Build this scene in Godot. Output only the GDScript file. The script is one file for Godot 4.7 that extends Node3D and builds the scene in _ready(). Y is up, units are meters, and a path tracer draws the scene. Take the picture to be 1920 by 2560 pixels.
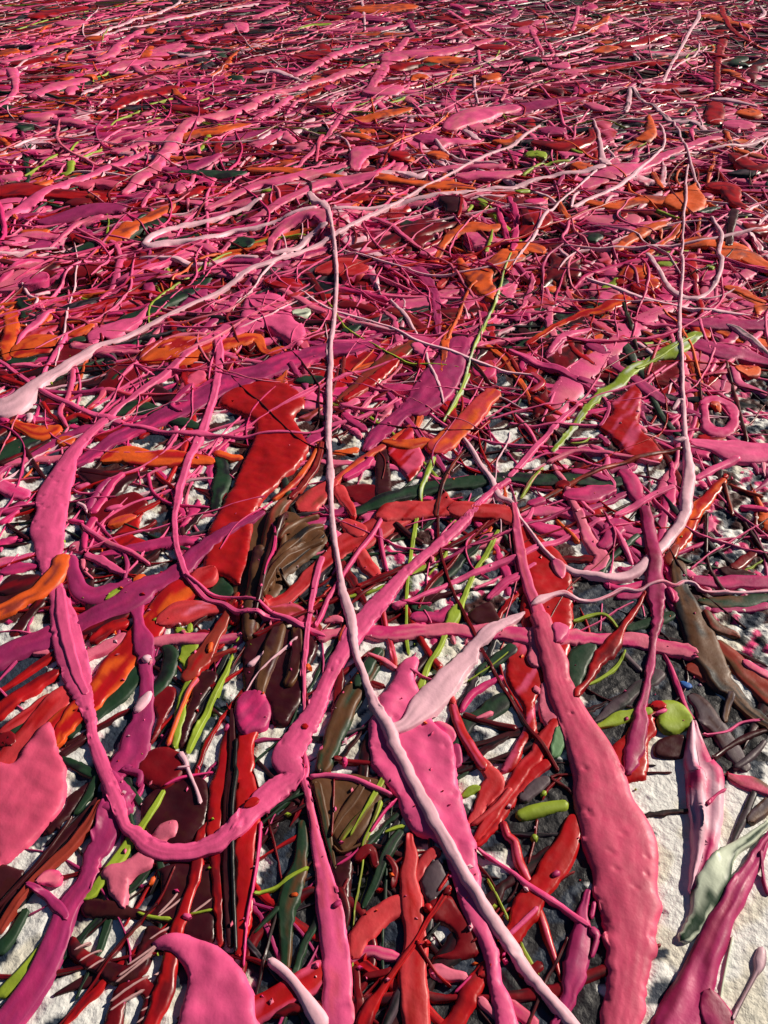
extends Node3D
# A drip painting lying flat in low sun, seen close up. Canvas coordinates below are millimetres (x across, z towards the camera is positive).

var MM := 0.001
var painting: Node3D
var palette := {}
var satin: StandardMaterial3D
var gloss: StandardMaterial3D
var canvas_material: StandardMaterial3D
var bump := FastNoiseLite.new()
var wave := FastNoiseLite.new()
var streak := FastNoiseLite.new()
var cells := FastNoiseLite.new()
var cell_tone := FastNoiseLite.new()
var crust := FastNoiseLite.new()
var rng := RandomNumberGenerator.new()
# how high the paint already stands: a fine grid in front, a coarse one behind
var near_h := PackedFloat32Array()
var far_h := PackedFloat32Array()
const NC := 1.6
const NX := 520
const NZ := 420
const FC := 7.0
const FX := 520
const FZ := 380
var used := {}
var kept := {}
var pending := {}
var last_part: Node3D = null
var merged := {}

func _ready() -> void:
	rng.seed = 11
	# ---- camera, sky, sun
	var cam := Camera3D.new()
	cam.name = "camera"
	cam.fov = 65.0
	cam.near = 0.01
	cam.far = 30.0
	add_child(cam)
	cam.position = Vector3(0, 0.3, 0)
	cam.rotation_degrees = Vector3(-40.0, 0, 0)
	cam.current = true
	var env := Environment.new()
	env.background_mode = Environment.BG_SKY
	var sm := ProceduralSkyMaterial.new()
	sm.sky_top_color = Color(0.30, 0.42, 0.62)
	sm.sky_horizon_color = Color(0.62, 0.68, 0.76)
	sm.ground_horizon_color = Color(0.30, 0.30, 0.30)
	sm.ground_bottom_color = Color(0.15, 0.15, 0.15)
	sm.sun_angle_max = 1.0
	var sky := Sky.new()
	sky.sky_material = sm
	env.sky = sky
	env.background_energy_multiplier = 0.2
	env.tonemap_mode = Environment.TONE_MAPPER_LINEAR
	env.tonemap_exposure = 1.18
	env.sdfgi_enabled = true
	env.ssao_enabled = true
	env.ssil_enabled = true
	var we := WorldEnvironment.new()
	we.name = "environment"
	we.environment = env
	add_child(we)
	var sun := DirectionalLight3D.new()
	sun.name = "sun"
	sun.light_energy = 1.6
	sun.light_angular_distance = 0.5
	sun.light_color = Color(1.0, 0.95, 0.88)
	sun.shadow_enabled = true
	add_child(sun)
	sun.look_at_from_position(Vector3(0.88, 0.55, -0.42), Vector3.ZERO, Vector3.UP)

	setup()
	painting = Node3D.new()
	painting.name = "drip_painting"
	painting.set_meta("label", "large drip painting of thick pink, red and pale pink poured paint strands over white canvas")
	painting.set_meta("category", "painting")
	add_child(painting)
	build_canvas()
	under_layers()
	poured_paint()
	flush_merged()

func setup() -> void:
	var p := {"pk": [228, 86, 140], "cx": [202, 58, 64], "co": [214, 80, 116], "dp": [212, 50, 116], "ro": [220, 106, 134], "pp": [236, 184, 200], "mg": [176, 46, 104], "pu": [158, 44, 100], "dm": [148, 30, 78],
		"rd": [176, 24, 28], "cr": [118, 17, 26], "mr": [62, 22, 27], "or": [226, 92, 34], "li": [146, 166, 50], "gr": [34, 60, 40], "br": [96, 62, 38], "bc": [150, 56, 44], "bk": [27, 26, 29],
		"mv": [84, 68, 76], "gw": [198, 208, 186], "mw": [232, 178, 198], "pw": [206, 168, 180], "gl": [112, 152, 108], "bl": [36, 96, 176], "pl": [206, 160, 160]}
	for k in p:
		palette[k] = Color8(p[k][0], p[k][1], p[k][2]).srgb_to_linear()
	bump.seed = 3
	bump.frequency = 0.11
	bump.fractal_octaves = 2
	wave.seed = 9
	wave.frequency = 0.03
	wave.fractal_octaves = 2
	streak.seed = 21
	streak.frequency = 1.0
	streak.fractal_octaves = 2
	cells.seed = 5
	cells.noise_type = FastNoiseLite.TYPE_CELLULAR
	cells.cellular_return_type = FastNoiseLite.RETURN_DISTANCE
	cells.fractal_type = FastNoiseLite.FRACTAL_NONE
	cells.frequency = 0.19
	cell_tone.seed = 5
	cell_tone.noise_type = FastNoiseLite.TYPE_CELLULAR
	cell_tone.cellular_return_type = FastNoiseLite.RETURN_CELL_VALUE
	cell_tone.fractal_type = FastNoiseLite.FRACTAL_NONE
	cell_tone.frequency = 0.19
	crust.seed = 31
	crust.frequency = 0.12
	crust.fractal_type = FastNoiseLite.FRACTAL_RIDGED
	crust.fractal_octaves = 2
	near_h.resize(NX * NZ)
	near_h.fill(0.6)
	far_h.resize(FX * FZ)
	far_h.fill(0.6)
	satin = paint_material(0.7, 0.18)
	gloss = paint_material(0.5, 0.14)
	canvas_material = paint_material(0.85, 1.0)

func paint_material(rough: float, relief: float) -> StandardMaterial3D:
	var m := StandardMaterial3D.new()
	m.vertex_color_use_as_albedo = true
	m.albedo_color = Color(1, 1, 1)
	m.roughness = rough
	m.metallic_specular = 0.45
	m.cull_mode = BaseMaterial3D.CULL_DISABLED
	var n := FastNoiseLite.new()
	n.seed = int(rough * 100)
	n.noise_type = FastNoiseLite.TYPE_SIMPLEX_SMOOTH
	n.frequency = 0.02
	n.fractal_octaves = 4
	n.fractal_gain = 0.55
	var t := NoiseTexture2D.new()
	t.width = 512
	t.height = 512
	t.seamless = true
	t.as_normal_map = true
	t.bump_strength = 6.0
	t.noise = n
	var rn := FastNoiseLite.new()
	rn.seed = 77
	rn.frequency = 0.012
	rn.fractal_octaves = 4
	var ramp := Gradient.new()
	ramp.set_color(0, Color(0.5, 0.5, 0.5))
	ramp.set_color(1, Color(1, 1, 1))
	var rt := NoiseTexture2D.new()
	rt.width = 512
	rt.height = 512
	rt.seamless = true
	rt.noise = rn
	rt.color_ramp = ramp
	m.roughness_texture = rt
	m.normal_enabled = true
	m.normal_texture = t
	m.normal_scale = relief
	m.uv1_triplanar = true
	m.uv1_world_triplanar = true
	m.uv1_scale = Vector3(22, 22, 22)
	return m

# ------------------------------------------------------------ the height of what is already there
func level(x: float, z: float) -> float:
	if z > -660.0 and absf(x) < 410.0:
		var i := clampi(int(x / NC) + 260, 0, NX - 1)
		var k := clampi(int(-z / NC), 0, NZ - 1)
		return near_h[k * NX + i]
	var i2 := clampi(int(x / FC) + 260, 0, FX - 1)
	var k2 := clampi(int(-z / FC), 0, FZ - 1)
	return far_h[k2 * FX + i2]

func raise(x: float, z: float, y: float) -> void:
	if z > -660.0 and absf(x) < 410.0:
		var i := clampi(int(x / NC) + 260, 0, NX - 2)
		var k := clampi(int(-z / NC), 0, NZ - 1)
		var a := k * NX + i
		if near_h[a] < y:
			near_h[a] = y
		if near_h[a + 1] < y:
			near_h[a + 1] = y
		return
	var i2 := clampi(int(x / FC) + 260, 0, FX - 1)
	var k2 := clampi(int(-z / FC), 0, FZ - 1)
	var b := k2 * FX + i2
	if far_h[b] < y:
		far_h[b] = y

# ------------------------------------------------------------ canvas
func polygons(a: Array) -> Array:
	var out := []
	for f in a:
		var q := PackedVector2Array()
		for i in range(0, f.size(), 2):
			q.append(Vector2(f[i], f[i + 1]))
		out.append(q)
	return out

func inside_any(ps: Array, q: Vector2) -> bool:
	for p in ps:
		if Geometry2D.is_point_in_polygon(q, p):
			return true
	return false

func build_canvas() -> void:
	var black := polygons([[-41.9, -82.8, -49.1, -133.6, -47.5, -172.2, -37, -191.2, -24.4, -176.3, 3.6, -151.1, 20.9, -142.1, 28.4, -176.3, 43.2, -174.2, 84.1, -202.6, 81.6, -142.1, 73.7, -82.8], [98.9, -308.7, 137.4, -294.9, 155.7, -275.4, 149.2, -212.1, 157.3, -189, 135.9, -182.6, 132.9, -212.1, 110.1, -202.6, 91.3, -189, 88.7, -227.1, 91.5, -254.4], [-48.6, -330.8, -15.3, -330.8, -11.8, -288.2, -25.3, -272.3, -43.7, -272.3], [140.2, -243.3, 149.7, -238.7, 156.2, -225.5, 170.4, -214.7, 161.6, -190.6, 151.3, -190.6, 144, -209, 138.7, -225.5]])
	var white := polygons([[16.1, -126.6, 25.5, -125, 24.9, -116.2, 16.2, -116.2], [36.5, -155.5, 49.1, -151.8, 48.2, -144.1, 37.2, -144.1], [30.6, -190.7, 39.5, -189.3, 37.4, -172.4, 31.4, -175.1], [-6.8, -168.4, 6.2, -169.7, 6, -154.3, -4.7, -153.1]])
	var navy := polygons([[-186.6, -247, -159.9, -252.6, -153.3, -234.2, -161.5, -229, -175.4, -217.1], [-121.4, -210.6, -116.2, -217.1, -111.5, -214.7, -115.3, -202.7, -119.7, -189.3, -123.5, -193.6], [-93.7, -243.3, -84.4, -248.8, -73.8, -256.5, -70.5, -234.2, -78.4, -209, -74.6, -190.6, -81.7, -190.6, -90.1, -217.1], [-93.8, -276.7, -77.9, -274.6, -73.8, -256.5, -86.9, -254.6], [-222.7, -410.7, -205.4, -424.1, -207.8, -394.6, -217.5, -400.9], [-172.9, -445.4, -153.2, -449.1, -139.3, -431.1, -157.7, -424.1], [-137.2, -156.8, -126.9, -168.4, -125.5, -165.8, -130.6, -160.6, -134, -154.3]])
	var pebble := polygons([[0.1, -346.5, 71.8, -350.6, 77.7, -298.3, 50.8, -248.7, 15.9, -260.2, 5, -301.7], [154.5, -385.2, 236.2, -394.4, 217.7, -285, 173.1, -222, 161, -248.7, 158.5, -285, 152.6, -334.6], [192.1, -550.5, 262.8, -550.5, 281.2, -504.9, 240.1, -394.6, 197.5, -410.7, 181.9, -464.2]])
	var calm := polygons([[112.4, -212.3, 132.6, -216.4, 148.3, -182.1, 168.3, -168.4, 132.7, -79.6, 107.4, -79.6, 111.9, -106.3, 97.4, -111.2, 100.2, -132.1]])
	var c_white := Color8(230, 230, 227).srgb_to_linear()
	var c_cream := Color8(214, 210, 196).srgb_to_linear()
	var c_black := Color8(30, 31, 34).srgb_to_linear()
	var c_navy := Color8(42, 52, 68).srgb_to_linear()
	var c_grey := Color8(150, 152, 160).srgb_to_linear()
	var c_pink: Color = palette["dp"]
	var c_maroon: Color = palette["mr"]
	var mesh := ArrayMesh.new()
	for part in 2:
		var st := 1.2 if part == 0 else 12.0
		var x0 := -300.0 if part == 0 else -1800.0
		var x1 := 300.0 if part == 0 else 1800.0
		var z0 := -60.0 if part == 0 else 400.0
		var z1 := -520.0 if part == 0 else -3400.0
		var nx := int((x1 - x0) / st)
		var nz := int((z0 - z1) / st)
		var v := PackedVector3Array()
		var c := PackedColorArray()
		for k in nz + 1:
			for i in nx + 1:
				var x := x0 + i * st
				var z := z0 - k * st
				var q := Vector2(x + 7.0 * wave.get_noise_2d(x * 3.0, z * 3.0), z + 7.0 * wave.get_noise_2d(z * 3.0, x * 3.0 + 400.0))
				var y := 0.0
				var col := c_white
				if part == 1:
					y = -3.0 if (absf(x) < 285.0 and z < -75.0 and z > -505.0) else 0.0
					var n := wave.get_noise_2d(x, z) + 0.6 * bump.get_noise_2d(x * 0.6, z * 0.6)
					col = c_maroon if n > -0.05 else c_black
				else:
					# knife strokes run slantwise
					var u := x * 0.82 - z * 0.57
					var w := x * 0.57 + z * 0.82
					y = 1.0 * crust.get_noise_2d(u * 0.35, w * 0.7) + 0.35 * bump.get_noise_2d(x * 1.3, z * 1.3)
					if inside_any(calm, q):
						y = 0.3 * crust.get_noise_2d(u * 0.4, w * 0.8) + 0.15 * bump.get_noise_2d(x * 1.4, z * 1.4)
					var tone := bump.get_noise_2d(x * 0.35 + 900.0, z * 0.35)
					if tone > 0.08:
						col = c_white.lerp(c_cream, clampf((tone - 0.08) * 5.0, 0.0, 1.0))
					var peb := inside_any(pebble, q)
					if peb:
						var d := cells.get_noise_2d(x, z)
						y = 1.6 - 2.6 * clampf(d + 1.0, 0.0, 1.0)
						var tv := cell_tone.get_noise_2d(x, z)
						if tv > 0.45:
							col = c_pink
						elif tv > 0.25 and x > 120.0:
							col = c_black
					if inside_any(black, q) and not inside_any(white, q):
						col = c_black
						y = 0.9 * crust.get_noise_2d(u * 0.5, w * 0.7) + 0.4 - 0.6 * clampf(cells.get_noise_2d(x * 0.8 + 6.0 * bump.get_noise_2d(x * 0.5, z * 0.5), z * 0.8) + 1.0, 0.0, 1.0)
						if bump.get_noise_2d(u * 0.3 + 77.0, w * 0.6) > 0.2:
							col = c_navy
					elif inside_any(navy, q):
						col = c_navy
						y = 0.7 * bump.get_noise_2d(u * 0.3, w * 1.2)
					else:
						var s := bump.get_noise_2d(u * 0.28 + 300.0, w * 0.5 + 50.0)
						if s > 0.2 and not inside_any(calm, q):
							col = col.lerp(c_navy, smoothstep(0.2, 0.28, s))
							y -= 0.5 * smoothstep(0.2, 0.34, s)
						if z < -270.0 and bump.get_noise_2d(u * 0.25 - 200.0, w * 0.5) > 0.1 - clampf((-z - 380.0) / 500.0, 0.0, 0.6):
							col = c_maroon if s < 0.2 else c_navy
				v.append(Vector3(x, y, z) * MM)
				c.append(col)
		commit_grid(mesh, v, c, nx + 1, nz + 1, true)
		mesh.surface_set_material(part, canvas_material)
	var m := MeshInstance3D.new()
	m.name = "canvas"
	m.mesh = mesh
	m.set_meta("label", "rough white primed canvas with pitted black and slate patches")
	painting.add_child(m, true)

func grid_normals(v: PackedVector3Array, w: int, h: int, flip: bool) -> PackedVector3Array:
	var n := PackedVector3Array()
	n.resize(v.size())
	var sg := -1.0 if flip else 1.0
	for k in h:
		var ka := maxi(k - 1, 0) * w
		var kb := mini(k + 1, h - 1) * w
		for i in w:
			var dx := v[k * w + mini(i + 1, w - 1)] - v[k * w + maxi(i - 1, 0)]
			var dz := v[kb + i] - v[ka + i]
			var q := dx.cross(dz) * sg
			n[k * w + i] = q.normalized() if q.length_squared() > 1e-20 else Vector3.UP
	return n

func grid_index(w: int, h: int, flip: bool, base: int = 0) -> PackedInt32Array:
	var ix := PackedInt32Array()
	ix.resize((w - 1) * (h - 1) * 6)
	var o := 0
	for k in h - 1:
		for i in w - 1:
			var a := base + k * w + i
			var b := a + 1
			var d := a + w
			var e := d + 1
			if flip:
				ix[o] = a; ix[o + 1] = d; ix[o + 2] = b; ix[o + 3] = b; ix[o + 4] = d; ix[o + 5] = e
			else:
				ix[o] = a; ix[o + 1] = b; ix[o + 2] = d; ix[o + 3] = b; ix[o + 4] = e; ix[o + 5] = d
			o += 6
	return ix

func commit_grid(mesh: ArrayMesh, v: PackedVector3Array, c: PackedColorArray, w: int, h: int, up: bool) -> void:
	var n := grid_normals(v, w, h, false)
	var flip := false
	if n[(h / 2) * w + w / 2].y < 0.0:
		flip = true
		for i in n.size():
			n[i] = -n[i]
	var a := []
	a.resize(Mesh.ARRAY_MAX)
	a[Mesh.ARRAY_VERTEX] = v
	a[Mesh.ARRAY_NORMAL] = n
	a[Mesh.ARRAY_COLOR] = c
	a[Mesh.ARRAY_INDEX] = grid_index(w, h, not flip)
	mesh.add_surface_from_arrays(Mesh.PRIMITIVE_TRIANGLES, a)

# ------------------------------------------------------------ poured paint
func put(called: String, mesh: ArrayMesh, mat: Material, label: String) -> void:
	mesh.surface_set_material(0, mat)
	var m := MeshInstance3D.new()
	var k: int = used.get(called, 0)
	used[called] = k + 1
	m.name = called if k == 0 else "%s_%03d" % [called, k]
	m.mesh = mesh
	if label != "":
		m.set_meta("label", label)
	painting.add_child(m, true)
	last_part = m

func keep(id: String) -> void:
	kept[id] = last_part
	for m in pending.get(id, []):
		painting.remove_child(m)
		last_part.add_child(m, true)

func stash(id: String) -> void:
	if not pending.has(id):
		pending[id] = []
	pending[id].append(last_part)

func shiny(col: String) -> Material:
	return gloss if col in ["rd", "cr", "mr", "bc", "bk"] else satin

# a strand of paint laid over whatever is there; f = [x, z, width, ...] in mm
func strand(called: String, col: String, mix: String, prof: String, tall: float, fine: int, f: Array, label: String = "", into: String = "", ragged: float = 1.0) -> void:
	var n := f.size() / 3
	var dist := 0.0
	var wmax := 0.0
	for i in n:
		dist += sqrt(f[i * 3] * f[i * 3] + f[i * 3 + 1] * f[i * 3 + 1] + 90000.0) / n
		wmax = maxf(wmax, f[i * 3 + 2])
	var step := clampf(dist * 0.0042, 1.5, 12.0)
	if fine > 0:
		step = 1.15
	if fine == 0:
		step = maxf(step, minf(wmax * 0.12, 2.2))
	if prof == "f" and into == "" and n > 3:
		f = f.duplicate()
		var e0 := Vector2(f[0] - f[3], f[1] - f[4]).normalized() * minf(f[2] * 0.45, 9.0)
		f[0] += e0.x; f[1] += e0.y
		var z_ := f.size() - 3
		var e1 := Vector2(f[z_] - f[z_ - 3], f[z_ + 1] - f[z_ - 2]).normalized() * minf(f[z_ + 2] * 0.45, 9.0)
		f[z_] += e1.x; f[z_ + 1] += e1.y
	if into != "":
		step *= 1.7
	var px := PackedFloat32Array()
	var pz := PackedFloat32Array()
	var pw := PackedFloat32Array()
	for i in n - 1:
		var a := maxi(i - 1, 0) * 3
		var b := i * 3
		var c := (i + 1) * 3
		var d := mini(i + 2, n - 1) * 3
		var seg := Vector2(f[c] - f[b], f[c + 1] - f[b + 1]).length()
		var cnt := maxi(1, int(ceil(seg / step)))
		for s in cnt + (1 if i == n - 2 else 0):
			var t := float(s) / cnt
			px.append(cubic_interpolate(f[b], f[c], f[a], f[d], t))
			pz.append(cubic_interpolate(f[b + 1], f[c + 1], f[a + 1], f[d + 1], t))
			pw.append(maxf(0.6, cubic_interpolate(f[b + 2], f[c + 2], f[a + 2], f[d + 2], t)))
	var N := px.size()
	if N < 3:
		return
	var M := clampi(int(wmax / (step * 0.8)), 6, 46)
	if into != "":
		M = 4
	var run := PackedFloat32Array()
	run.resize(N)
	for i in range(1, N):
		run[i] = run[i - 1] + Vector2(px[i] - px[i - 1], pz[i] - pz[i - 1]).length()
	var total := run[N - 1]
	# wandering edges
	var ph := rng.randf() * 1000.0
	var wob0 := 0.15 if prof == "f" else (0.08 if prof == "b" else 0.07)
	var sh := PackedFloat32Array()
	var pr := PackedFloat32Array()
	for j in M + 1:
		var t := -1.0 + 2.0 * j / M
		var s := sin(t * PI * 0.5) if M < 9 else lerpf(t, sin(t * PI * 0.5), 0.75)
		sh.append(s)
		var p := 0.0
		match prof:
			"f":
				p = pow(maxf(0.0, 1.0 - pow(absf(s), 3.5)), 0.55)
			"t":
				p = pow(maxf(0.0, 1.0 - s * s), 0.5) * (1.0 - 0.5 * exp(-pow((s + 0.06) / 0.2, 2.0)))
			_:
				p = pow(maxf(0.0, 1.0 - s * s), 0.5)
		pr.append(p)
	var X := PackedFloat32Array()
	var Z := PackedFloat32Array()
	var HB := PackedFloat32Array()
	X.resize(N * (M + 1)); Z.resize(N * (M + 1)); HB.resize(N * (M + 1))
	var base := PackedFloat32Array()
	var capf := PackedFloat32Array()
	base.resize(N); capf.resize(N)
	for i in N:
		var ia := maxi(i - 1, 0)
		var ib := mini(i + 1, N - 1)
		var tx := px[ib] - px[ia]
		var tz := pz[ib] - pz[ia]
		var l := maxf(sqrt(tx * tx + tz * tz), 1e-4)
		tx /= l; tz /= l
		var w := pw[i]
		var r := w * 0.5
		var cap := 1.0
		var de := minf(run[i], total - run[i])
		if de < r:
			var qd := 1.0 - de / r
			cap = sqrt(maxf(0.0, 1.0 - qd * qd))
		capf[i] = cap
		var wob := wob0 * ragged * clampf(11.0 / w, 0.3, 1.0)
		var wl := 1.0 + minf(wob * 1.6, 3.0 / w) * streak.get_noise_2d(run[i] / (w * 1.5 + 9.0), ph)
		var bend := minf(w * wob * 0.9, 0.9) * streak.get_noise_2d(run[i] / (w * 1.2 + 6.0), ph + 50.0)
		var mx := -1e9
		var mean := 0.0
		var cnt2 := 0
		for j in M + 1:
			var s := sh[j]
			var e := 1.0
			if s < 0.0:
				e += minf(wob, 1.6 / w) * streak.get_noise_2d(run[i] / (w * 0.7 + 5.0), ph + 100.0)
			else:
				e += minf(wob, 1.6 / w) * streak.get_noise_2d(run[i] / (w * 0.7 + 5.0), ph + 200.0)
			var off := s * r * cap * wl * e + bend
			var xx := px[i] - tz * off
			var zz := pz[i] + tx * off
			var a := i * (M + 1) + j
			X[a] = xx
			Z[a] = zz
			var hb := level(xx, zz)
			HB[a] = hb
			if absf(s) < 0.85:
				mean += hb
				cnt2 += 1
				mx = maxf(mx, hb)
		mean /= maxi(cnt2, 1)
		base[i] = mean * 0.45 + mx * 0.55
	# paint spans small dips
	var k2 := clampi(int(9.0 / step), 1, 7)
	var HS := HB.duplicate()
	if M > 6:
		for j in range(1, M):
			for i in N:
				var acc := 0.0
				var cc := 0
				for q in range(maxi(0, i - k2), mini(N - 1, i + k2) + 1):
					acc += HB[q * (M + 1) + j]
					cc += 1
				HS[i * (M + 1) + j] = acc / cc
	var win := clampi(int(maxf(wmax * 0.6, 5.0) / step), 1, 12)
	for pass_ in 2:
		var sm := base.duplicate()
		for i in N:
			var acc := 0.0
			var cc := 0
			for q in range(maxi(0, i - win), mini(N - 1, i + win) + 1):
				acc += base[q]
				cc += 1
			sm[i] = maxf(acc / cc, base[i] - 1.2)
		base = sm
	var v := PackedVector3Array()
	var cl := PackedColorArray()
	v.resize(N * (M + 1)); cl.resize(N * (M + 1))
	var c1: Color = palette[col]
	var c2: Color = palette[mix]
	var tint := rng.randf_range(0.9, 1.08)
	var amt := 0.0 if col == mix else 1.0
	var crease := 0.5 if col in ["mg", "dm", "br", "mw", "bc", "mr"] else (0.06 if fine > 0 else 0.22)
	for i in N:
		var w := pw[i]
		var h := 0.0
		match prof:
			"f":
				h = minf(0.045 * w + 0.5, 1.7)
			"t":
				h = minf(0.26 * w + 0.25, 1.0 + 0.06 * w)
			_:
				h = minf(0.3 * w + 0.25, 1.0 + 0.07 * w)
		h *= tall * (1.0 + (clampf((dist - 700.0) / 600.0, 0.0, 1.0) if prof == "f" else 0.0)) * (0.35 + 0.65 * capf[i])
		var drape := clampf(w / 36.0, 0.0, 0.38 if fine == 0 else 0.12)
		for j in M + 1:
			var a := i * (M + 1) + j
			var xx := X[a]
			var zz := Z[a]
			var hb := HB[a]
			var y := 0.0
			if j == 0 or j == M:
				y = hb - 0.8
			else:
				var p := pr[j]
				var lump := 1.0 + 0.03 * wave.get_noise_2d(xx * 3.0 + ph, zz * 3.0) + (0.1 if fine > 0 else 0.22) * wave.get_noise_2d(xx * 1.6, zz * 1.6 + ph)
				lump += crease * streak.get_noise_2d(run[i] / 45.0 + ph, sh[j] * 2.6 + ph * 0.7)
				y = lerpf(base[i], (HS[a] + HS[a - 1] + HS[a + 1]) / 3.0, drape) + h * p * lump
				y = maxf(y, hb + 0.12 * h * p + 0.08)
				y += 0.07 * bump.get_noise_2d(xx * 1.4, zz * 1.4) * minf(1.0, w / 6.0)
				if fine > 0:
					var d := cells.get_noise_2d(xx * 0.55 + ph, zz * 0.55) + 1.0
					if d < 0.16 and cell_tone.get_noise_2d(xx * 0.55 + ph, zz * 0.55) > 0.1:
						y -= 0.7 * (1.0 - d / 0.16)
				raise(xx, zz, y)
			v[a] = Vector3(xx * MM, y * MM, zz * MM)
			var k := 0.0
			if amt > 0.0:
				k = smoothstep(0.02, 0.34, streak.get_noise_2d(run[i] / 40.0 + ph, sh[j] * 0.9 + ph * 0.3) + 0.35 * streak.get_noise_2d(run[i] / 14.0, sh[j] * 3.0 + ph))
			cl[a] = c1.lerp(c2, k) * (tint * (1.0 + 0.3 * streak.get_noise_2d(run[i] / 22.0 + ph * 1.7, sh[j] * 1.8 + ph)))
			cl[a].a = 1.0
	if into != "":
		add_merged(into, v, cl, M + 1, N)
		return
	var mesh := ArrayMesh.new()
	commit_grid(mesh, v, cl, M + 1, N, true)
	put(called, mesh, shiny(col), label)

func add_merged(key: String, v: PackedVector3Array, c: PackedColorArray, w: int, h: int) -> void:
	if not merged.has(key):
		merged[key] = {"v": [], "c": [], "w": [], "h": []}
	merged[key].v.append(v)
	merged[key].c.append(c)
	merged[key].w.append(w)
	merged[key].h.append(h)

func flush_merged() -> void:

	for key in merged:
		var g = merged[key]
		var v := PackedVector3Array()
		var c := PackedColorArray()
		var n := PackedVector3Array()
		var ix := PackedInt32Array()
		for q in g.v.size():
			var vv: PackedVector3Array = g.v[q]
			var nn := grid_normals(vv, g.w[q], g.h[q], false)
			var flip := false
			if nn[(g.h[q] / 2) * g.w[q] + g.w[q] / 2].y < 0.0:
				flip = true
				for i in nn.size():
					nn[i] = -nn[i]
			ix.append_array(grid_index(g.w[q], g.h[q], not flip, v.size()))
			v.append_array(vv)
			c.append_array(g.c[q])
			n.append_array(nn)
		var a := []
		a.resize(Mesh.ARRAY_MAX)
		a[Mesh.ARRAY_VERTEX] = v
		a[Mesh.ARRAY_NORMAL] = n
		a[Mesh.ARRAY_COLOR] = c
		a[Mesh.ARRAY_INDEX] = ix
		var mesh := ArrayMesh.new()
		mesh.add_surface_from_arrays(Mesh.PRIMITIVE_TRIANGLES, a)
		mesh.surface_set_material(0, gloss if key.begins_with("red") or key.begins_with("crimson") or key.begins_with("maroon") else satin)
		var m := MeshInstance3D.new()
		m.name = key
		m.mesh = mesh
		m.set_meta("kind", "stuff")
		painting.add_child(m, true)

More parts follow.
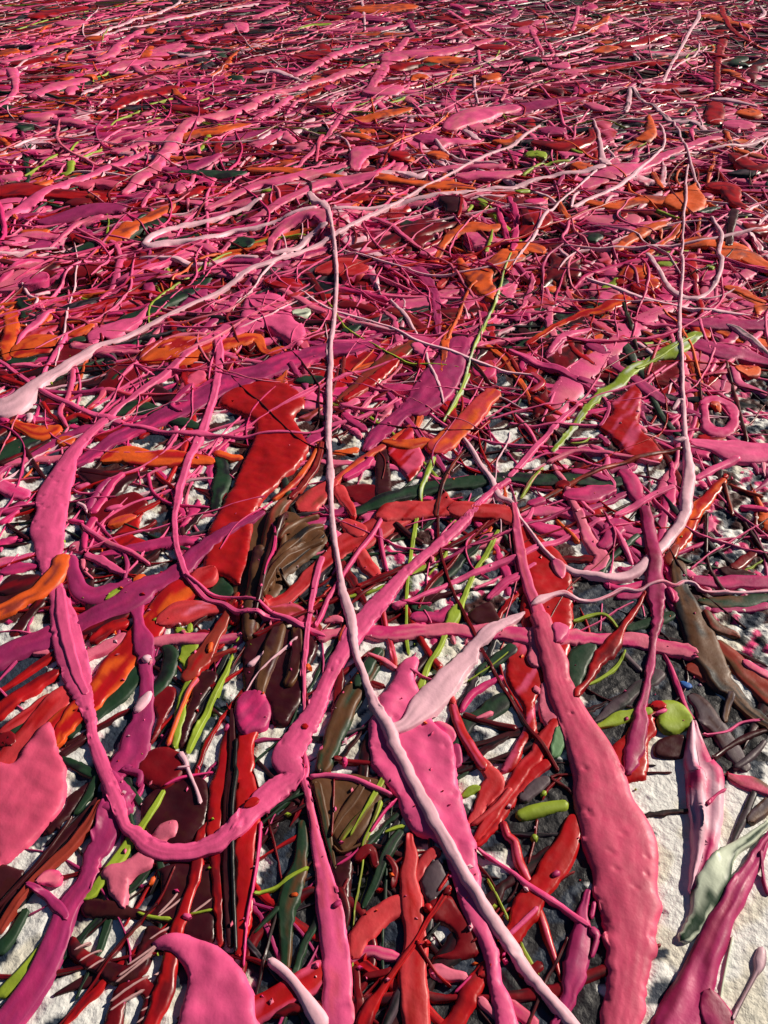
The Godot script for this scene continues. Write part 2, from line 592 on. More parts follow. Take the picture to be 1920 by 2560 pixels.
# a pool with a traced outline; f = [x, z, ...] in mm
func pool(called: String, col: String, mix: String, _prof: String, tall: float, fine: int, f: Array, label: String = "") -> void:
	var n := f.size() / 2
	var rim := PackedVector2Array()
	var area := 0.0
	for i in n:
		var j := (i + 1) % n
		area += f[i * 2] * f[j * 2 + 1] - f[j * 2] * f[i * 2 + 1]
	area = absf(area) * 0.5
	var sp := clampf(sqrt(area) / 24.0, 1.3, 3.0) if fine == 0 else clampf(sqrt(area) / 52.0, 1.2, 2.0)
	sp = maxf(sp, sqrt(f[0] * f[0] + f[1] * f[1]) * 0.0042)
	var ph := rng.randf() * 1000.0
	for i in n:
		var p0 := Vector2(f[((i + n - 1) % n) * 2], f[((i + n - 1) % n) * 2 + 1])
		var p1 := Vector2(f[i * 2], f[i * 2 + 1])
		var p2 := Vector2(f[((i + 1) % n) * 2], f[((i + 1) % n) * 2 + 1])
		var p3 := Vector2(f[((i + 2) % n) * 2], f[((i + 2) % n) * 2 + 1])
		var cnt := maxi(1, int((p2 - p1).length() / sp))
		for s in cnt:
			var q := p1.cubic_interpolate(p2, p0, p3, float(s) / cnt)
			q += 0.5 * Vector2(bump.get_noise_2d(q.x * 0.6 + ph, q.y * 0.6), bump.get_noise_2d(q.y * 0.6, q.x * 0.6 + ph)) * minf(2.5, sqrt(area) * 0.06)
			rim.append(q)
	var lo := rim[0]
	var hi := rim[0]
	for q in rim:
		lo = Vector2(minf(lo.x, q.x), minf(lo.y, q.y))
		hi = Vector2(maxf(hi.x, q.x), maxf(hi.y, q.y))
	var pts := PackedVector2Array(rim)
	var dd := PackedFloat32Array()
	for i in rim.size():
		dd.append(0.0)
	var h := (0.7 + minf(0.014 * sqrt(area), 0.9)) * tall
	var R := h * 2.2
	var clockwise := Geometry2D.is_polygon_clockwise(rim)
	for i in rim.size():
		var tg := (rim[(i + 1) % rim.size()] - rim[(i + rim.size() - 1) % rim.size()]).normalized()
		var inward := Vector2(-tg.y, tg.x) if not clockwise else Vector2(tg.y, -tg.x)
		var q := rim[i] + inward * sp * 0.5
		if not Geometry2D.is_point_in_polygon(q, rim):
			q = rim[i] - inward * sp * 0.5
		if Geometry2D.is_point_in_polygon(q, rim):
			var best := 1e9
			for e in rim.size():
				best = minf(best, (rim[e] - q).length_squared())
			if sqrt(best) > sp * 0.3:
				pts.append(q)
				dd.append(sqrt(best))
	var kz := 0
	var z := lo.y
	while z < hi.y:
		var x := lo.x + (0.5 * sp if kz % 2 == 1 else 0.0)
		while x < hi.x:
			var q := Vector2(x + rng.randf_range(-0.15, 0.15) * sp, z + rng.randf_range(-0.15, 0.15) * sp)
			if Geometry2D.is_point_in_polygon(q, rim):
				var best := 1e9
				for i in rim.size():
					var e := rim[i] - q
					best = minf(best, e.length_squared())
				best = sqrt(best)
				if best > sp * 1.05:
					pts.append(q)
					dd.append(best)
			x += sp
		z += sp * 0.87
		kz += 1
	var tri := Geometry2D.triangulate_delaunay(pts)
	var lev := PackedFloat32Array()
	var mean := 0.0
	for q in pts:
		var l := level(q.x, q.y)
		lev.append(l)
		mean += l / pts.size()
	var smooth_lev := lev.duplicate()
	for pass_ in 9:
		var acc := smooth_lev.duplicate()
		var cnt := PackedFloat32Array()
		cnt.resize(acc.size())
		cnt.fill(1.0)
		for i in range(0, tri.size(), 3):
			var s := smooth_lev[tri[i]] + smooth_lev[tri[i + 1]] + smooth_lev[tri[i + 2]]
			for e in 3:
				acc[tri[i + e]] += s
				cnt[tri[i + e]] += 3.0
		for i in acc.size():
			smooth_lev[i] = acc[i] / cnt[i]
	var v := PackedVector3Array()
	var c := PackedColorArray()
	var c1: Color = palette[col]
	var c2: Color = palette[mix]
	var tint := rng.randf_range(0.92, 1.06)
	for i in pts.size():
		var q := pts[i]
		var y := lev[i] - 0.8
		if dd[i] > 0.0:
			var t := 1.0 - minf(dd[i] / R, 1.0)
			var p := sqrt(1.0 - t * t)
			y = lerpf(mean, smooth_lev[i], 0.8) + h * p * (1.0 + 0.35 * wave.get_noise_2d(q.x * 1.8 + ph, q.y * 1.8))
			y = maxf(y, lerpf(lev[i], smooth_lev[i], 0.35) + 0.12 * h * p + 0.06)
			y += 0.05 * bump.get_noise_2d(q.x * 2.2, q.y * 2.2)
			if fine > 0:
				var d := cells.get_noise_2d(q.x * 0.5 + ph, q.y * 0.5) + 1.0
				if d < 0.16 and cell_tone.get_noise_2d(q.x * 0.5 + ph, q.y * 0.5) > 0.2:
					y -= 0.7 * (1.0 - d / 0.16)
		v.append(Vector3(q.x * MM, y * MM, q.y * MM))
		var k := 0.0
		if col != mix:
			k = smoothstep(0.05, 0.3, bump.get_noise_2d(q.x * 0.12 - q.y * 0.08 + ph, q.y * 0.7 + q.x * 1.0))
		c.append(c1.lerp(c2, k) * (tint * (1.0 + 0.22 * bump.get_noise_2d(q.x * 0.4 + q.y * 0.25 + ph, q.y * 1.1 - q.x * 0.7))))
		c[i].a = 1.0
	for i in pts.size():
		if dd[i] > 0.0:
			raise(pts[i].x, pts[i].y, v[i].y / MM)
			raise(pts[i].x, pts[i].y + sp * 0.5, v[i].y / MM)
	var nr := PackedVector3Array()
	nr.resize(v.size())
	var ix := PackedInt32Array()
	for i in range(0, tri.size(), 3):
		var a := tri[i]
		var b := tri[i + 1]
		var d := tri[i + 2]
		var mid := (pts[a] + pts[b] + pts[d]) / 3.0
		if not Geometry2D.is_point_in_polygon(mid, rim):
			continue
		var nn := (v[b] - v[a]).cross(v[d] - v[a])
		if nn.y > 0.0:
			ix.append(a); ix.append(d); ix.append(b)
		else:
			ix.append(a); ix.append(b); ix.append(d)
			nn = -nn
		nr[a] += nn; nr[b] += nn; nr[d] += nn
	for i in nr.size():
		nr[i] = nr[i].normalized() if nr[i].length_squared() > 1e-24 else Vector3.UP
	if ix.size() == 0:
		return
	var ar := []
	ar.resize(Mesh.ARRAY_MAX)
	ar[Mesh.ARRAY_VERTEX] = v
	ar[Mesh.ARRAY_NORMAL] = nr
	ar[Mesh.ARRAY_COLOR] = c
	ar[Mesh.ARRAY_INDEX] = ix
	var mesh := ArrayMesh.new()
	mesh.add_surface_from_arrays(Mesh.PRIMITIVE_TRIANGLES, ar)
	put(called, mesh, shiny(col), label)

# ------------------------------------------------------------ the many strands beneath
var kinds := [["pk", "ro", "pink", 24], ["ro", "pk", "rose", 8], ["dp", "mg", "deep_pink", 14], ["co", "rd", "coral", 8], ["rd", "cr", "red", 15], ["cr", "mr", "crimson", 13], ["mr", "bk", "maroon", 9], ["mg", "pu", "magenta", 10], ["pu", "mg", "purple", 4], ["or", "bc", "orange", 6], ["gr", "bk", "green", 3], ["li", "li", "lime", 2], ["pp", "ro", "pale_pink", 7], ["bk", "mv", "black", 4]]

func pick_kind(x: float = 0.0, z: float = 0.0) -> Array:
	var zone := wave.get_noise_2d(x * 0.22, z * 0.22 + 500.0) * 1.6 + rng.randfn(0.0, 0.2)
	if zone > 0.3 and rng.randf() < 0.8:
		return kinds[[0, 0, 0, 1, 2, 2, 12, 12, 7, 9][rng.randi_range(0, 9)]]
	if zone < -0.3 and rng.randf() < 0.8:
		return kinds[[4, 4, 4, 5, 5, 6, 13, 9, 3, 10][rng.randi_range(0, 9)]]
	var sum := 0
	for k in kinds:
		sum += k[3]
	var r := rng.randi_range(0, sum - 1)
	for k in kinds:
		r -= k[3]
		if r < 0:
			return k
	return kinds[0]

func fling(x: float, z: float, kind: Array, lmin: float, lmax: float, wmin: float, wmax: float, alone: bool) -> void:
	var ang := deg_to_rad(rng.randfn(60.0, 42.0))
	var length := rng.randf_range(lmin, lmax)
	var w := wmin + (wmax - wmin) * pow(rng.randf(), 2.2)
	var thin: bool = kind[2] in ["lime", "pale_pink"]
	if thin:
		w = minf(w, wmin * 1.8)
	var cnt := rng.randi_range(5, 9)
	var f := []
	var p := Vector2(x, z) - Vector2(cos(ang), -sin(ang)) * length * 0.5
	var turn := rng.randfn(0.0, 0.16) if rng.randf() < 0.82 else rng.randfn(0.0, 0.6)
	var bulb := rng.randf() < 0.4
	for i in cnt:
		var t := float(i) / (cnt - 1)
		var ww := w * rng.randf_range(0.6, 1.35)
		if i == 0 or i == cnt - 1:
			ww *= rng.randf_range(0.08, 0.45)
		if bulb and i == 1:
			ww *= rng.randf_range(1.3, 2.2)
		f.append_array([p.x, p.y, ww])
		ang += turn * 0.8 + rng.randfn(0.0, 0.17)
		p += Vector2(cos(ang), -sin(ang)) * length / (cnt - 1)
	var prof := "f" if w > 6.0 or rng.randf() < 0.4 else ("t" if rng.randf() < 0.35 else "r")
	strand(kind[2] + "_strand", kind[0], kind[1], prof, 1.0, 0, f, "", "" if alone else kind[2] + "_splatter", 1.9)

# a splash with tails flung out of it
func splash(x: float, z: float, kind: Array, size: float) -> void:
	var ang := deg_to_rad(rng.randfn(58.0, 40.0))
	var ax := Vector2(cos(ang), -sin(ang))
	var ay := Vector2(-ax.y, ax.x)
	var tails := {}
	for q in rng.randi_range(3, 6):
		tails[rng.randi_range(0, 21)] = rng.randf_range(1.5, 2.7)
	tails[0] = rng.randf_range(1.8, 3.4)
	tails[11] = rng.randf_range(1.6, 3.0)
	var long := rng.randf_range(1.3, 2.6)
	var f := []
	for q in 22:
		var a := TAU * (q + rng.randf_range(-0.25, 0.25)) / 22.0
		var r: float = size * rng.randf_range(0.55, 1.05) * tails.get(q, 1.0)
		var p := ax * cos(a) * r * long + ay * sin(a) * r * 0.8
		f.append_array([x + p.x, z + p.y])
	pool(kind[2] + "_splash", kind[0], kind[1], "f", 1.0, 0, f)

# fine threads flung across everything
func web(count: int, z_near: float, z_far: float, wmin: float, wmax: float, alone: bool) -> void:
	var tones := [["pk", "pink", 30], ["ro", "rose", 12], ["dp", "deep_pink", 16], ["pp", "pale_pink", 18], ["mg", "magenta", 12], ["rd", "red", 10], ["cr", "crimson", 9], ["mr", "maroon", 5], ["or", "orange", 4], ["li", "lime", 3]]
	for i in count:
		var r := rng.randi_range(0, 118)
		var tone: Array = tones[0]
		for q in tones:
			r -= q[2]
			if r < 0:
				tone = q
				break
		if alone and tone[1] in ["pale_pink", "orange", "lime"] and rng.randf() < 0.85:
			tone = tones[0]
		var z := z_near + (z_far - z_near) * pow(rng.randf(), 1.25)
		var half := 0.55 * -z + 60.0
		var p := Vector2(rng.randf_range(-half, half), z)
		var ang := deg_to_rad(rng.randfn(56.0, 46.0))
		if rng.randf() < 0.5:
			ang += PI
		var length := rng.randf_range(0.08, 0.36) * -z + 15.0
		var turn := rng.randfn(0.0, 0.13)
		var w := rng.randf_range(wmin, wmax) * (1.0 if rng.randf() < 0.85 else 1.8)
		var cnt := rng.randi_range(6, 10)
		var f := []
		for s in cnt:
			f.append_array([p.x, p.y, w * rng.randf_range(0.55, 1.25) * (0.4 if s == 0 or s == cnt - 1 else 1.0)])
			ang += turn + rng.randfn(0.0, 0.16)
			p += Vector2(cos(ang), -sin(ang)) * length / (cnt - 1)
			if p.y > -70.0:
				break
		if f.size() < 12:
			continue
		strand(tone[1] + "_thread", tone[0], tone[0], "t" if rng.randf() < 0.4 else "r", 1.0, 0, f, "", "" if alone and used.get(tone[1] + "_thread", 0) < 200 else tone[1] + "_thread_web")

func under_layers() -> void:
	# far part of the canvas: thick with paint
	for i in 3700:
		var z := -540.0 - 2500.0 * pow(rng.randf(), 1.2)
		var half := 0.56 * -z + 130.0
		var x := rng.randf_range(-half, half)
		var kind := pick_kind(x, z)
		if i < 1100 and rng.randf() < 0.7:
			kind = kinds[[5, 6, 6, 13, 13, 10, 4][rng.randi_range(0, 6)]]
		var alone: bool = z > -1000.0 and used.get(kind[2] + "_strand", 0) < 110
		if i % 3 == 0:
			fling(x, z, kind, 40.0, 260.0, 5.0, 26.0, alone)
		else:
			fling(x, z, kind, 100.0, 480.0, 1.6, 7.0, alone)
	for i in 170:
		var z := -330.0 - 900.0 * pow(rng.randf(), 1.3)
		var half := 0.52 * -z + 60.0
		var kind := pick_kind()
		while kind[2] in ["lime", "pale_pink"]:
			kind = pick_kind()
		splash(rng.randf_range(-half, half), z, kind, rng.randf_range(4.0, 11.0) * (1.0 + (-z - 330.0) / 900.0))
	for i in 210:
		var z := -640.0 - 1700.0 * pow(rng.randf(), 1.2)
		var half := 0.52 * -z + 60.0
		var x := rng.randf_range(-half, half)
		var kind := pick_kind(x, z)
		splash(x, z, kind, rng.randf_range(9.0, 24.0))
	# nearer: thinner lines between the big ones
	for i in 110:
		var z := rng.randf_range(-620.0, -320.0)
		var half := 0.5 * -z + 60.0
		fling(rng.randf_range(-half, half), z, pick_kind(), 30.0, 150.0, 1.2, 9.0, true)
	for i in 110:
		var z := rng.randf_range(-360.0, -90.0)
		var half := 0.46 * -z + 90.0
		var x := rng.randf_range(-half, half)
		if x > 40.0 and z > -250.0:
			x -= 130.0
		fling(x, z, kinds[[4, 5, 6, 6, 5, 10, 6, 13, 7][rng.randi_range(0, 8)]], 50.0, 200.0, 0.9, 5.0, true)

# small round drops
func sprinkle(count: int, z_near: float, z_far: float) -> void:
	for i in count:
		var z := rng.randf_range(z_far, z_near)
		var half := 0.5 * -z + 30.0
		var x := rng.randf_range(-half, half)
		var kind: Array = kinds[[0, 0, 1, 2, 4, 9, 12, 12, 11, 7][rng.randi_range(0, 9)]]
		var w := 0.5 + 1.9 * pow(rng.randf(), 2.0)
		var l := w * rng.randf_range(1.0, 1.8)
		var a := rng.randf() * TAU
		var d := Vector2(cos(a), sin(a)) * l * 0.5
		strand(kind[2] + "_drop", kind[0], kind[0], "r", 1.0, 0, [x - d.x, z - d.y, w, x, z, w, x + d.x, z + d.y, w])

func poured_paint() -> void:
	pool('maroon_pool', 'mr', 'mr', 'f', 1, 0, [-131.5, -160.2, -125.7, -166.7, -120.5, -183.1, -128.7, -176.8, -128.9, -171.3, -133.9, -160.2])
	pool('maroon_pool', 'mr', 'mr', 'f', 1, 0, [-148.5, -147.9, -138.8, -146.7, -135.5, -145.5, -135.9, -138.6, -142.1, -130.8])
	pool('maroon_pool', 'mr', 'mr', 'f', 1, 0, [-94, -161.5, -97.8, -170, -95.6, -176.8, -89.4, -183.1, -82.2, -185.2, -75, -184.5, -71.5, -178.8, -69.9, -165.4, -71.8, -159, -77.4, -154, -88.6, -156.5], 'dark maroon oval pool of paint beneath the pale pink drip')
	pool('maroon_pool', 'mr', 'mr', 'f', 1, 0, [-86.2, -145.5, -79.2, -147.9, -69.3, -147.9, -64.2, -145.5, -59.5, -120.1, -71.3, -122.2, -77, -126.2, -81.8, -125.4, -86.2, -127.5, -98.9, -127.5, -109.3, -129.1, -109.8, -134.6, -101.3, -134.6, -91.1, -131.9, -83.2, -131.9, -83.2, -142])
	pool('maroon_pool', 'mr', 'cr', 'f', 1, 0, [-111.1, -122.2, -103.8, -117.6, -95.3, -114, -88, -112.5, -86.1, -120.1, -84.7, -125.9, -76.2, -122.2, -80.1, -117.6, -81.9, -109.1, -91.1, -105.7, -101.7, -110.1, -110.2, -115.5])
	pool('crimson_pool', 'cr', 'mr', 'f', 1, 0, [-90.9, -105.2, -81.8, -108.6, -79.4, -107.2, -76.4, -115, -72.3, -113.5, -72.9, -103.3, -75.2, -90.6, -81.7, -90.6, -81.3, -101.9, -85.9, -101.5, -86.2, -90.6, -92.2, -90.6, -91.8, -100.5], 'crimson stain with pale scraped stripes on the white canvas')
	strand('pale_strand', 'pl', 'pl', 'f', 0.3, 0, [-108.3, -116.5, 0.8, -106.1, -118.1, 0.8, -103.3, -119.6, 0.8])
	strand('pale_strand', 'pl', 'pl', 'f', 0.3, 0, [-105.7, -113, 0.8, -102.2, -115.5, 0.8, -98.8, -117, 0.8])
	strand('pale_strand', 'pl', 'pl', 'f', 0.3, 0, [-101.8, -110.6, 0.8, -98.3, -113, 0.8, -94.3, -114.3, 0.8])
	strand('pale_strand', 'pl', 'pl', 'f', 0.3, 0, [-91.2, -106.2, 0.8, -86, -110.6, 0.8, -80.7, -115.5, 0.8])
	strand('pale_strand', 'pl', 'pl', 'f', 0.3, 0, [-90.6, -108.1, 0.8, -84.4, -113, 0.8, -79.1, -118.1, 0.8])
	strand('pale_strand', 'pl', 'pl', 'f', 0.3, 0, [-88.3, -111.5, 0.8, -82.5, -116, 0.8, -77, -120.6, 0.8])
	strand('pale_strand', 'pl', 'pl', 'f', 0.3, 0, [-91.8, -100.5, 0.8, -86.1, -104.8, 0.8, -80.3, -108.6, 0.8])
	strand('pale_strand', 'pl', 'pl', 'f', 0.3, 0, [-91.1, -97.8, 0.8, -85.9, -101.5, 0.8, -80.8, -104.3, 0.8])
	strand('pale_strand', 'pl', 'pl', 'f', 0.3, 0, [-80.2, -101.5, 0.8, -76.5, -103.3, 0.8, -72.4, -106.2, 0.8])
	strand('pale_strand', 'pl', 'pl', 'f', 0.3, 0, [-80.9, -97.8, 0.8, -76.8, -100.1, 0.8, -72.8, -102.9, 0.8])
	strand('pale_strand', 'pl', 'pl', 'f', 0.3, 0, [-81.5, -94.2, 0.8, -77.2, -97.3, 0.8, -73.6, -99.6, 0.8])
	strand('pale_strand', 'pl', 'pl', 'f', 0.3, 0, [-78.7, -108.6, 0.8, -75.4, -110.6, 0.8, -72.2, -113, 0.8])
	strand('pale_strand', 'pl', 'pl', 'f', 0.3, 0, [-82.8, -120.1, 0.8, -79.1, -122.7, 0.8, -75.7, -124.8, 0.8])
	strand('pale_strand', 'pl', 'pl', 'f', 0.3, 0, [-82.3, -127.5, 0.8, -78.5, -130.8, 0.8, -73.8, -135.2, 0.8])
	strand('pale_strand', 'pl', 'pl', 'f', 0.3, 0, [-81.5, -129.1, 0.8, -78, -133.5, 0.8, -75.8, -136.9, 0.8])
	strand('pale_strand', 'pl', 'pl', 'f', 0.3, 0, [-71.2, -127.5, 0.8, -67.4, -130.8, 0.8, -63, -134.6, 0.8])
	pool('crimson_pool', 'cr', 'cr', 'f', 1, 0, [16.3, -133.5, 24.4, -136.3, 27.9, -130.8, 32.5, -125.4, 33.9, -117.6, 32.6, -115, 22.4, -113.5, 16.6, -114.5, 24.2, -117.6, 25.1, -122.2, 19.8, -125.9, 16.6, -127.5])
	pool('mauve_pool', 'mv', 'mv', 'f', 1, 0, [13.3, -143.2, 20.5, -149.7, 23.7, -144.9, 25.2, -140.3, 19.2, -135.2, 14.7, -134.6])
	pool('brown_pool', 'br', 'br', 'f', 1, 0, [-73.3, -352.8, -53.2, -355.5, -42.7, -344.6, -31.8, -336.7, -32.9, -326.5, -41.3, -314.1, -51, -302.4, -53.1, -291, -59.8, -280.2, -68.3, -273.9, -77.6, -284.5, -78.6, -314.1, -76.9, -339.3], 'large wrinkled brown pool beside the pale pink thread')
	pool('maroon_pool', 'mr', 'mr', 'f', 1, 0, [-66.5, -259.7, -49.3, -267.7, -37.6, -263.7, -31.7, -253.9, -35.9, -240.8, -37.4, -223.3, -42.5, -210.9, -48.6, -210.9, -53.4, -223.3, -63.7, -227.5])
	pool('maroon_pool', 'mr', 'mr', 'f', 1, 0, [-200.6, -291, -197.5, -304.7, -185.4, -302.4, -179, -297.8, -180.9, -284.5, -187.2, -280.2, -195, -276])
	pool('maroon_pool', 'mr', 'mr', 'f', 1, 0, [-91.9, -236.3, -82.6, -240.8, -77, -237.2, -80.7, -225, -83, -214.9, -85.1, -200.7, -89.1, -200.7, -89.2, -214.9, -87.6, -225])
	pool('green_pool', 'gr', 'gr', 'f', 1, 0, [-97.8, -284.5, -91.5, -293.3, -85.1, -303.5, -78.1, -294.4, -78.1, -288.8, -86.9, -284.5])
	pool('crimson_pool', 'cr', 'cr', 'f', 1, 0, [-107.6, -230.1, -96.7, -231.9, -94.2, -223.3, -96, -214.9, -98, -205.3, -101, -200.7, -101.4, -214.9, -106, -223.3])
	pool('maroon_pool', 'mr', 'mr', 'f', 1, 0, [51, -284.5, 55.7, -284.5, 57.8, -274.9, 62.5, -263.7, 55, -263.7, 43.6, -270.8, 42.6, -278.1])
	pool('crimson_pool', 'cr', 'cr', 'f', 1, 0, [-203.8, -486, -195, -528.8, -180.8, -526.5, -171.5, -515.4, -178.7, -498.4, -184.4, -486, -193.6, -488.1])
	pool('maroon_pool', 'mr', 'mr', 'f', 1, 0, [-163.3, -498.4, -142.6, -482, -123.3, -482, -138.6, -472.2, -162.3, -474.1, -176.7, -472.2, -170.5, -482])
	pool('maroon_pool', 'mr', 'mr', 'f', 1, 0, [-190.2, -395.3, -168.1, -390.6, -142.8, -395.3, -151.6, -384.5, -161.8, -366.7, -174.1, -378.4])
	pool('crimson_pool', 'cr', 'cr', 'f', 1, 0, [-171.3, -355.4, -161.8, -366.7, -149.4, -375.5, -137.6, -363.8, -147.5, -352.8, -161.2, -344.5])
	pool('crimson_pool', 'cr', 'cr', 'f', 1, 0, [-24.8, -378.4, -10.2, -383, 4.6, -375.5, 6.3, -363.8, -6.2, -361, -17.1, -363.8])
	pool('maroon_pool', 'mr', 'mr', 'f', 1, 0, [-4.8, -416.5, 3, -418.2, 4.7, -378.4, 2.8, -366.7, -4.5, -366.7, -5.6, -390.6])
	pool('crimson_pool', 'cr', 'cr', 'f', 1, 0, [194, -524.3, 216.3, -531.1, 214.1, -506.8, 198.5, -498.4, 186.4, -502.6])
	pool('maroon_pool', 'mr', 'mr', 'f', 1, 0, [178, -309.4, 186.6, -310.6, 197.6, -304.7, 193.6, -302.4, 180.6, -302.4])
	pool('maroon_pool', 'mr', 'mr', 'f', 1, 0, [119, -203.8, 130.8, -205.3, 127.7, -194.6, 115.3, -194.6])
	strand('green_strand', 'gr', 'gr', 'f', 1, 0, [-118.1, -185.9, 3.6, -120.6, -176.8, 4.2, -123.6, -168, 2.1])
	strand('green_strand', 'gr', 'gr', 'f', 1, 0, [-135.3, -115.5, 5.5, -132.6, -122.7, 4.9, -130.2, -131.9, 3.1])
	strand('lime_strand', 'li', 'li', 'f', 1, 0, [-89.4, -129.7, 0.8, -83.5, -128, 1.6, -76.2, -127.2, 1.5])
	strand('lime_strand', 'li', 'li', 'f', 1, 0, [-70.4, -128.7, 1.1, -61.8, -130.5, 1])
	strand('red_strand', 'rd', 'cr', 'f', 1, 0, [-65.4, -168, 3.3, -71.1, -158.3, 4.4, -70.8, -146.7, 5.3, -71.4, -137.4, 4.7, -73, -128, 5.7, -73.8, -121.2, 5.6, -74.2, -112.5, 7.1, -74.8, -102.9, 6.9, -76.9, -91.5, 6.2])
	strand('lime_strand', 'li', 'li', 't', 1, 0, [-89.8, -178.8, 2, -91.9, -171.3, 3.1, -95.8, -161.5, 3.3, -99, -155.2, 5.3, -102.1, -148.5, 5.5, -105.8, -140.9, 4.8, -109, -135.7, 2.7, -117.9, -135.5, 1.8], 'grooved lime green strand ending under the dark red blob')
	strand('lime_strand', 'li', 'li', 't', 1, 0, [-129.8, -101.9, 5, -125.2, -108.1, 5.1, -122, -114, 4.6, -119.8, -121.2, 2.1])
	strand('maroon_strand', 'mr', 'mr', 't', 1, 0, [-139.4, -126.4, 3.6, -134.8, -138.6, 4.9, -130.5, -147.9, 5, -124.9, -158.3, 5.2, -119.8, -165.4, 5.2, -115.2, -175.4, 3.3])
	strand('black_strand', 'bk', 'bk', 't', 1, 0, [-135.4, -130.8, 3.6, -128.9, -143.2, 5, -122.2, -153.4, 5.1, -116.8, -163.4, 4.5, -113.6, -174, 2.6])
	strand('brick_red_strand', 'bc', 'bc', 't', 1, 0, [-137.8, -122.2, 3.5, -135.2, -130.2, 3.6, -130.6, -139.7, 3.7, -125.6, -147.3, 4.4, -120.6, -154, 4.5, -116, -162.8, 4.5, -114, -173.4, 2.6], 'brick brown rope of paint running beside the coral pool')
	strand('maroon_strand', 'mr', 'mr', 'r', 1, 0, [-141, -130.8, 1.7, -133.5, -143.2, 1.9, -128.1, -155.2, 1.7, -124, -167.4, 1.2])
	strand('crimson_strand', 'cr', 'mr', 'r', 1, 0, [-78.7, -146.7, 0.8, -81.1, -137.4, 1, -84.1, -130.8, 1.3, -89.3, -124.3, 1.2, -94.5, -115, 1.1, -98.6, -106.7, 0.9, -102.8, -99.6, 0.8, -107.7, -92.4, 0.8])
	strand('maroon_strand', 'mr', 'mr', 'r', 1, 0, [-82.4, -133, 0.8, -87.6, -126.4, 0.8, -93.3, -118.6, 0.8, -98.4, -109.6, 0.8])
	strand('red_strand', 'rd', 'cr', 'f', 1, 0, [-67.5, -206.9, 4.1, -67.9, -196.1, 5.9, -67.6, -185.9, 7.1, -66.8, -166.7, 7.3, -63.4, -147.9, 5.2, -60.6, -133.5, 3.9, -57.5, -119.1, 2.6])
	strand('red_strand', 'rd', 'rd', 'f', 1, 0, [-58.8, -206.9, 7.4, -59.1, -188.7, 9, -56.6, -180.2, 9.3, -53.2, -154, 9.4, -51.4, -136.3, 7.3, -50.9, -124.3, 5.5, -50.3, -116, 3.2], 'flat red strip below the round purple blob')
	strand('maroon_strand', 'mr', 'mr', 't', 1, 0, [-68, -219.1, 2, -65.1, -199.2, 3.3, -63.7, -187.4, 3.8, -62.7, -170, 3.6, -59.7, -147.9, 3.5, -56.5, -130.8, 3.3, -53.7, -117.6, 2.6])
	strand('black_strand', 'bk', 'bk', 'r', 1, 0, [-63.6, -203, 1.2, -62.3, -188.7, 1.7, -61.3, -186.6, 1.9, -60.5, -170, 1.9, -57.3, -147.9, 1.8, -54.3, -130.8, 1.7, -51.6, -116, 1.4])
	strand('deep_pink_strand', 'dp', 'dp', 'r', 1, 0, [-48.6, -164.7, 1.4, -48.1, -150.3, 1.3, -48.4, -139.1, 1.1, -49.2, -128, 1.2, -48.4, -111.5, 0.9])
	pool('dark_red_pool', 'cr', 'cr', 'f', 1.6, 0, [-104.1, -191.7, -101.4, -196.9, -94, -199.2, -86.3, -196.9, -82.4, -191.7, -82.6, -187.4, -84.9, -183.1, -89.8, -178.8, -96.4, -180.2, -102.1, -185.9], 'glossy dark red blob at the ends of two lime strands')
	strand('deep_pink_strand', 'dp', 'dp', 'r', 1, 0, [-90, -179.9, 0.9, -83.2, -184.1, 1.4, -71, -187, 1])
	pool('brown_pool', 'br', 'br', 'f', 1, 0, [-30.3, -181.6, -22.3, -185.9, -13.4, -185.9, -3.1, -183.8, 1.3, -178.8, -3, -169.3, -6, -161.5, -11.3, -155.8, -15.9, -151.5, -19.6, -156.5, -24.4, -166.7], 'olive brown wrinkled mass with lime streaks beside the pink spike')
	pool('maroon_pool', 'mr', 'bk', 'f', 1, 0, [-20.5, -150.3, -12.3, -150.3, -12, -142, -12.8, -130.8, -16.3, -135.2, -18.9, -142])
	strand('green_strand', 'gr', 'br', 'f', 1, 0, [-32.2, -164.7, 3.7, -32.3, -150.9, 6.5, -34.6, -137.4, 8.6, -35.4, -128, 6.7, -34.4, -117.6, 4.8, -33.8, -110.6, 2.1])
	strand('green_strand', 'gr', 'gr', 'r', 1, 0, [-37.9, -131.3, 2.4, -41.4, -127.5, 1.9, -46.3, -122.2, 1])
	strand('brown_strand', 'br', 'gr', 't', 0.8, 0, [-27.8, -181.6, 3.7, -23.8, -166.7, 3.5, -21.4, -157.1, 2.9, -18.2, -145.5, 1.1])
	strand('brown_strand', 'br', 'br', 't', 0.6, 0, [-8.2, -180.9, 3.1, -13, -172.7, 4.3, -17.1, -166.7, 3, -20.9, -158.3, 1.2])
	strand('brown_strand', 'br', 'li', 't', 0.6, 0, [-4.3, -172.7, 1.8, -11.5, -164.1, 3, -17.2, -156.5, 1.8])
	strand('brown_strand', 'br', 'br', 'r', 1, 0, [-5.9, -156.5, 1.5, -11.2, -154, 1.2, -16.5, -152.1, 1.1, -19.6, -155.2, 0.9])
	strand('crimson_strand', 'cr', 'cr', 'r', 1, 0, [-20.6, -183.1, 1, -20.3, -170.7, 0.9, -20.3, -158.3, 0.8])
	strand('lime_strand', 'li', 'br', 't', 0.6, 0, [0, -183.8, 2.5, -4.3, -174.7, 2.9, -7.9, -168, 1.9, -13.1, -158.3, 0.8])
	strand('lime_strand', 'li', 'br', 'r', 1, 0, [-1.2, -173.4, 2, -4.2, -164.1, 1.7, -7.7, -155.8, 1.8, -8.1, -147.9, 0.9, -9.4, -139.1, 0.8, -10.6, -130.8, 0.8, -11.1, -120.1, 0.8, -10.7, -105.7, 0.8])
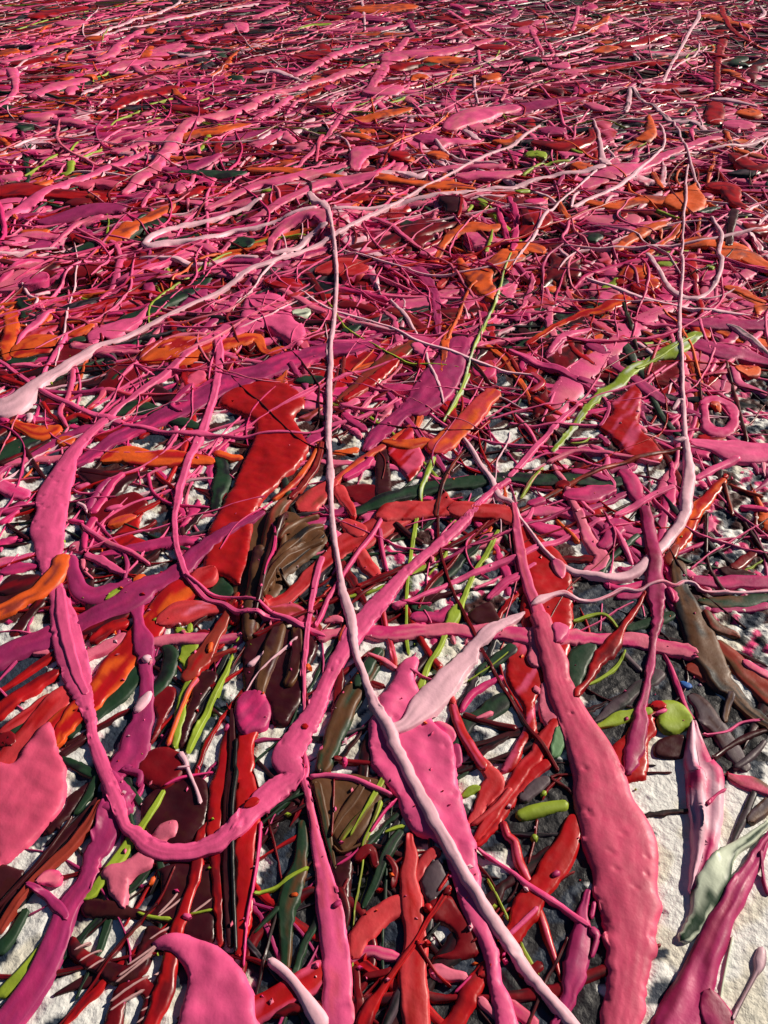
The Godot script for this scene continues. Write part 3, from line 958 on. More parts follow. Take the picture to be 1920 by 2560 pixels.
	strand('green_strand', 'gr', 'bk', 't', 1, 0, [7.3, -161.5, 3.4, 2.4, -154, 4.5, -1.1, -146.7, 3.9, -4, -138.6, 3.3, -7.8, -130.8, 2.1])
	strand('lime_strand', 'li', 'li', 'r', 1, 0, [0, -160.2, 1.2, 4.3, -162.2, 1.6, 8.5, -163.4, 1.5])
	strand('deep_pink_strand', 'dp', 'dp', 'r', 1, 0, [5.6, -174.7, 0.8, 0, -168, 1.1, -5.4, -159.6, 0.8])
	strand('deep_pink_strand', 'dp', 'dp', 'r', 1, 0, [-9.4, -152.8, 1.5, -13.4, -149.7, 1.3, -18, -146.7, 0.8])
	strand('lime_strand', 'li', 'li', 'r', 1, 0, [-48, -136, 1.5, -40.4, -138.6, 1.7, -35.1, -142.6, 1.7, -28.4, -146.4, 1.5])
	strand('crimson_strand', 'cr', 'cr', 'f', 1, 0, [-9.8, -112.5, 2.6, -8.2, -100.5, 3.1, -8.5, -91.5, 3])
	strand('crimson_strand', 'cr', 'cr', 'f', 1, 0, [-7.3, -108.1, 2.4, -1.6, -109.1, 2.9, 3.2, -110.6, 1.9])
	strand('crimson_strand', 'cr', 'cr', 'r', 1, 0, [-7.2, -101.5, 0.8, -1.5, -107.6, 0.8])
	strand('deep_pink_strand', 'dp', 'ro', 'f', 1, 0, [-11.7, -113.8, 3, -5.9, -116.5, 4.5, 1.1, -115.5, 4, 7, -113.8, 3])
	strand('rose_strand', 'ro', 'ro', 'f', 1, 0, [15.3, -110.6, 4.9, 22.6, -109.1, 5.3, 28.9, -108.1, 2.9])
	strand('rose_strand', 'ro', 'ro', 'f', 1, 0, [31.5, -101.9, 4.5, 36.2, -97.8, 3.4, 40, -96, 2.8])
	strand('red_strand', 'rd', 'co', 'f', 1, 0, [-45.2, -97.3, 9.2, -35.1, -102.4, 8.8, -27.6, -106.2, 8.4, -21.1, -110.1, 7.6], 'wide coral red strand passing under the pink spike')
	strand('branch', 'cx', 'cx', 'f', 1, 0, [21.3, -154, 4.6, 15.2, -148.5, 5.1, 9.8, -140.9, 6.7])
	stash('fork')
	strand('branch', 'cx', 'cx', 'f', 1, 0, [7.3, -133.5, 6.5, 2.8, -131.9, 8.1, -2.7, -127.5, 9.1, -8.1, -122.2, 8.1, -10.1, -115.5, 4.3])
	stash('fork')
	strand('coral_strand', 'cx', 'rd', 'f', 1.3, 0, [9.9, -159.3, 2.4, 10, -150.3, 5.9, 9.2, -140.9, 8, 10.1, -130.8, 8.9, 10.9, -121.2, 8.1, 10, -110.1, 10, 10.3, -101.5, 10.8, 10.5, -91.5, 11], 'thick coral red upright strand with a forked top')
	keep('fork')
	strand('red_strand', 'rd', 'cr', 't', 1, 0, [24.8, -139.4, 2.1, 19.6, -131.9, 2, 15.5, -126.4, 1.8, 11.4, -119.6, 2, 7, -114, 2.3, 2.7, -108.6, 2.4, -1.5, -102.9, 2.9, -5.1, -97.8, 5.3, -7.5, -91.5, 5.8])
	strand('crimson_strand', 'cr', 'cr', 'f', 1, 0, [24.5, -138, 3.2, 22.1, -135.7, 2.2])
	strand('red_strand', 'rd', 'cr', 'f', 1, 0, [35.5, -111.5, 4.9, 29.6, -104.3, 7.2, 26.1, -98.7, 6.1, 19.5, -92, 5.5])
	strand('red_drop', 'rd', 'rd', 'r', 1, 0, [14.2, -131, 3.5, 15.9, -131, 3.5, 17.7, -131, 3.5])
	strand('deep_pink_strand', 'dp', 'dp', 'r', 1, 0, [23.8, -103.3, 1, 30, -108.6, 0.8])
	strand('black_strand', 'bk', 'bk', 'r', 1, 0, [20.4, -126.4, 0.9, 14.7, -120.1, 0.8])
	strand('crimson_strand', 'cr', 'cr', 'r', 1, 0, [42.5, -131.9, 1, 37, -126.4, 0.8, 33.8, -122.2, 0.8])
	strand('crimson_strand', 'cr', 'cr', 'r', 1, 0, [-13.2, -142, 1.1, -15.2, -136.3, 1.3, -12.8, -130.8, 1.2, -13.2, -126.4, 0.8])
	strand('maroon_strand', 'mr', 'cr', 'f', 1, 0, [-16.5, -138.6, 3.4, -13.9, -130.8, 3.9, -14.2, -123.2, 2.7])
	strand('crimson_strand', 'cr', 'mr', 'f', 1, 0, [-11, -147.9, 3.5, -5.3, -152.8, 4.2, -2.9, -145.5, 3.4])
	strand('crimson_strand', 'cr', 'mr', 'r', 1, 0, [0.6, -150.3, 2, 4.1, -145.5, 3.1, 2.9, -138.6, 2])
	strand('red_strand', 'rd', 'cr', 'f', 1, 0, [68.6, -191.7, 4.4, 59, -183.1, 6.1, 51.8, -176.1, 6.6, 46.8, -170, 5.9, 42.4, -163.4, 5.2, 36.3, -155.8, 2.3])
	strand('red_strand', 'rd', 'cx', 'f', 1, 0, [77.8, -215.8, 3.9, 70.3, -203, 7, 62.3, -193.1, 6.9, 55.4, -185.1, 6.1, 47.9, -174.7, 6, 42.2, -166.7, 5.3, 35.9, -157.7, 2.3], 'long red strand running down past the lime green slug')
	strand('coral_red_strand', 'cx', 'rd', 'f', 1, 0, [37.4, -197.6, 4.2, 42.5, -188.7, 6.2, 45.1, -183.1, 8.8, 40.4, -174, 6.6, 33.3, -163.4, 2.3])
	strand('coral_red_strand', 'cx', 'cx', 'r', 1, 0, [52.2, -179.5, 2.5, 45.1, -171.3, 2.5, 34.6, -163.4, 1.8])
	strand('red_strand', 'rd', 'co', 'r', 1, 0, [46.9, -165.4, 3.3, 48.6, -159, 3.7, 50.7, -157.1, 3.7, 51.8, -147.9, 4.2, 54.8, -139.7, 2.9])
	strand('red_strand', 'rd', 'co', 'r', 1, 0, [54.4, -141.4, 2.6, 55.7, -134.6, 2.5, 56.8, -128.6, 3.3, 58.1, -121.2, 3.1, 59.6, -113.5, 2.2, 60.5, -106.2, 0.8])
	strand('red_strand', 'rd', 'cr', 'f', 1, 0, [48.9, -125.4, 5.1, 43.8, -119.1, 4.4, 39, -114.5, 4.4, 33.7, -109.6, 4.3])
	strand('red_strand', 'rd', 'cr', 'r', 1, 0, [35.9, -157.7, 1.9, 29.4, -150.3, 1.6, 24.2, -143.2, 1.4, 19.9, -136.9, 1.2])
	strand('crimson_strand', 'cr', 'rd', 'r', 1, 0, [61.4, -138.6, 1.7, 66.7, -142.6, 1.3, 72.4, -145.5, 0.8])
	strand('crimson_strand', 'cr', 'cr', 'r', 1, 0, [46.4, -131.9, 1.1, 40.4, -127.5, 1, 35.5, -122.7, 0.9, 30.8, -119.1, 0.8])
	strand('red_strand', 'rd', 'cr', 'r', 1, 0, [11.4, -119.6, 1.4, 14.9, -113.5, 1.1, 18.4, -108.6, 0.9, 22.9, -105.2, 0.8])
	strand('lime_strand', 'li', 'li', 'f', 1, 0, [31.2, -176.1, 2.5, 35.8, -178.8, 5.1, 39.8, -180.6, 3.1])
	strand('mauve_strand', 'mv', 'mv', 'f', 1, 0, [55.3, -174, 4.8, 62.3, -179.5, 6.1, 68.8, -185.2, 4.3])
	strand('crimson_strand', 'cr', 'cr', 'r', 1, 0, [73.9, -185.2, 1.2, 67.3, -179.5, 1.3, 64.1, -174.7, 1.1])
	strand('crimson_strand', 'cr', 'cr', 'r', 1, 0, [61, -166.7, 1.4, 58.5, -157.7, 1.1, 54.8, -147.9, 0.9])
	strand('maroon_strand', 'mr', 'mr', 'r', 1, 0, [51.2, -143.2, 0.9, 48.2, -137.4, 1, 44.9, -133.5, 1])
	strand('red_strand', 'rd', 'rd', 'f', 1.2, 0, [75.7, -166.7, 4.6, 70.6, -155.2, 11, 61, -143.2, 10, 53.3, -133.5, 10.4, 48.3, -125.4, 7.7, 45.5, -120.1, 4.1], 'glossy red leaf shaped strand beside the wide coral strand')
	strand('lime_strand', 'li', 'li', 'r', 1, 0, [38.6, -142.6, 0.8, 41.3, -136.3, 0.9, 44.8, -127.2, 0.8])
	strand('lime_drop', 'li', 'li', 'r', 1, 0, [39.3, -131.9, 2, 40.3, -131.9, 2, 41.3, -131.9, 2])
	strand('lime_strand', 'li', 'li', 'r', 1, 0, [48.1, -119.6, 0.8, 50.6, -114, 1.5, 53.4, -109.3, 0.8])
	strand('magenta_strand', 'mg', 'pu', 'f', 2.2, 0, [75.8, -138, 2.1, 72.5, -130.8, 3.7, 71.3, -124.8, 6.9, 69.2, -119.1, 9.7, 66.9, -112.5, 8.9, 63.4, -105.2, 6.7, 60.3, -99.2, 4.6, 55.3, -93.3, 2.6], 'magenta strand with a split top beside the wide coral strand')
	strand('magenta_strand', 'mg', 'mg', 'r', 1, 0, [72.9, -124.3, 3, 74.9, -122.2, 4, 75, -120.1, 2.3, 71.9, -114, 1.7])
	strand('magenta_strand', 'mg', 'mg', 'r', 1, 0, [77.3, -134.1, 1.4, 74.6, -127.5, 2])
	strand('crimson_strand', 'cr', 'cr', 'f', 1, 0, [54.8, -113.5, 3.3, 50.1, -110.1, 4.2, 46, -111, 4.5])
	strand('pink_strand', 'pk', 'pk', 'r', 1, 0, [44.1, -121.7, 1.9, 51.4, -127.5, 2, 56.1, -131.6, 1.5])
	strand('coral_strand', 'co', 'dp', 'f', 1, 0, [41.1, -101, 3, 45.3, -97.8, 5, 50.7, -93.3, 4.9])
	strand('maroon_strand', 'mr', 'cr', 't', 1, 0, [65.3, -121.7, 0.9, 60.1, -113.5, 1.2, 55.5, -107.6, 1.2, 51.9, -101.5, 1.2, 47, -93.3, 1.3])
	strand('crimson_strand', 'cr', 'mr', 'r', 1, 0, [120.5, -187.4, 0.8, 72.1, -185.9, 1.1, 75.5, -179.5, 1.4, 78.9, -174.4, 1])
	strand('marbled_strand', 'mw', 'dp', 't', 2.2, 0, [136.5, -213.3, 2.6, 134, -200.7, 8.1, 131.8, -188.7, 13.4, 133.1, -186.6, 16.3, 129.2, -170, 14.1, 124.6, -157.1, 10.6, 118.3, -144.9, 5.8, 113.3, -136.9, 1.9], 'pink and white marbled strand lying on the white canvas')
	strand('deep_pink_strand', 'dp', 'dp', 'f', 1, 0, [129.2, -171, 1.1, 133.8, -174.7, 1.3, 139.1, -177.8, 1.1])
	strand('red_drop', 'rd', 'rd', 'r', 1, 0, [123.9, -178.8, 2.3, 125, -178.8, 2.3, 126.1, -178.8, 2.3])
	strand('mauve_strand', 'mv', 'bk', 'r', 1, 0, [152, -178.8, 2.8, 144.7, -168.7, 3.2, 138.2, -160.2, 2.5, 132.7, -152.8, 0.8])
	strand('brown_strand', 'br', 'mv', 'f', 1, 0, [144, -164.7, 3.1, 150.5, -169.3, 5.8, 157.4, -174.7, 5.8])
	strand('coral_strand', 'co', 'br', 'f', 1, 0, [142.5, -186.3, 1.6, 147.8, -183.1, 6.9, 153.4, -180.9, 7, 158.4, -177.5, 4.7])
	strand('green_white_strand', 'gw', 'gr', 'f', 2.2, 0, [152.5, -164.7, 2, 139.9, -156.5, 4.5, 130.7, -150.3, 7.3, 124, -142, 10, 117.4, -133.5, 9.4, 111.7, -125.9, 6.9, 106, -121.2, 3.6], 'pale green and dark green marbled strand resting on the white canvas')
	strand('pale_green_strand', 'gw', 'gw', 'r', 1, 0, [124, -122.2, 0.8, 117.3, -110.1, 0.8, 110.8, -97.3, 0.8])
	strand('magenta_strand', 'mg', 'dm', 'f', 2.2, 0, [151.4, -160.2, 3, 142.5, -150.3, 5.4, 132.8, -139.1, 8.1, 125.4, -130.8, 8.4, 118.4, -122.7, 10.1, 112.2, -115, 11.4, 107.3, -107.6, 13.1, 102.1, -100.5, 13.8, 93.5, -91.5, 13.2], 'wide dark magenta strand beside the pale green strand')
	strand('dark_magenta_strand', 'dm', 'mg', 'f', 1, 0, [109.9, -104.3, 6.4, 109.9, -97.8, 10.9, 112.5, -91.5, 13.1])
	strand('magenta_strand', 'mg', 'mg', 'r', 1, 0, [144.5, -152.8, 1.3, 142.2, -143.2, 1.1, 142, -136.3, 1])
	strand('pale_mauve_strand', 'pw', 'mv', 'r', 1, 0, [133.3, -118.6, 2.6, 130.7, -113.5, 4.1, 127.9, -109.6, 1.7, 122.1, -103.3, 1.3, 114.6, -95.1, 1.2])
	strand('lime_slug', 'li', 'li', 'r', 1.2, 0, [52.3, -167.4, 4.9, 58.9, -169.2, 6.1, 67.3, -171.3, 5.7, 74.7, -173, 4.5], 'short thick lime green slug of paint touching the coral strand')
	strand('lime_drop', 'li', 'li', 'r', 1, 0, [57, -158.3, 3.2, 58.6, -158.3, 3.2, 60.2, -158.3, 3.2])
	strand('green_strand', 'gr', 'gr', 'f', 1, 0, [100.1, -255.8, 6.6, 93.6, -249.2, 10.5, 89.6, -239, 8.9, 87.2, -230.1, 3.4])
	strand('green_strand', 'gr', 'gr', 'f', 1, 0, [146.8, -277, 5.2, 132.1, -270.8, 6.1, 118.8, -266.2, 4])
	strand('green_strand', 'gr', 'gr', 'r', 1, 0, [112.1, -300.1, 3.8, 120.8, -314.1, 3.9, 130.4, -323.9, 4, 142.8, -336.7, 3.4])
	pool('red_pool', 'rd', 'rd', 'f', 1.2, 0, [75.8, -344.6, 82.9, -339.3, 90, -329, 97, -320.2, 99.4, -305.8, 98.6, -296.6, 97.1, -284.5, 95.4, -274.9, 90.8, -257.8, 85.7, -245.4, 80.9, -247.3, 69.2, -257.8, 69.2, -280.2, 75.3, -302.4, 71.1, -314.1], 'red pool with a pale thread crossing it, beneath the coral strand')
	pool('red_pool', 'rd', 'co', 'f', 1, 0, [56.8, -240.8, 61.8, -257.8, 69.9, -257.3, 71.4, -247.3, 75.2, -239, 74.1, -233.6, 69.2, -225, 68.2, -219.9, 66.9, -206.9, 61.4, -200.7, 57.6, -191.7, 53.2, -187.4, 48, -187.4, 54.6, -199.2, 59.6, -206.9, 62.5, -219.1, 59.5, -227.5])
	pool('rose_pool', 'ro', 'ro', 'f', 0.6, 0, [72.1, -232.8, 77.1, -232.8, 80.7, -225, 78.3, -214.9, 71.9, -208.5, 69.7, -211.7, 69.5, -219.9])
	strand('light_green_strand', 'gl', 'gl', 'f', 1, 0, [76.6, -208.5, 3.3, 74.6, -200.7, 6.3, 71.8, -193.9, 2.5])
	strand('mauve_strand', 'mv', 'bk', 'f', 1, 0, [92.8, -212.5, 2, 101.7, -219.1, 5.4, 114.3, -228.4, 6.9, 128.3, -239, 7])
	strand('mauve_strand', 'mv', 'mv', 'r', 1, 0, [114, -252, 3.6, 120.6, -239.9, 3.5])
	strand('mauve_strand', 'mv', 'mr', 'f', 1, 0, [141.3, -225, 7.3, 144, -215.8, 11.1, 147.2, -204.6, 10.1, 151.6, -190.2, 6])
	strand('mauve_strand', 'mv', 'mv', 'r', 1, 0, [165.2, -203, 2.4, 155.7, -194.6, 3.3, 146.6, -188.7, 2.4])
	strand('maroon_strand', 'mr', 'mr', 'r', 1, 0, [170, -208.5, 1.6, 159.5, -205.3, 3.1, 148.1, -199.2, 2.4, 138.1, -192.4, 1.9])
	strand('blue_strand', 'bl', 'bl', 'f', 1, 0, [137, -234.5, 2.8, 139.8, -231.9, 4.2, 141.7, -231, 1.8])
	strand('brick_red_strand', 'bc', 'br', 'f', 1, 0, [162.3, -257.8, 4.7, 166.5, -248.2, 11.7, 169.9, -237.2, 13.4, 176.1, -225, 13.3])
	strand('brick_red_strand', 'bc', 'bc', 'f', 1, 0, [141.5, -242.6, 6.6, 149.3, -239.9, 10.5, 153.7, -235.4, 6.6])
	strand('magenta_strand', 'mg', 'dp', 'f', 1, 0, [163.7, -300.1, 6.7, 175.4, -298.9, 8.8, 187.5, -298.9, 9.8, 203.6, -298.9, 10.9])
	strand('magenta_strand', 'mg', 'mg', 'f', 1, 0, [165.2, -279.1, 3.9, 179.5, -280.2, 4.9, 197.4, -282.3, 5.9])
	strand('green_strand', 'gr', 'br', 'f', 1, 0, [162.4, -285, 5.2, 174.7, -284.5, 9.1, 187.1, -286.1, 7.8, 199.7, -288.3, 5.8])
	strand('crimson_strand', 'cr', 'cr', 'f', 1, 0, [185, -308.2, 5.7, 198.6, -319, 5.8, 205.6, -324.6, 3])
	strand('maroon_strand', 'mr', 'mr', 'r', 1, 0, [186.5, -355.5, 2.6, 175.6, -320.2, 1.9, 174.2, -300.1, 2.3, 176.9, -291, 2])
	strand('maroon_strand', 'mr', 'mr', 'r', 1, 0, [205, -347.3, 2.4, 206, -332.8, 2, 207.2, -312.9, 1.5])
	strand('pink_strand', 'pk', 'pk', 'r', 1, 0, [164, -309.4, 0.9, 178.5, -321.5, 1, 194.9, -332.8, 1, 212.5, -343.9, 1.1])
	strand('red_strand', 'rd', 'or', 'f', 1, 0, [178.2, -351.4, 6.6, 168.6, -336.7, 8, 161.4, -326.5, 6.4, 152.5, -315.4, 4])
	strand('brick_red_strand', 'bc', 'bc', 'f', 1, 0, [161.4, -326.5, 4.8, 154.5, -316.6, 6.2, 152, -310.6, 4.6])
	strand('brown_strand', 'br', 'bk', 'f', 1.5, 0, [157.3, -311.7, 7.3, 154.7, -296.6, 10.5, 153.9, -280.2, 14.5, 153.9, -264.7, 17.4, 153.9, -250.1, 15.7, 155.4, -236.3, 13.2, 159.6, -227.5, 10.2, 162.9, -219.1, 7.7, 170, -208.5, 6], 'dark brown ridged strand slanting across the white pebbled canvas')
	strand('brown_strand', 'br', 'bc', 'r', 1, 0, [161, -278.1, 4.5, 163.9, -267.7, 7.1, 170.9, -263.7, 4.9, 173.7, -260.7, 2.4])
	strand('brown_strand', 'br', 'mv', 'f', 1, 0, [158.9, -227.5, 3.7, 153.3, -219.1, 3.7, 150.2, -211.7, 1.9])
	strand('pink_strand', 'pk', 'co', 'f', 1, 0, [169.5, -246.3, 3, 174.8, -240.8, 5.9, 180.3, -236.3, 5.8])
	strand('pink_strand', 'pk', 'pk', 'r', 1, 0, [138, -204.9, 1, 149.3, -206.9, 1.3, 157.6, -211.7, 1.4, 167.4, -212.5, 1.4])
	strand('dark_magenta_strand', 'dm', 'dp', 'r', 1, 0, [133.4, -253, 2, 135, -242.6, 2.6, 134.9, -231.9, 2.9, 135.4, -221.6, 2.2, 136.9, -212.5, 1.5])
	strand('deep_pink_strand', 'dp', 'mg', 'f', 1, 0, [120.9, -288.8, 4, 129, -289.9, 5.8, 137.8, -293.3, 4.1, 147, -292.2, 6.7, 148.1, -284.5, 3.5])
	strand('deep_pink_strand', 'dp', 'dp', 'r', 1, 0, [115.1, -298.9, 4.2, 122.1, -294.4, 4.9, 135.7, -297.8, 4.6, 142.1, -297.8, 3.2])
	strand('deep_pink_strand', 'dp', 'mg', 'f', 1, 0, [79.7, -347.3, 3.8, 89.3, -341.3, 10.1, 99.1, -338, 10.2, 108.1, -335.4, 6.3])
	strand('pink_strand', 'pk', 'pk', 't', 1, 0, [66.8, -312.9, 4.1, 82.5, -323.9, 4.2, 96.1, -330.3, 3.9, 110.6, -339.3, 3.4, 121.5, -346, 3, 135.5, -354.1, 2.6])
	strand('pink_strand', 'pk', 'pk', 't', 1, 0, [64.8, -296.1, 2.7, 74.1, -305.8, 2.6, 81.5, -311.7, 2])
	strand('orange_strand', 'or', 'or', 'r', 1, 0, [98.5, -350, 2.1, 101.5, -342, 2.4, 103.5, -338, 2.1, 107.8, -329, 2.7])
	strand('rose_strand', 'ro', 'pk', 'f', 1, 0, [111.9, -355.5, 6.5, 112.9, -338, 7.5, 115.8, -326.5, 10.7, 118.5, -319, 9.2, 114.2, -310.6, 7.6, 108, -308.2, 5.1])
	strand('magenta_strand', 'mg', 'dp', 'f', 1, 0, [120, -326.5, 6.9, 125.6, -332.8, 9.4, 133.1, -343.3, 12.1, 140.9, -339.3, 6.4, 146.4, -340.6, 2.3])
	strand('pink_strand', 'pk', 'pk', 'r', 1, 0, [127.9, -343.3, 2.4, 130.2, -334.1, 2.8, 131.8, -322.7, 3.5, 133.4, -311.7, 1.9])
	strand('deep_pink_strand', 'dp', 'dp', 'r', 1, 0, [120.2, -335.4, 0.9, 129, -340.6, 2.1, 142.4, -346, 1.6, 160.4, -354.1, 1.6])
	strand('magenta_strand', 'mg', 'mg', 'r', 1, 0, [124.9, -310.6, 3.5, 128.5, -308.2, 4.2, 134, -310.6, 2.2])
	strand('pink_strand', 'pk', 'pk', 'r', 1, 0, [111.3, -284.5, 0.9, 106.6, -265.7, 0.8])
	strand('pink_strand', 'pk', 'pk', 'r', 1, 0, [95.9, -265.2, 0.8, 106.1, -270.8, 0.8, 118.9, -280.2, 0.9, 128, -285.6, 0.8])
	strand('pink_strand', 'pk', 'pk', 'r', 1, 0, [131.4, -283.4, 1.1, 130.8, -274.9, 0.8])
	pool('red_pool', 'rd', 'rd', 'f', 1.2, 0, [118.3, -222, 125.9, -222, 126.1, -217.8, 120.2, -213.3, 119.2, -206.9, 114.2, -200.7, 110.2, -187.4, 107.8, -183, 94.5, -183, 95.1, -191.7, 98.4, -200.7, 105.1, -206.9, 110.7, -213.3])
	strand('lime_strand', 'li', 'li', 'f', 1.2, 0, [93.6, -209.7, 2.2, 102.5, -213.3, 5.7, 110.6, -215.8, 5.9, 118.5, -217.4, 3.6])
	pool('lime_pool', 'li', 'li', 'f', 2.2, 0, [124, -222.8, 131.1, -223.3, 135.6, -219.9, 137, -214.1, 134.6, -209.3, 126.1, -205.3, 120.5, -206.9, 119.9, -212.5, 122.8, -218.2], 'plump lime green blob of paint next to the red pool')
	strand('red_strand', 'rd', 'rd', 'f', 1, 0, [119.1, -219.9, 4.8, 123.9, -219.9, 5.1, 125.4, -217.8, 3.4])
	strand('pink_strand', 'pk', 'pk', 'r', 1, 0, [120, -215.3, 1.1, 123.4, -216.4, 2.2, 126.2, -217.4, 1.4])
	strand('green_strand', 'gr', 'bk', 'f', 1, 0, [56.3, -331.5, 4.4, 42.4, -316.6, 5.6, 30, -302.4, 6.3, 18.2, -288.8, 4.4])
	strand('green_strand', 'gr', 'gr', 'f', 1, 0, [31.5, -330.3, 3.8, 22.6, -319, 2.9, 14, -310.6, 2.9])
	strand('olive_strand', 'br', 'gr', 't', 1, 0, [-2.2, -254.9, 6.3, -6.5, -242.6, 9, -12.7, -231.9, 10.2, -17.8, -219.1, 9.9, -20.7, -206.9, 9.7, -24.6, -193.1, 8.2, -26.1, -185.2, 5.6], 'olive brown grooved strand running beside the long pink loop')
	strand('green_strand', 'gr', 'gr', 'f', 1, 0, [-2.2, -253.9, 4.6, -7.9, -241.7, 6, -13.3, -230.1, 5.1])
	strand('green_strand', 'gr', 'bk', 'f', 1, 0, [63.1, -255.8, 7.8, 51.6, -245.4, 6.9, 42.3, -238.1, 3.8])
	strand('lime_strand', 'li', 'li', 'r', 1, 0, [59.5, -251.1, 0.8, 49.9, -242.6, 0.8, 38.4, -234.1, 0.8])
	strand('green_strand', 'gr', 'bk', 'f', 1, 0, [54.9, -224.1, 8.7, 44.5, -216.6, 9.4, 37.3, -212.5, 6.9, 30.4, -200.7, 5.9])
	strand('green_strand', 'gr', 'gr', 'f', 1, 0, [13.3, -281.3, 7.1, 19.5, -280.2, 5.9, 24.7, -276, 5.6])
	strand('brown_strand', 'br', 'bc', 't', 2, 0, [-51.9, -372.4, 4.7, -61.1, -355.2, 8.2, -62.5, -331.3, 11.7, -62.6, -309.1, 10.3, -64.6, -285.3, 8.7, -64.3, -263.5, 6.4])
	strand('brown_strand', 'br', 'mr', 'r', 1.6, 0, [-68, -323.7, 6.6, -66.7, -302.1, 8.3, -67.4, -278.9, 8, -65.7, -257.6, 5.9])
	strand('brown_strand', 'br', 'br', 'r', 1.8, 0, [-58.7, -347.3, 4.4, -54.9, -326.5, 4.1, -57.3, -308.2, 4.7, -58.7, -291, 2.4])
	strand('brown_strand', 'br', 'bk', 't', 1, 0, [-33.4, -335.4, 4, -42.8, -322.7, 4.3, -51.8, -310.6, 4.2, -56.4, -300.1, 2.9])
	strand('brown_strand', 'br', 'br', 'r', 1, 0, [-40.8, -342, 2.4, -46.9, -331.5, 2.4, -53.8, -323.9, 2.1])
	strand('brown_strand', 'br', 'bk', 't', 1.5, 0, [-33.8, -343, 4.2, -43.6, -335.1, 5.9, -54.7, -316.3, 5.5, -62.3, -295.3, 3.6])
	strand('brown_strand', 'br', 'bc', 'r', 1.4, 0, [-36.9, -351.1, 3.5, -49.5, -343, 4.7, -58.3, -327.5, 3.9])
	strand('brown_strand', 'br', 'br', 't', 1.4, 0, [-33, -329.4, 3.2, -45.2, -321.8, 5, -56.1, -305.6, 4.6, -62.3, -285.3, 3.1])
	strand('maroon_strand', 'mr', 'mr', 'r', 1.6, 0, [-55.4, -351.1, 3, -60.5, -323.7, 3.7, -62.3, -295.3, 3.2, -63.9, -269.6, 2.7])
	strand('brown_strand', 'br', 'mr', 't', 1.6, 0, [-50.5, -272.6, 6.4, -53.2, -254.7, 9.1, -55.7, -237.9, 7.3, -56.3, -224.8, 4])
	strand('maroon_strand', 'mr', 'br', 't', 1.4, 0, [-43.1, -266.5, 5.4, -41.4, -246.2, 7.2, -44.2, -230, 5.2])
	strand('black_strand', 'bk', 'br', 'r', 1, 0, [-55, -302.4, 1.2, -46.9, -292.2, 1.5, -38.1, -281.3, 1.2])
	strand('coral_strand', 'cx', 'rd', 'f', 1, 0, [16.9, -355.5, 11.8, 1.8, -346, 15.8, -9.4, -335.4, 18.5, -17.8, -329, 18.4, -25.9, -321.5, 11.3, -33.7, -311.7, 9.7, -40.4, -301.2, 10.2, -46, -291, 9.3, -51.7, -284.5, 8.8, -58.3, -280.2, 6], 'coral red splash that turns brown where it meets the brown pool')
	strand('coral_red_strand', 'cx', 'cx', 'f', 1, 0, [-23.7, -348.7, 6.1, -18.2, -342, 11, -11.1, -332.8, 10.8])
	strand('coral_red_strand', 'cx', 'rd', 'f', 1, 0, [-15.1, -323.9, 9.1, -8.2, -311.7, 8.9, -2.4, -301.2, 4.3])
	strand('brick_red_strand', 'bc', 'co', 'f', 1, 0, [-57, -276, 6, -50.1, -276, 11, -43.2, -276, 9.1, -32.5, -265.7, 5])
	strand('crimson_strand', 'cr', 'mr', 't', 1.3, 0, [-63.5, -259.7, 2.3, -48.1, -270.8, 2.3, -33.5, -281.3, 2.8, -21.3, -288.8, 3.2, -6.4, -300.1, 3.6, 5.8, -307, 3.3, 22.5, -316.6, 3.3, 40, -329, 3.7, 56.5, -342, 3.7, 73.6, -354.1, 3.4], 'dark red twin ridged line under the long pink loop')
	strand('maroon_strand', 'mr', 'mr', 'r', 1, 0, [6.1, -344.6, 3.2, 14.6, -335.4, 4, 22.1, -329, 3.3])
	strand('magenta_strand', 'mg', 'dp', 'r', 1, 0, [-2.5, -339.3, 2.7, -0.8, -321.5, 2.9, 1.7, -305.8, 1.8])
	strand('magenta_strand', 'mg', 'mg', 'r', 1, 0, [26.1, -342, 1.8, 27.4, -332.8, 1.9])
	strand('red_strand', 'rd', 'co', 'r', 1, 0, [-0.7, -278.1, 3.3, 1.5, -263.7, 3.3, 4.4, -250.1, 3.5, 5.4, -240.8, 2.3])
	strand('red_strand', 'rd', 'cr', 'r', 1, 0, [10.9, -281.3, 3.3, 17.3, -261.7, 3.2, 22.7, -248.2, 3.8, 26.7, -241.7, 4.5])
	strand('rose_strand', 'ro', 'rd', 'r', 1, 0, [-8.4, -249.6, 2.3, 0, -245.4, 3.3, 5.8, -241.3, 2.3])
	strand('magenta_strand', 'mg', 'dp', 'f', 1, 0, [15.4, -273.9, 5.9, 22.4, -274.9, 6.9, 28.5, -274.9, 9.2, 33.5, -281.3, 4.2])
	strand('pink_strand', 'pk', 'pk', 'r', 1, 0, [20.2, -279.1, 0.9, 22.3, -273.9, 0.8, 23.7, -269.8, 0.9])
	strand('crimson_strand', 'cr', 'cr', 'r', 1, 0, [-6.3, -233.6, 3.9, 0.7, -231, 2.6])
	strand('crimson_strand', 'cr', 'cr', 'r', 1, 0, [-21.4, -192.4, 2, -12.3, -191.7, 2.5, -3.8, -190.8, 1.5])
	strand('crimson_strand', 'cr', 'mr', 'r', 1, 0, [34.8, -215.8, 3.1, 45.4, -211.7, 3.1, 58.5, -208.5, 3.7])
	strand('deep_pink_strand', 'dp', 'dp', 'r', 1, 0, [55.7, -237.2, 3.1, 45.9, -231.9, 3.6, 38.3, -225, 3.5, 33.9, -216.6, 2])
	strand('rose_strand', 'ro', 'dp', 'f', 1, 0, [22.4, -212.5, 7.2, 26.1, -206.9, 9.2, 29.1, -200.7, 4.8])
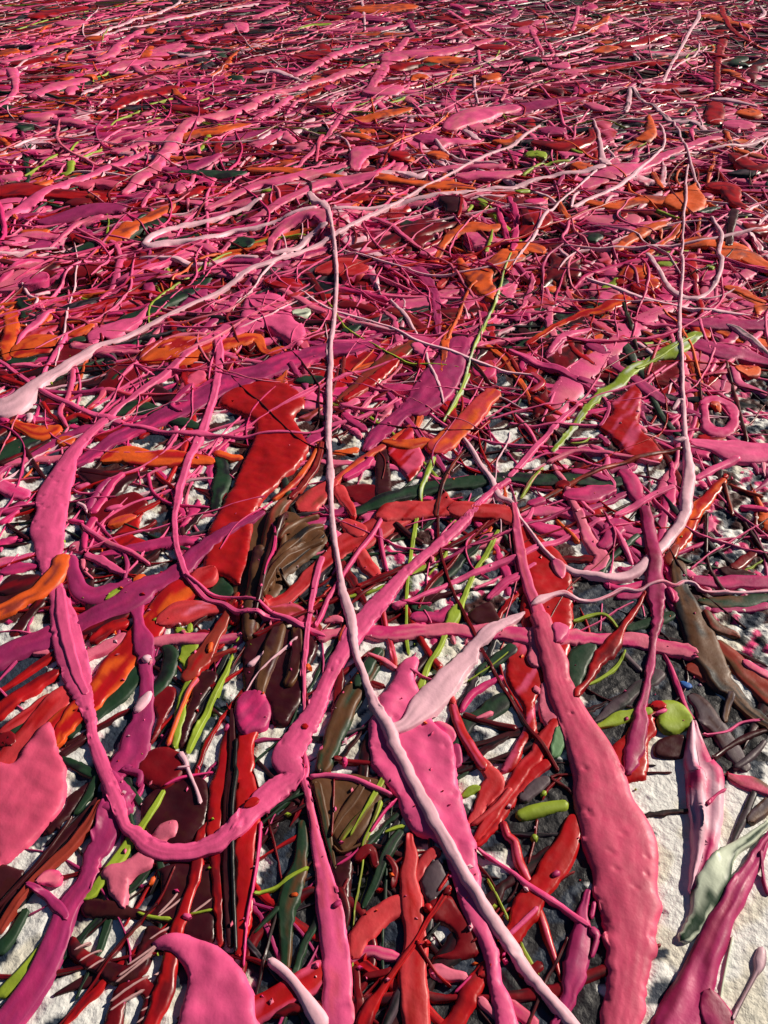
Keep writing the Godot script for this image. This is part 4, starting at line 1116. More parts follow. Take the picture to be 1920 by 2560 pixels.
	strand('magenta_strand', 'mg', 'mg', 'f', 1, 0, [30.4, -200.7, 4, 31.2, -193.1, 4.5, 28.3, -188.7, 3.8])
	strand('red_strand', 'rd', 'co', 'r', 0.8, 0, [30.8, -222.4, 3.7, 32.5, -210.9, 4.8, 36.4, -200.7, 5.3, 42.3, -187.4, 5.2])
	strand('coral_red_strand', 'cx', 'rd', 'r', 1, 0, [26, -242.6, 3.8, 29, -231.9, 3.4, 31.4, -220.7, 3.6])
	strand('rose_strand', 'ro', 'ro', 'r', 1, 0, [40.4, -212.9, 1.3, 45, -214.9, 2.6, 48.9, -216.7, 2.1])
	strand('lime_strand', 'li', 'li', 't', 1, 0, [19.4, -354.1, 2.7, 16.3, -332.8, 2.8, 14.2, -316.6, 2.1, 12.6, -302.4, 1.9, 11.5, -288.8, 1.9, 11.2, -274.9, 1.5, 10.9, -261.7, 2.4, 11.8, -250.1, 1.5], 'slim upright lime green strand on white pebbled canvas')
	strand('lime_strand', 'li', 'li', 't', 1, 0, [64.3, -338, 2.5, 56.2, -321.5, 3, 49.3, -309.4, 2.7, 44.1, -296.6, 3, 40.1, -285.6, 3.5, 35.5, -276, 7.8, 30.2, -263.7, 3.4, 25.8, -252, 2.7, 20.3, -242.6, 2.7, 16.5, -229.3, 4.7], 'lime green strand passing beneath the rose pink crossbar')
	strand('rose_strand', 'ro', 'ro', 'f', 1, 0, [-29.7, -270.8, 3.9, -23.7, -272.8, 5.9, -20.5, -269.8, 3.4])
	strand('rose_strand', 'ro', 'dp', 'f', 1, 0, [-29.2, -261.7, 8.6, -20.3, -263.7, 5.7, -9.8, -264.7, 6.7, -3.7, -264.2, 9.6, 5.3, -263.7, 9.5, 20.4, -265.2, 9.6, 31.8, -265.7, 9.6, 43.1, -264.7, 10.6, 50.6, -264.7, 11.6, 62.5, -263.7, 9.7, 66.1, -262.7, 10.7, 77.1, -260.7, 11.5, 88.3, -260.7, 11.3, 95.8, -260.7, 9.6, 103.8, -259.7, 7.6, 114.3, -259.7, 8.6, 123.8, -258.8, 10.8, 132, -255.8, 9.8, 139.6, -253.9, 9.8, 145.4, -251.1, 8.9, 148.1, -247.7, 2.5], 'flat rose pink crossbar spanning between the loop and the brown strand')
	strand('rose_strand', 'ro', 'ro', 'r', 1, 0, [33, -261.7, 3, 34.2, -256.8, 1.7])
	pool('pink_pool', 'pk', 'pk', 'f', 1.3, 1, [5.1, -240.8, 9.5, -247.3, 15.4, -249.6, 16.7, -245.4, 14.3, -237.2, 16.2, -229.3, 19.8, -215.8, 28, -204.6, 30.7, -194.6, 30.8, -187.4, 31.3, -176.8, 34.1, -164.7, 35.6, -155.2, 36.7, -140.9, 37, -133, 39.6, -120.1, 40.4, -112.5, 42.7, -101.5, 44.4, -90.6, 37.4, -90.6, 36.5, -100.5, 35, -111.5, 33.1, -120.1, 28.4, -129.7, 25.3, -142, 21.9, -154, 18, -158.3, 10.2, -160.2, 8, -166.7, 5.6, -173.4, 1.9, -178.2, -3.2, -185.9, -5.8, -191.7, -7.6, -203, -6.1, -212.5, -2.1, -225, 3.6, -233.6], 'long hot pink sheet under the pale pink forked thread')
	strand('pink_strand', 'pk', 'pk', 'r', 1, 0, [12.2, -239.9, 1.2, 17.9, -236.3, 1.1, 22.8, -234.5, 0.9])
	web(90, -300.0, -620.0, 0.6, 1.6, true)
	strand('maroon_strand', 'mr', 'cr', 'f', 1, 0, [-199, -291, 12.9, -187.8, -297.8, 11.9, -180.5, -302.4, 7.2])
	strand('maroon_strand', 'mr', 'cr', 'f', 1, 0, [-182.2, -261.7, 5.5, -178.9, -273.9, 6.6, -174.6, -286.6, 4.9])
	strand('maroon_strand', 'mr', 'mr', 'r', 1, 0, [-214.9, -346, 2, -206.5, -339.3, 2, -197.3, -332.8, 1.8])
	strand('maroon_strand', 'mr', 'mr', 'r', 1, 0, [-212.1, -326.5, 1.5, -196.4, -330, 1.1])
	strand('deep_pink_strand', 'dp', 'dp', 'r', 1, 0, [-218.8, -344.6, 3.5, -214.2, -351.4, 2.9, -210.9, -356.9, 2.9])
	strand('magenta_strand', 'mg', 'dp', 'f', 1, 0, [-204.7, -306.4, 6.1, -194.5, -310, 7.3, -184.5, -312, 2.2])
	strand('deep_pink_strand', 'dp', 'dp', 'r', 1, 0, [-188.5, -270.8, 4.9, -185, -271.8, 3.2])
	strand('pink_strand', 'pk', 'pk', 'r', 1, 0, [-189.3, -264.7, 0.9, -181.9, -265.2, 1, -172.2, -263.2, 1.8])
	strand('maroon_strand', 'mr', 'mr', 'r', 1, 0, [-114.5, -342, 4.3, -110.3, -329, 3.5])
	strand('maroon_strand', 'mr', 'mr', 'f', 1, 0, [-155.9, -319, 8.6, -149.1, -315.4, 9.6, -143.4, -309.4, 3.2])
	strand('coral_red_strand', 'cx', 'or', 'f', 1, 0, [-156.5, -343.3, 4, -148.3, -348.7, 8, -142.2, -352.8, 5.3])
	strand('crimson_strand', 'cr', 'cr', 'r', 1, 0, [-153.6, -335.4, 1.9, -140.5, -338, 2.3, -131.9, -346, 2, -131, -350, 1.4])
	strand('crimson_strand', 'cr', 'cr', 'r', 1, 0, [-161.1, -322.7, 1.8, -150.9, -325.2, 1.5])
	strand('magenta_strand', 'mg', 'dp', 'f', 1, 0, [-152.6, -319, 4.4, -135.4, -323.9, 8.1, -121.9, -327.7, 8.7, -103.1, -331.5, 4.5])
	strand('magenta_strand', 'mg', 'pu', 'r', 1, 0, [-164.6, -347.3, 1.3, -154.8, -336.7, 1.3, -142.4, -321.5, 1.7, -137.2, -310.6, 2.5, -135.9, -298.9, 1.8])
	strand('purple_strand', 'pu', 'mg', 'f', 1.3, 0, [-169.4, -316.6, 6.9, -162, -300.1, 9.6, -152.7, -289.9, 12.9, -143.2, -289.9, 15.2, -133.2, -294.4, 11.1], 'magenta purple hook shaped strand beside the orange tipped loop')
	strand('rose_strand', 'ro', 'pk', 'f', 1, 0, [-172.4, -323.9, 8.9, -168.1, -326.5, 8.4, -165, -321.5, 3.1])
	strand('deep_pink_strand', 'dp', 'dp', 'r', 1, 0, [-165.3, -350, 6.4, -166.8, -338, 4.2, -164.7, -326.5, 3.6, -162.5, -321.5, 2])
	strand('rose_strand', 'ro', 'ro', 'r', 1, 0, [-162.7, -316.6, 2.7, -159.2, -307, 1.9, -152.3, -300.1, 1.2])
	strand('pink_strand', 'pk', 'pk', 'f', 1, 0, [-160.8, -318.4, 4.8, -152.1, -314.1, 6.1, -145.1, -309.4, 5, -137.2, -304.1, 2.7])
	strand('pink_strand', 'pk', 'ro', 'r', 1, 0, [-172.1, -346, 1.3, -166.7, -339.3, 3, -158, -332.8, 3.5, -145.5, -323.9, 4, -135.9, -319, 3.2, -125, -311.1, 1.8])
	strand('crimson_strand', 'cr', 'mr', 'f', 1, 0, [-146.8, -263.7, 5.2, -140.3, -267.7, 6.2, -132.8, -273.9, 6.2, -128.4, -278.1, 4.2])
	strand('red_strand', 'rd', 'cr', 'f', 1, 0, [-141.8, -256.8, 4.8, -135.2, -265.7, 6, -126.9, -271.8, 6.2])
	strand('rose_strand', 'ro', 'co', 'f', 1, 0, [-142.3, -248.2, 6.8, -137.5, -252, 8.8, -132.6, -255.8, 7.9, -126.7, -261.7, 3.9])
	strand('rose_strand', 'ro', 'ro', 'f', 1, 0, [-168.8, -251.1, 3.9, -164, -252, 4.7, -159.6, -252, 3.7])
	strand('green_strand', 'gr', 'gr', 'f', 1, 0, [-163.1, -204.6, 4.3, -159.4, -209.3, 7, -153.2, -214.9, 5.3])
	strand('green_strand', 'gr', 'gr', 'f', 1, 0, [-115, -240.8, 7.7, -120.2, -230.1, 12.8, -127.3, -219.9, 12, -134.6, -211.7, 11, -139.2, -206.9, 5.9], 'dark green strand lying under the orange red strand')
	strand('green_strand', 'gr', 'bk', 'f', 1, 0, [-105.5, -253.9, 4.3, -101.8, -250.1, 7.7, -100.8, -241.7, 8.3, -103.2, -232.8, 8, -106.4, -225, 4])
	strand('green_strand', 'gr', 'gr', 'r', 1, 0, [-147, -219.1, 2.8, -143.1, -224.1, 2.8])
	strand('maroon_strand', 'mr', 'mr', 't', 1, 0, [-171.5, -216.6, 3.2, -164.6, -224.1, 3.2])
	strand('red_strand', 'rd', 'cr', 'f', 1, 0, [-171.5, -216.6, 8.9, -165.2, -225.8, 9.1, -159.1, -232.8, 7.5, -153.2, -238.6, 4.4])
	strand('coral_red_strand', 'cx', 'rd', 'f', 1, 0, [-167.7, -206.1, 3.5, -159.6, -215.8, 7.9, -149.7, -227.5, 7.2])
	strand('coral_red_strand', 'cx', 'rd', 'f', 1, 0, [-160.5, -190.2, 10.9, -155.3, -203, 13.5, -149.9, -217.4, 14.1, -144.4, -228.4, 9.5])
	strand('crimson_strand', 'cr', 'cr', 'f', 1, 0, [-165.8, -199.2, 10, -162.8, -203.8, 7.5, -159.2, -199.2, 3.4])
	strand('red_strand', 'rd', 'or', 'f', 1, 0, [-148.6, -203, 5.7, -142.3, -214.9, 6.7, -137.9, -220.7, 4.3])
	strand('maroon_strand', 'mr', 'cr', 't', 1, 0, [-136.8, -199.2, 4.4, -126.7, -207.7, 3.7, -118, -215.8, 3, -113.3, -219.1, 2.1])
	strand('maroon_strand', 'mr', 'mr', 'r', 1, 0, [-138, -194.6, 2.9, -130.5, -202.2, 3.1, -128.5, -204.6, 2])
	strand('orange_red_strand', 'rd', 'or', 'f', 1.1, 0, [-90.6, -307, 10.7, -102.9, -294.4, 17.5, -110.2, -283.4, 17.7, -115.8, -266.7, 17.4, -120.6, -252, 15.5, -125.8, -240.8, 16.9, -130.6, -226.7, 14, -136, -216.6, 11.4, -139.9, -206.9, 7.6, -139.9, -200.7, 3.5], 'wide orange red strand passing beneath the purple band')
	pool('red_pool', 'rd', 'rd', 'f', 1.4, 1, [-114.3, -472.8, -101.9, -498.2, -82.7, -503.2, -61.3, -485.8, -53.5, -467, -60.3, -454, -52.6, -435.2, -47.4, -417.2, -54, -397.5, -66.1, -376.8, -73.6, -359.4, -73.7, -339, -72.6, -316.3, -74.2, -295.3, -84.9, -302.1, -95.8, -309.1, -99, -335.1, -94.4, -363.7, -88.5, -399.9, -85.1, -430, -89.3, -451.3], 'large deep red pool with pinholes and a notched edge')
	strand('coral_red_strand', 'cx', 'rd', 'f', 1, 0, [-89.9, -308.2, 6.1, -93.8, -302.4, 14.3, -99.7, -294.4, 11.1])
	strand('coral_red_strand', 'cx', 'ro', 'f', 1, 0, [-109.1, -270.8, 9, -103.2, -276, 15.6, -93.8, -279.1, 11.5, -81.7, -281.3, 7.3])
	strand('orange_strand', 'or', 'or', 'r', 1, 0, [-130.8, -297.8, 5, -127.6, -301.2, 6.9, -124.6, -302.4, 5.2])
	strand('lime_strand', 'li', 'li', 'f', 1, 0, [-141.7, -284.5, 1.1, -138.4, -289.9, 3.4, -134.9, -293.3, 2.6])
	strand('orange_strand', 'or', 'rd', 'f', 1, 0, [-80.6, -284.5, 6.2, -75.1, -284.5, 6.3, -72, -279.1, 3.8])
	strand('red_strand', 'rd', 'rd', 'f', 1, 0, [-74.3, -284.5, 5.5, -74.4, -273.9, 7.1, -75.2, -268.7, 4.8])
	strand('crimson_strand', 'cr', 'cr', 'f', 1, 0, [-92.5, -263.7, 3.8, -87.3, -263.7, 5.7, -84, -257.8, 2.9])
	strand('lime_strand', 'li', 'li', 'f', 1, 0, [-101.2, -265.7, 3.6, -95.5, -259.7, 9.2, -93, -250.1, 8.6, -92.2, -241.7, 3.4])
	strand('lime_strand', 'li', 'li', 'f', 1, 0, [-95.9, -269.8, 3.1, -95.9, -263.7, 3.7])
	strand('rose_strand', 'ro', 'dp', 'f', 1, 0, [-111.3, -256.8, 4.8, -103.6, -258.8, 7.7, -92.6, -259.7, 8.5, -82.8, -259.7, 6.6, -71, -260.7, 5.3])
	strand('rose_strand', 'ro', 'ro', 'r', 1, 0, [-99.1, -262.7, 3.8, -97, -263.7, 3.8])
	strand('lime_strand', 'li', 'li', 'f', 1.2, 0, [-89.9, -235.4, 3.5, -90.8, -223.3, 5, -90.4, -210.9, 4.8, -89.4, -199.2, 2.6])
	strand('orange_strand', 'or', 'co', 'r', 1, 0, [-86, -235.4, 3.3, -88.8, -227.5, 2.5, -90.5, -214.9, 2.1, -92.7, -199.2, 2.7])
	strand('branch', 'bc', 'cr', 'r', 1, 0, [-86.3, -245.4, 7.2, -77.6, -250.1, 3.6, -70.7, -253.4, 2])
	stash('rust')
	strand('rust_strand', 'bc', 'rd', 'f', 1.3, 0, [-74.9, -288.8, 2.9, -78.5, -276, 5, -82, -263.7, 6.5, -85.3, -252, 8.9, -88.3, -244.5, 11.2, -91, -235.4, 6.2], 'rust brown forked strand crossing the lime strand')
	keep('rust')
	strand('orange_strand', 'or', 'or', 'r', 1, 0, [-83.5, -250.1, 3.2, -83.1, -256.8, 2.6])
	strand('lime_strand', 'li', 'li', 't', 1.2, 0, [-72, -249.6, 1, -73.6, -238.1, 2.5, -76.2, -227.5, 3, -79.1, -215.8, 3.2, -82, -205.3, 3.4, -83.9, -196.1, 2.1], 'lime green twisted strand pointing at the pale pink flake')
	strand('branch', 'pu', 'mg', 'f', 1.3, 0, [-127.6, -291, 11.5, -124.2, -278.1, 6.7, -121.3, -267.7, 6.5, -116.5, -256.8, 11.8, -112.9, -247.3, 9.1, -111.4, -239, 7, -108.4, -227.5, 6.9, -107.6, -216.6, 9.7, -107.7, -206.9, 13.8, -107.8, -196.1, 14.7, -110.8, -187.4, 10.5, -111.2, -181.6, 8.3, -109.1, -170, 11.1, -108.7, -160.2, 11.4, -110.9, -150.9, 8.7, -111.1, -143.2, 6.8, -113.1, -136.3, 8.1, -115.3, -130.8, 9, -115.7, -121.2, 9.2, -117.1, -110.6, 9.8, -121, -101.9, 10.3, -125.2, -92.4, 11.1], 'magenta purple strand running down from the band onto white canvas')
	stash('band')
	strand('purple_strand', 'pu', 'mg', 'f', 1.2, 0, [-184.3, -247.3, 13.1, -173.4, -255.8, 15.3, -163.9, -260.7, 15.4, -150, -269.8, 13.6, -142.3, -274.9, 14.8, -131.8, -282.3, 15.7, -126, -291, 17.6, -119.6, -297.8, 14, -109.3, -307, 12.7, -99.8, -322.7, 10.7, -89.2, -335.4, 8.1, -77.5, -344.6, 5.9, -69.7, -352.8, 4.2], 'long magenta purple band crossing under the pink loop')
	keep('band')
	strand('magenta_strand', 'mg', 'pu', 'f', 1, 0, [-131.6, -139.1, 2, -125, -136.3, 3.4, -118.5, -131.9, 4.2, -114.5, -128, 2.8])
	pool('purple_pool', 'pu', 'mg', 'f', 1, 0, [-116.5, -180.2, -113.3, -187.4, -107.8, -183.1, -100.6, -176.8, -102.3, -173.4, -100.1, -169.3, -103.1, -166.7, -109.5, -168, -113.8, -170, -111.6, -173.4])
	strand('purple_strand', 'pu', 'pu', 'r', 1, 0, [-104.7, -188.7, 4.2, -108.2, -187.4, 2.9, -101.5, -185.9, 2.9, -100.8, -180.2, 2.8])
	pool('rose_pool', 'ro', 'ro', 'f', 1.3, 0, [-85.6, -164.7, -82, -165.1, -80.1, -161.5, -80.5, -157.7, -83.7, -155.8, -86.8, -147.9, -88.6, -145.5, -93.2, -143.2, -94.7, -139.7, -93.4, -134.6, -94, -130.2, -95.8, -130.8, -98.2, -133.5, -101.8, -136.3, -103.5, -140.9, -106.3, -142.6, -105.9, -145.5, -102.9, -147.3, -99.6, -147.9, -94.6, -151.5, -91.2, -157.1, -89.3, -162.2], 'rose pink splash with ragged lobes hanging from the pink loop')
	strand('rose_strand', 'ro', 'dp', 'f', 1, 0, [-128.9, -139.7, 3.2, -124.4, -141.7, 6.9, -120.3, -143.2, 4.4])
	pool('coral_pool', 'co', 'co', 'f', 1.5, 1, [-163.3, -187.4, -156.5, -191.7, -153.5, -199.9, -151.5, -207.7, -147.3, -211.3, -144.1, -207.7, -139.4, -199.2, -134.1, -190.2, -131.7, -184.5, -128.6, -175.4, -130.2, -169.3, -134.5, -160.2, -139.3, -151.5, -144.7, -147, -147.9, -146.1], 'large coral pink leaf shaped pool beside brick brown rope')
	strand('green_strand', 'gr', 'bk', 'f', 1, 0, [-152, -677.3, 11.6, -163.2, -649.2, 14.5, -178.7, -628.5, 17.5, -192.3, -608.7, 13.6, -210, -593.8, 9.4])
	strand('green_strand', 'gr', 'bk', 'f', 1, 0, [-241.9, -555.7, 11.2, -230.5, -565.5, 10.4])
	strand('green_strand', 'gr', 'bk', 'f', 1, 0, [-182.3, -460.7, 10.9, -171.1, -466.4, 18, -157.7, -462.6, 14.1, -149.6, -458.8, 7.4])
	strand('green_strand', 'gr', 'bk', 'f', 1, 0, [-145.9, -451.4, 7.9, -131.9, -447.8, 11.9, -121.6, -441.5, 4.9])
	strand('green_strand', 'gr', 'bk', 'f', 1, 0, [-239.9, -401.7, 12.9, -234, -423.3, 16.5, -222.9, -431.9, 8.5])
	strand('green_strand', 'gr', 'bk', 'f', 1, 0, [-280.7, -528.8, 10.4, -268.1, -528.8, 12.8, -257.4, -531.1, 11])
	strand('green_strand', 'gr', 'bk', 'f', 1, 0, [-305.6, -634.3, 10.7, -293.9, -611.5, 10.5, -289.6, -595.2, 7.2])
	strand('green_strand', 'gr', 'bk', 'f', 1, 0, [-211.8, -451.4, 10.9, -204.1, -449.6, 7.8])
	strand('green_strand', 'gr', 'bk', 'f', 1, 0, [-102.2, -408.2, 7.6, -98.8, -386, 10.2, -98.5, -366.7, 8.2, -98, -355.4, 3.2])
	strand('green_strand', 'gr', 'bk', 'f', 1, 0, [-33.8, -575.6, 7.9, -25.5, -579.4, 10.4, -18.3, -585.9, 3.5])
	strand('green_strand', 'gr', 'bk', 'f', 1, 0, [-63.6, -498.4, 7.7, -51.7, -500.5, 11.5, -42, -504.7, 8.7])
	strand('green_strand', 'gr', 'bk', 'f', 1, 0, [-16.8, -354, 6, 1.9, -366.7, 10, 20.2, -375.5, 10.6, 39, -381.4, 10.9, 57.9, -386, 11.2, 77.8, -389.1, 10.2, 94.2, -386, 13, 116.9, -387.5, 13.2, 129, -383, 10.1, 144.6, -386, 8.2], 'long dark green strand beneath the tangle of pink lines')
	strand('orange_strand', 'or', 'rd', 'f', 1, 0, [-304.6, -606, 12.7, -294, -579.4, 11.6, -287.9, -552.1, 12.4, -280.3, -531.1, 6.5])
	strand('orange_strand', 'or', 'rd', 'f', 1, 0, [-274.9, -536.8, 8.8, -271, -547.3, 27.5, -263.6, -556.9, 32.7, -257.2, -563.1, 13.5])
	strand('orange_strand', 'or', 'rd', 'f', 1, 0, [-173.4, -528.8, 14.9, -166.1, -537.9, 40.1, -152, -542.6, 46.2, -136.6, -547.3, 24.3])
	strand('orange_strand', 'or', 'rd', 'f', 1, 0, [-123.7, -547.3, 12.3, -111, -556.9, 17.2, -98.7, -561.8, 11.6, -92.3, -547.3, 6.5, -84.8, -542.6, 10.8, -78.4, -548.5, 8.7])
	strand('orange_strand', 'or', 'rd', 'f', 1, 0, [-247.2, -449.6, 6, -233.9, -440.6, 10.4, -222.6, -437.1, 17, -215.5, -443.3, 6.9])
	strand('orange_strand', 'or', 'rd', 'f', 1, 0, [-210.3, -423.3, 11.7, -200.4, -430.1, 11.7])
	strand('orange_strand', 'or', 'rd', 'f', 1, 0, [-175.2, -406.6, 6.4, -164.3, -413.2, 17.4, -148.6, -408.2, 19.1, -134.1, -408.2, 18.2, -119.3, -406.6, 11.9, -108.4, -404.9, 7.4])
	strand('orange_strand', 'or', 'rd', 'f', 1, 0, [-108.1, -414.8, 6.3, -97.6, -409.8, 8.5, -88.2, -408.2, 5.1])
	strand('orange_strand', 'or', 'rd', 'f', 1, 0, [-246.4, -566.8, 13.2, -237.3, -576.9, 9, -229.8, -584.6, 6.8])
	strand('orange_strand', 'or', 'rd', 'f', 1, 0, [-33.1, -414.8, 4.7, -22.4, -416.5, 7.7, -15.7, -419.9, 4.5])
	strand('orange_drop', 'or', 'or', 'r', 1, 0, [-168.8, -545, 5.8, -165.9, -545, 5.8, -163, -545, 5.8])
	strand('red_strand', 'rd', 'co', 'r', 1, 0, [-265.3, -600.5, 4.1, -240.7, -619.9, 5, -219.5, -637.2, 6.1, -194.8, -643.2, 5.3, -163.2, -649.2, 5.3, -130.7, -652.2, 4.9, -109.3, -649.2, 4.2])
	strand('red_strand', 'rd', 'co', 'r', 1, 0, [-260.2, -643.2, 7.2, -243.1, -647.7, 9, -238.3, -649.2, 5.4])
	strand('red_strand', 'rd', 'co', 'r', 1, 0, [-169.4, -542.6, 5.3, -160.9, -552.1, 2.7])
	pool('crimson_pool', 'cr', 'cr', 'f', 1, 0, [-244.3, -522.1, -247.9, -552.1, -240.4, -554.5, -226.4, -542.6, -221.6, -537.9, -230, -531.1, -234.1, -522.1])
	strand('coral_strand', 'co', 'rd', 'r', 1, 0, [-174.3, -449.6, 3.5, -169, -466.4, 3.6, -161.6, -478.1, 2.5])
	strand('coral_strand', 'co', 'rd', 'r', 1, 0, [-202.1, -464.5, 3.7, -197.4, -478.1, 4.6, -195.7, -488.1, 5.4, -181.7, -484, 5.3, -170.5, -482, 3.7, -149, -482, 2.5, -136.2, -482, 1.5])
	strand('red_strand', 'rd', 'cr', 'r', 1, 0, [-275.3, -504.7, 4, -264.3, -498.4, 5.4, -254.8, -496.3, 3.6])
	strand('red_strand', 'rd', 'cr', 'r', 1, 0, [-236.7, -474.1, 4.6, -225.5, -458.8, 3.1, -214.3, -449.6, 6.6, -205.7, -455.1, 6.1, -196.4, -451.4, 5.1])
	strand('red_strand', 'rd', 'cr', 'r', 1, 0, [-188, -428.4, 7.1, -177.8, -435.3, 5.8, -169.9, -444.2, 4.5])
	strand('red_strand', 'rd', 'cr', 'r', 1, 0, [-140.6, -393.8, 3, -133, -384.5, 3, -124.9, -376.9, 2])
	strand('red_strand', 'rd', 'cr', 'r', 1, 0, [-245.8, -423.3, 4.7, -238.9, -431.9, 4.2])
	strand('red_strand', 'rd', 'cr', 'r', 1, 0, [-144, -352.8, 2.8, -135.5, -362.4, 2.9, -128.9, -369.6, 1.9])
	strand('maroon_strand', 'mr', 'cr', 'r', 1, 0, [-238.7, -398.5, 4.5, -226.6, -413.2, 4.5, -214.9, -428.4, 4.1])
	strand('maroon_strand', 'mr', 'cr', 'r', 1, 0, [-188.7, -396.9, 5.8, -168.5, -392.2, 6.3, -151.1, -398.5, 5.5])
	strand('maroon_strand', 'mr', 'cr', 'r', 1, 0, [-228.3, -418.2, 2.8, -213.4, -396.9, 2.8, -205.6, -387.5, 2.1])
	strand('crimson_strand', 'cr', 'mr', 'f', 1, 0, [-291.5, -693.7, 11.3, -295.3, -670.9, 10.3, -283.5, -667.7, 15.1])
	strand('crimson_strand', 'cr', 'mr', 'f', 1, 0, [-279.1, -670.9, 18, -262, -677.3, 23, -250, -693.7, 15.6])
	strand('crimson_strand', 'cr', 'mr', 'f', 1, 0, [-344.1, -693.7, 10.3, -322.9, -680.5, 8.1])
	strand('crimson_strand', 'cr', 'mr', 'f', 1, 0, [-259.5, -597.8, 6.9, -249.1, -571.8, 6.7])
	strand('crimson_strand', 'cr', 'mr', 'f', 1, 0, [-165.2, -611.5, 12.6, -148.9, -619.9, 12.6, -139.7, -625.6, 7.5])
	strand('crimson_strand', 'cr', 'mr', 'f', 1, 0, [-153.2, -587.2, 11.3, -143.6, -603.3, 11.5])
	strand('crimson_strand', 'cr', 'mr', 'f', 1, 0, [-136.5, -533.3, 10.3, -128.8, -528.8, 10.2])
	strand('purple_strand', 'pu', 'dp', 'f', 1, 0, [-191.1, -401.7, 6.9, -182.7, -416.5, 10.2, -170.9, -431.9, 12.4, -157.1, -446, 14.4, -144.4, -458.8, 18, -131.2, -472.2, 19, -118.5, -492.2, 23.1, -103.8, -504.7, 25.8, -92.6, -511.1, 22.8, -86.4, -515.4, 21.8, -71.9, -528.8, 24.6, -56.5, -537.9, 22.2, -40.7, -545, 19.1, -24.5, -547.3, 17.2, -7, -552.1, 10.7], 'long magenta purple band crossing the upper edge of the red pool')
	strand('magenta_strand', 'mg', 'mg', 'r', 1, 0, [-69.2, -524.3, 5.4, -63.5, -511.1, 4.4, -60.6, -502.6, 2.3])
	strand('magenta_strand', 'mg', 'pk', 'f', 1, 0, [-41.2, -554.5, 6.6, -27.1, -556.9, 8.9, -8.2, -559.4, 6.7])
	strand('deep_pink_strand', 'dp', 'dp', 'r', 1, 0, [-167.9, -352.8, 5.7, -165.4, -366.7, 5.8, -163.4, -379.9, 5.2, -158.9, -391.4, 4.6])
	strand('purple_strand', 'pu', 'pu', 'r', 1, 0, [-171.3, -355.4, 4.8, -169.6, -375.5, 5.1, -165, -386, 2.8])
	strand('deep_pink_strand', 'dp', 'dp', 'r', 1, 0, [-144.5, -392.2, 2.3, -138.4, -375.5, 2.1, -130.1, -366.7, 2, -120.2, -362.4, 2.2, -100.8, -358.9, 1.8])
	strand('magenta_strand', 'mg', 'dp', 'r', 1, 0, [-135.1, -494.2, 6.2, -140.5, -482, 6, -144.8, -466.4, 3.7, -136, -458.8, 3.6])
	strand('pink_strand', 'pk', 'pk', 'r', 1, 0, [-138.3, -444.2, 3.6, -136.2, -433.6, 4.3, -138.8, -421.6, 3.5])
	strand('pink_strand', 'pk', 'pk', 'r', 1, 0, [-184.7, -376.9, 4.3, -176.8, -381.4, 3.2])
	strand('pink_strand', 'pk', 'pk', 'r', 1, 0, [-160.6, -355.4, 4, -156, -358.2, 5.1, -151, -359.6, 3])
	strand('magenta_strand', 'mg', 'mg', 'r', 1, 0, [-242.3, -488.1, 3.8, -225.7, -487.1, 3.8, -208.1, -486, 5.2, -196, -489.1, 4])
	pool('pink_pool', 'pk', 'pk', 'f', 1.6, 0, [-116, -631.1, -93.5, -638.1, -78.4, -622.5, -69.9, -589.6, -61.7, -577.9, -61.8, -555.5, -70.3, -551.9, -82.2, -565, -92.6, -577.9, -102.9, -572.6, -114.3, -563.6, -121, -560.6, -115.5, -585.7], 'plump pink puddle at the top of the branching pink strand')
	strand('pink_strand', 'pk', 'pk', 'r', 0.8, 0, [-193.6, -619.9, 1.6, -196.7, -595.2, 7.7, -206.5, -584.6, 17.3, -216.1, -574.3, 25.1, -223.7, -566.8, 16.8, -222, -552.1, 4.9])
	strand('rose_strand', 'ro', 'mg', 'f', 1, 0, [-236.1, -552.1, 9, -220.1, -545, 12, -203.7, -545, 10.7, -184.8, -543.8, 3.8])
	strand('pink_strand', 'pk', 'pk', 'r', 1, 0, [-241.7, -721, 8, -235.9, -687.1, 6.6, -233, -664.6, 6.5, -235.4, -643.2, 5.1, -237.3, -626.2, 2.4])
	strand('pink_strand', 'pk', 'pk', 'r', 1, 0, [-230, -658.4, 8.3, -215.1, -674.1, 9.1, -204.4, -687.1, 9.8, -193.3, -700, 7.7, -174.2, -718, 5.3])
	strand('rose_strand', 'ro', 'pk', 'f', 1, 0, [-156.3, -687.1, 18.9, -134.8, -680.5, 29.7, -112.3, -674.1, 21.5])
	strand('pale_pink_strand', 'pp', 'pp', 'r', 1, 0, [-113.6, -709, 6.3, -139.1, -711, 5.5, -154.3, -700, 8.1, -171.8, -697.1, 8, -194, -704, 6.1, -222.8, -707, 3.1])
	strand('pink_strand', 'pk', 'pk', 't', 1, 0, [-287.2, -531.1, 2.9, -266.5, -511.1, 3.3, -250.4, -496.3, 3])
	strand('pink_strand', 'pk', 'pk', 'r', 1, 0, [-248.5, -575.6, 1.6, -247, -556.9, 5.5, -246.3, -535.6, 5.4, -245.6, -515.4, 2.7, -247.7, -501.5, 1.8])
	strand('pink_strand', 'pk', 'co', 'r', 1, 0, [-227.2, -517.6, 3.7, -222.4, -494.2, 4.2, -219.7, -474.1, 3.6, -219.8, -460.7, 4, -209.1, -442.4, 2.7])
	strand('pink_strand', 'pk', 'pk', 'r', 1, 0, [-181.5, -519.8, 4, -165.2, -506.8, 2])
	strand('pink_strand', 'pk', 'pk', 'r', 1, 0, [-189.1, -498.4, 1, -184.5, -513.3, 3.6, -180.3, -524.3, 2.2])
	strand('rose_strand', 'ro', 'ro', 'r', 1, 0, [-181.1, -527.7, 2, -174, -547.3, 3, -165.7, -564.3, 5.6, -151.1, -569.3, 6.1, -137.5, -566.8, 4.3])
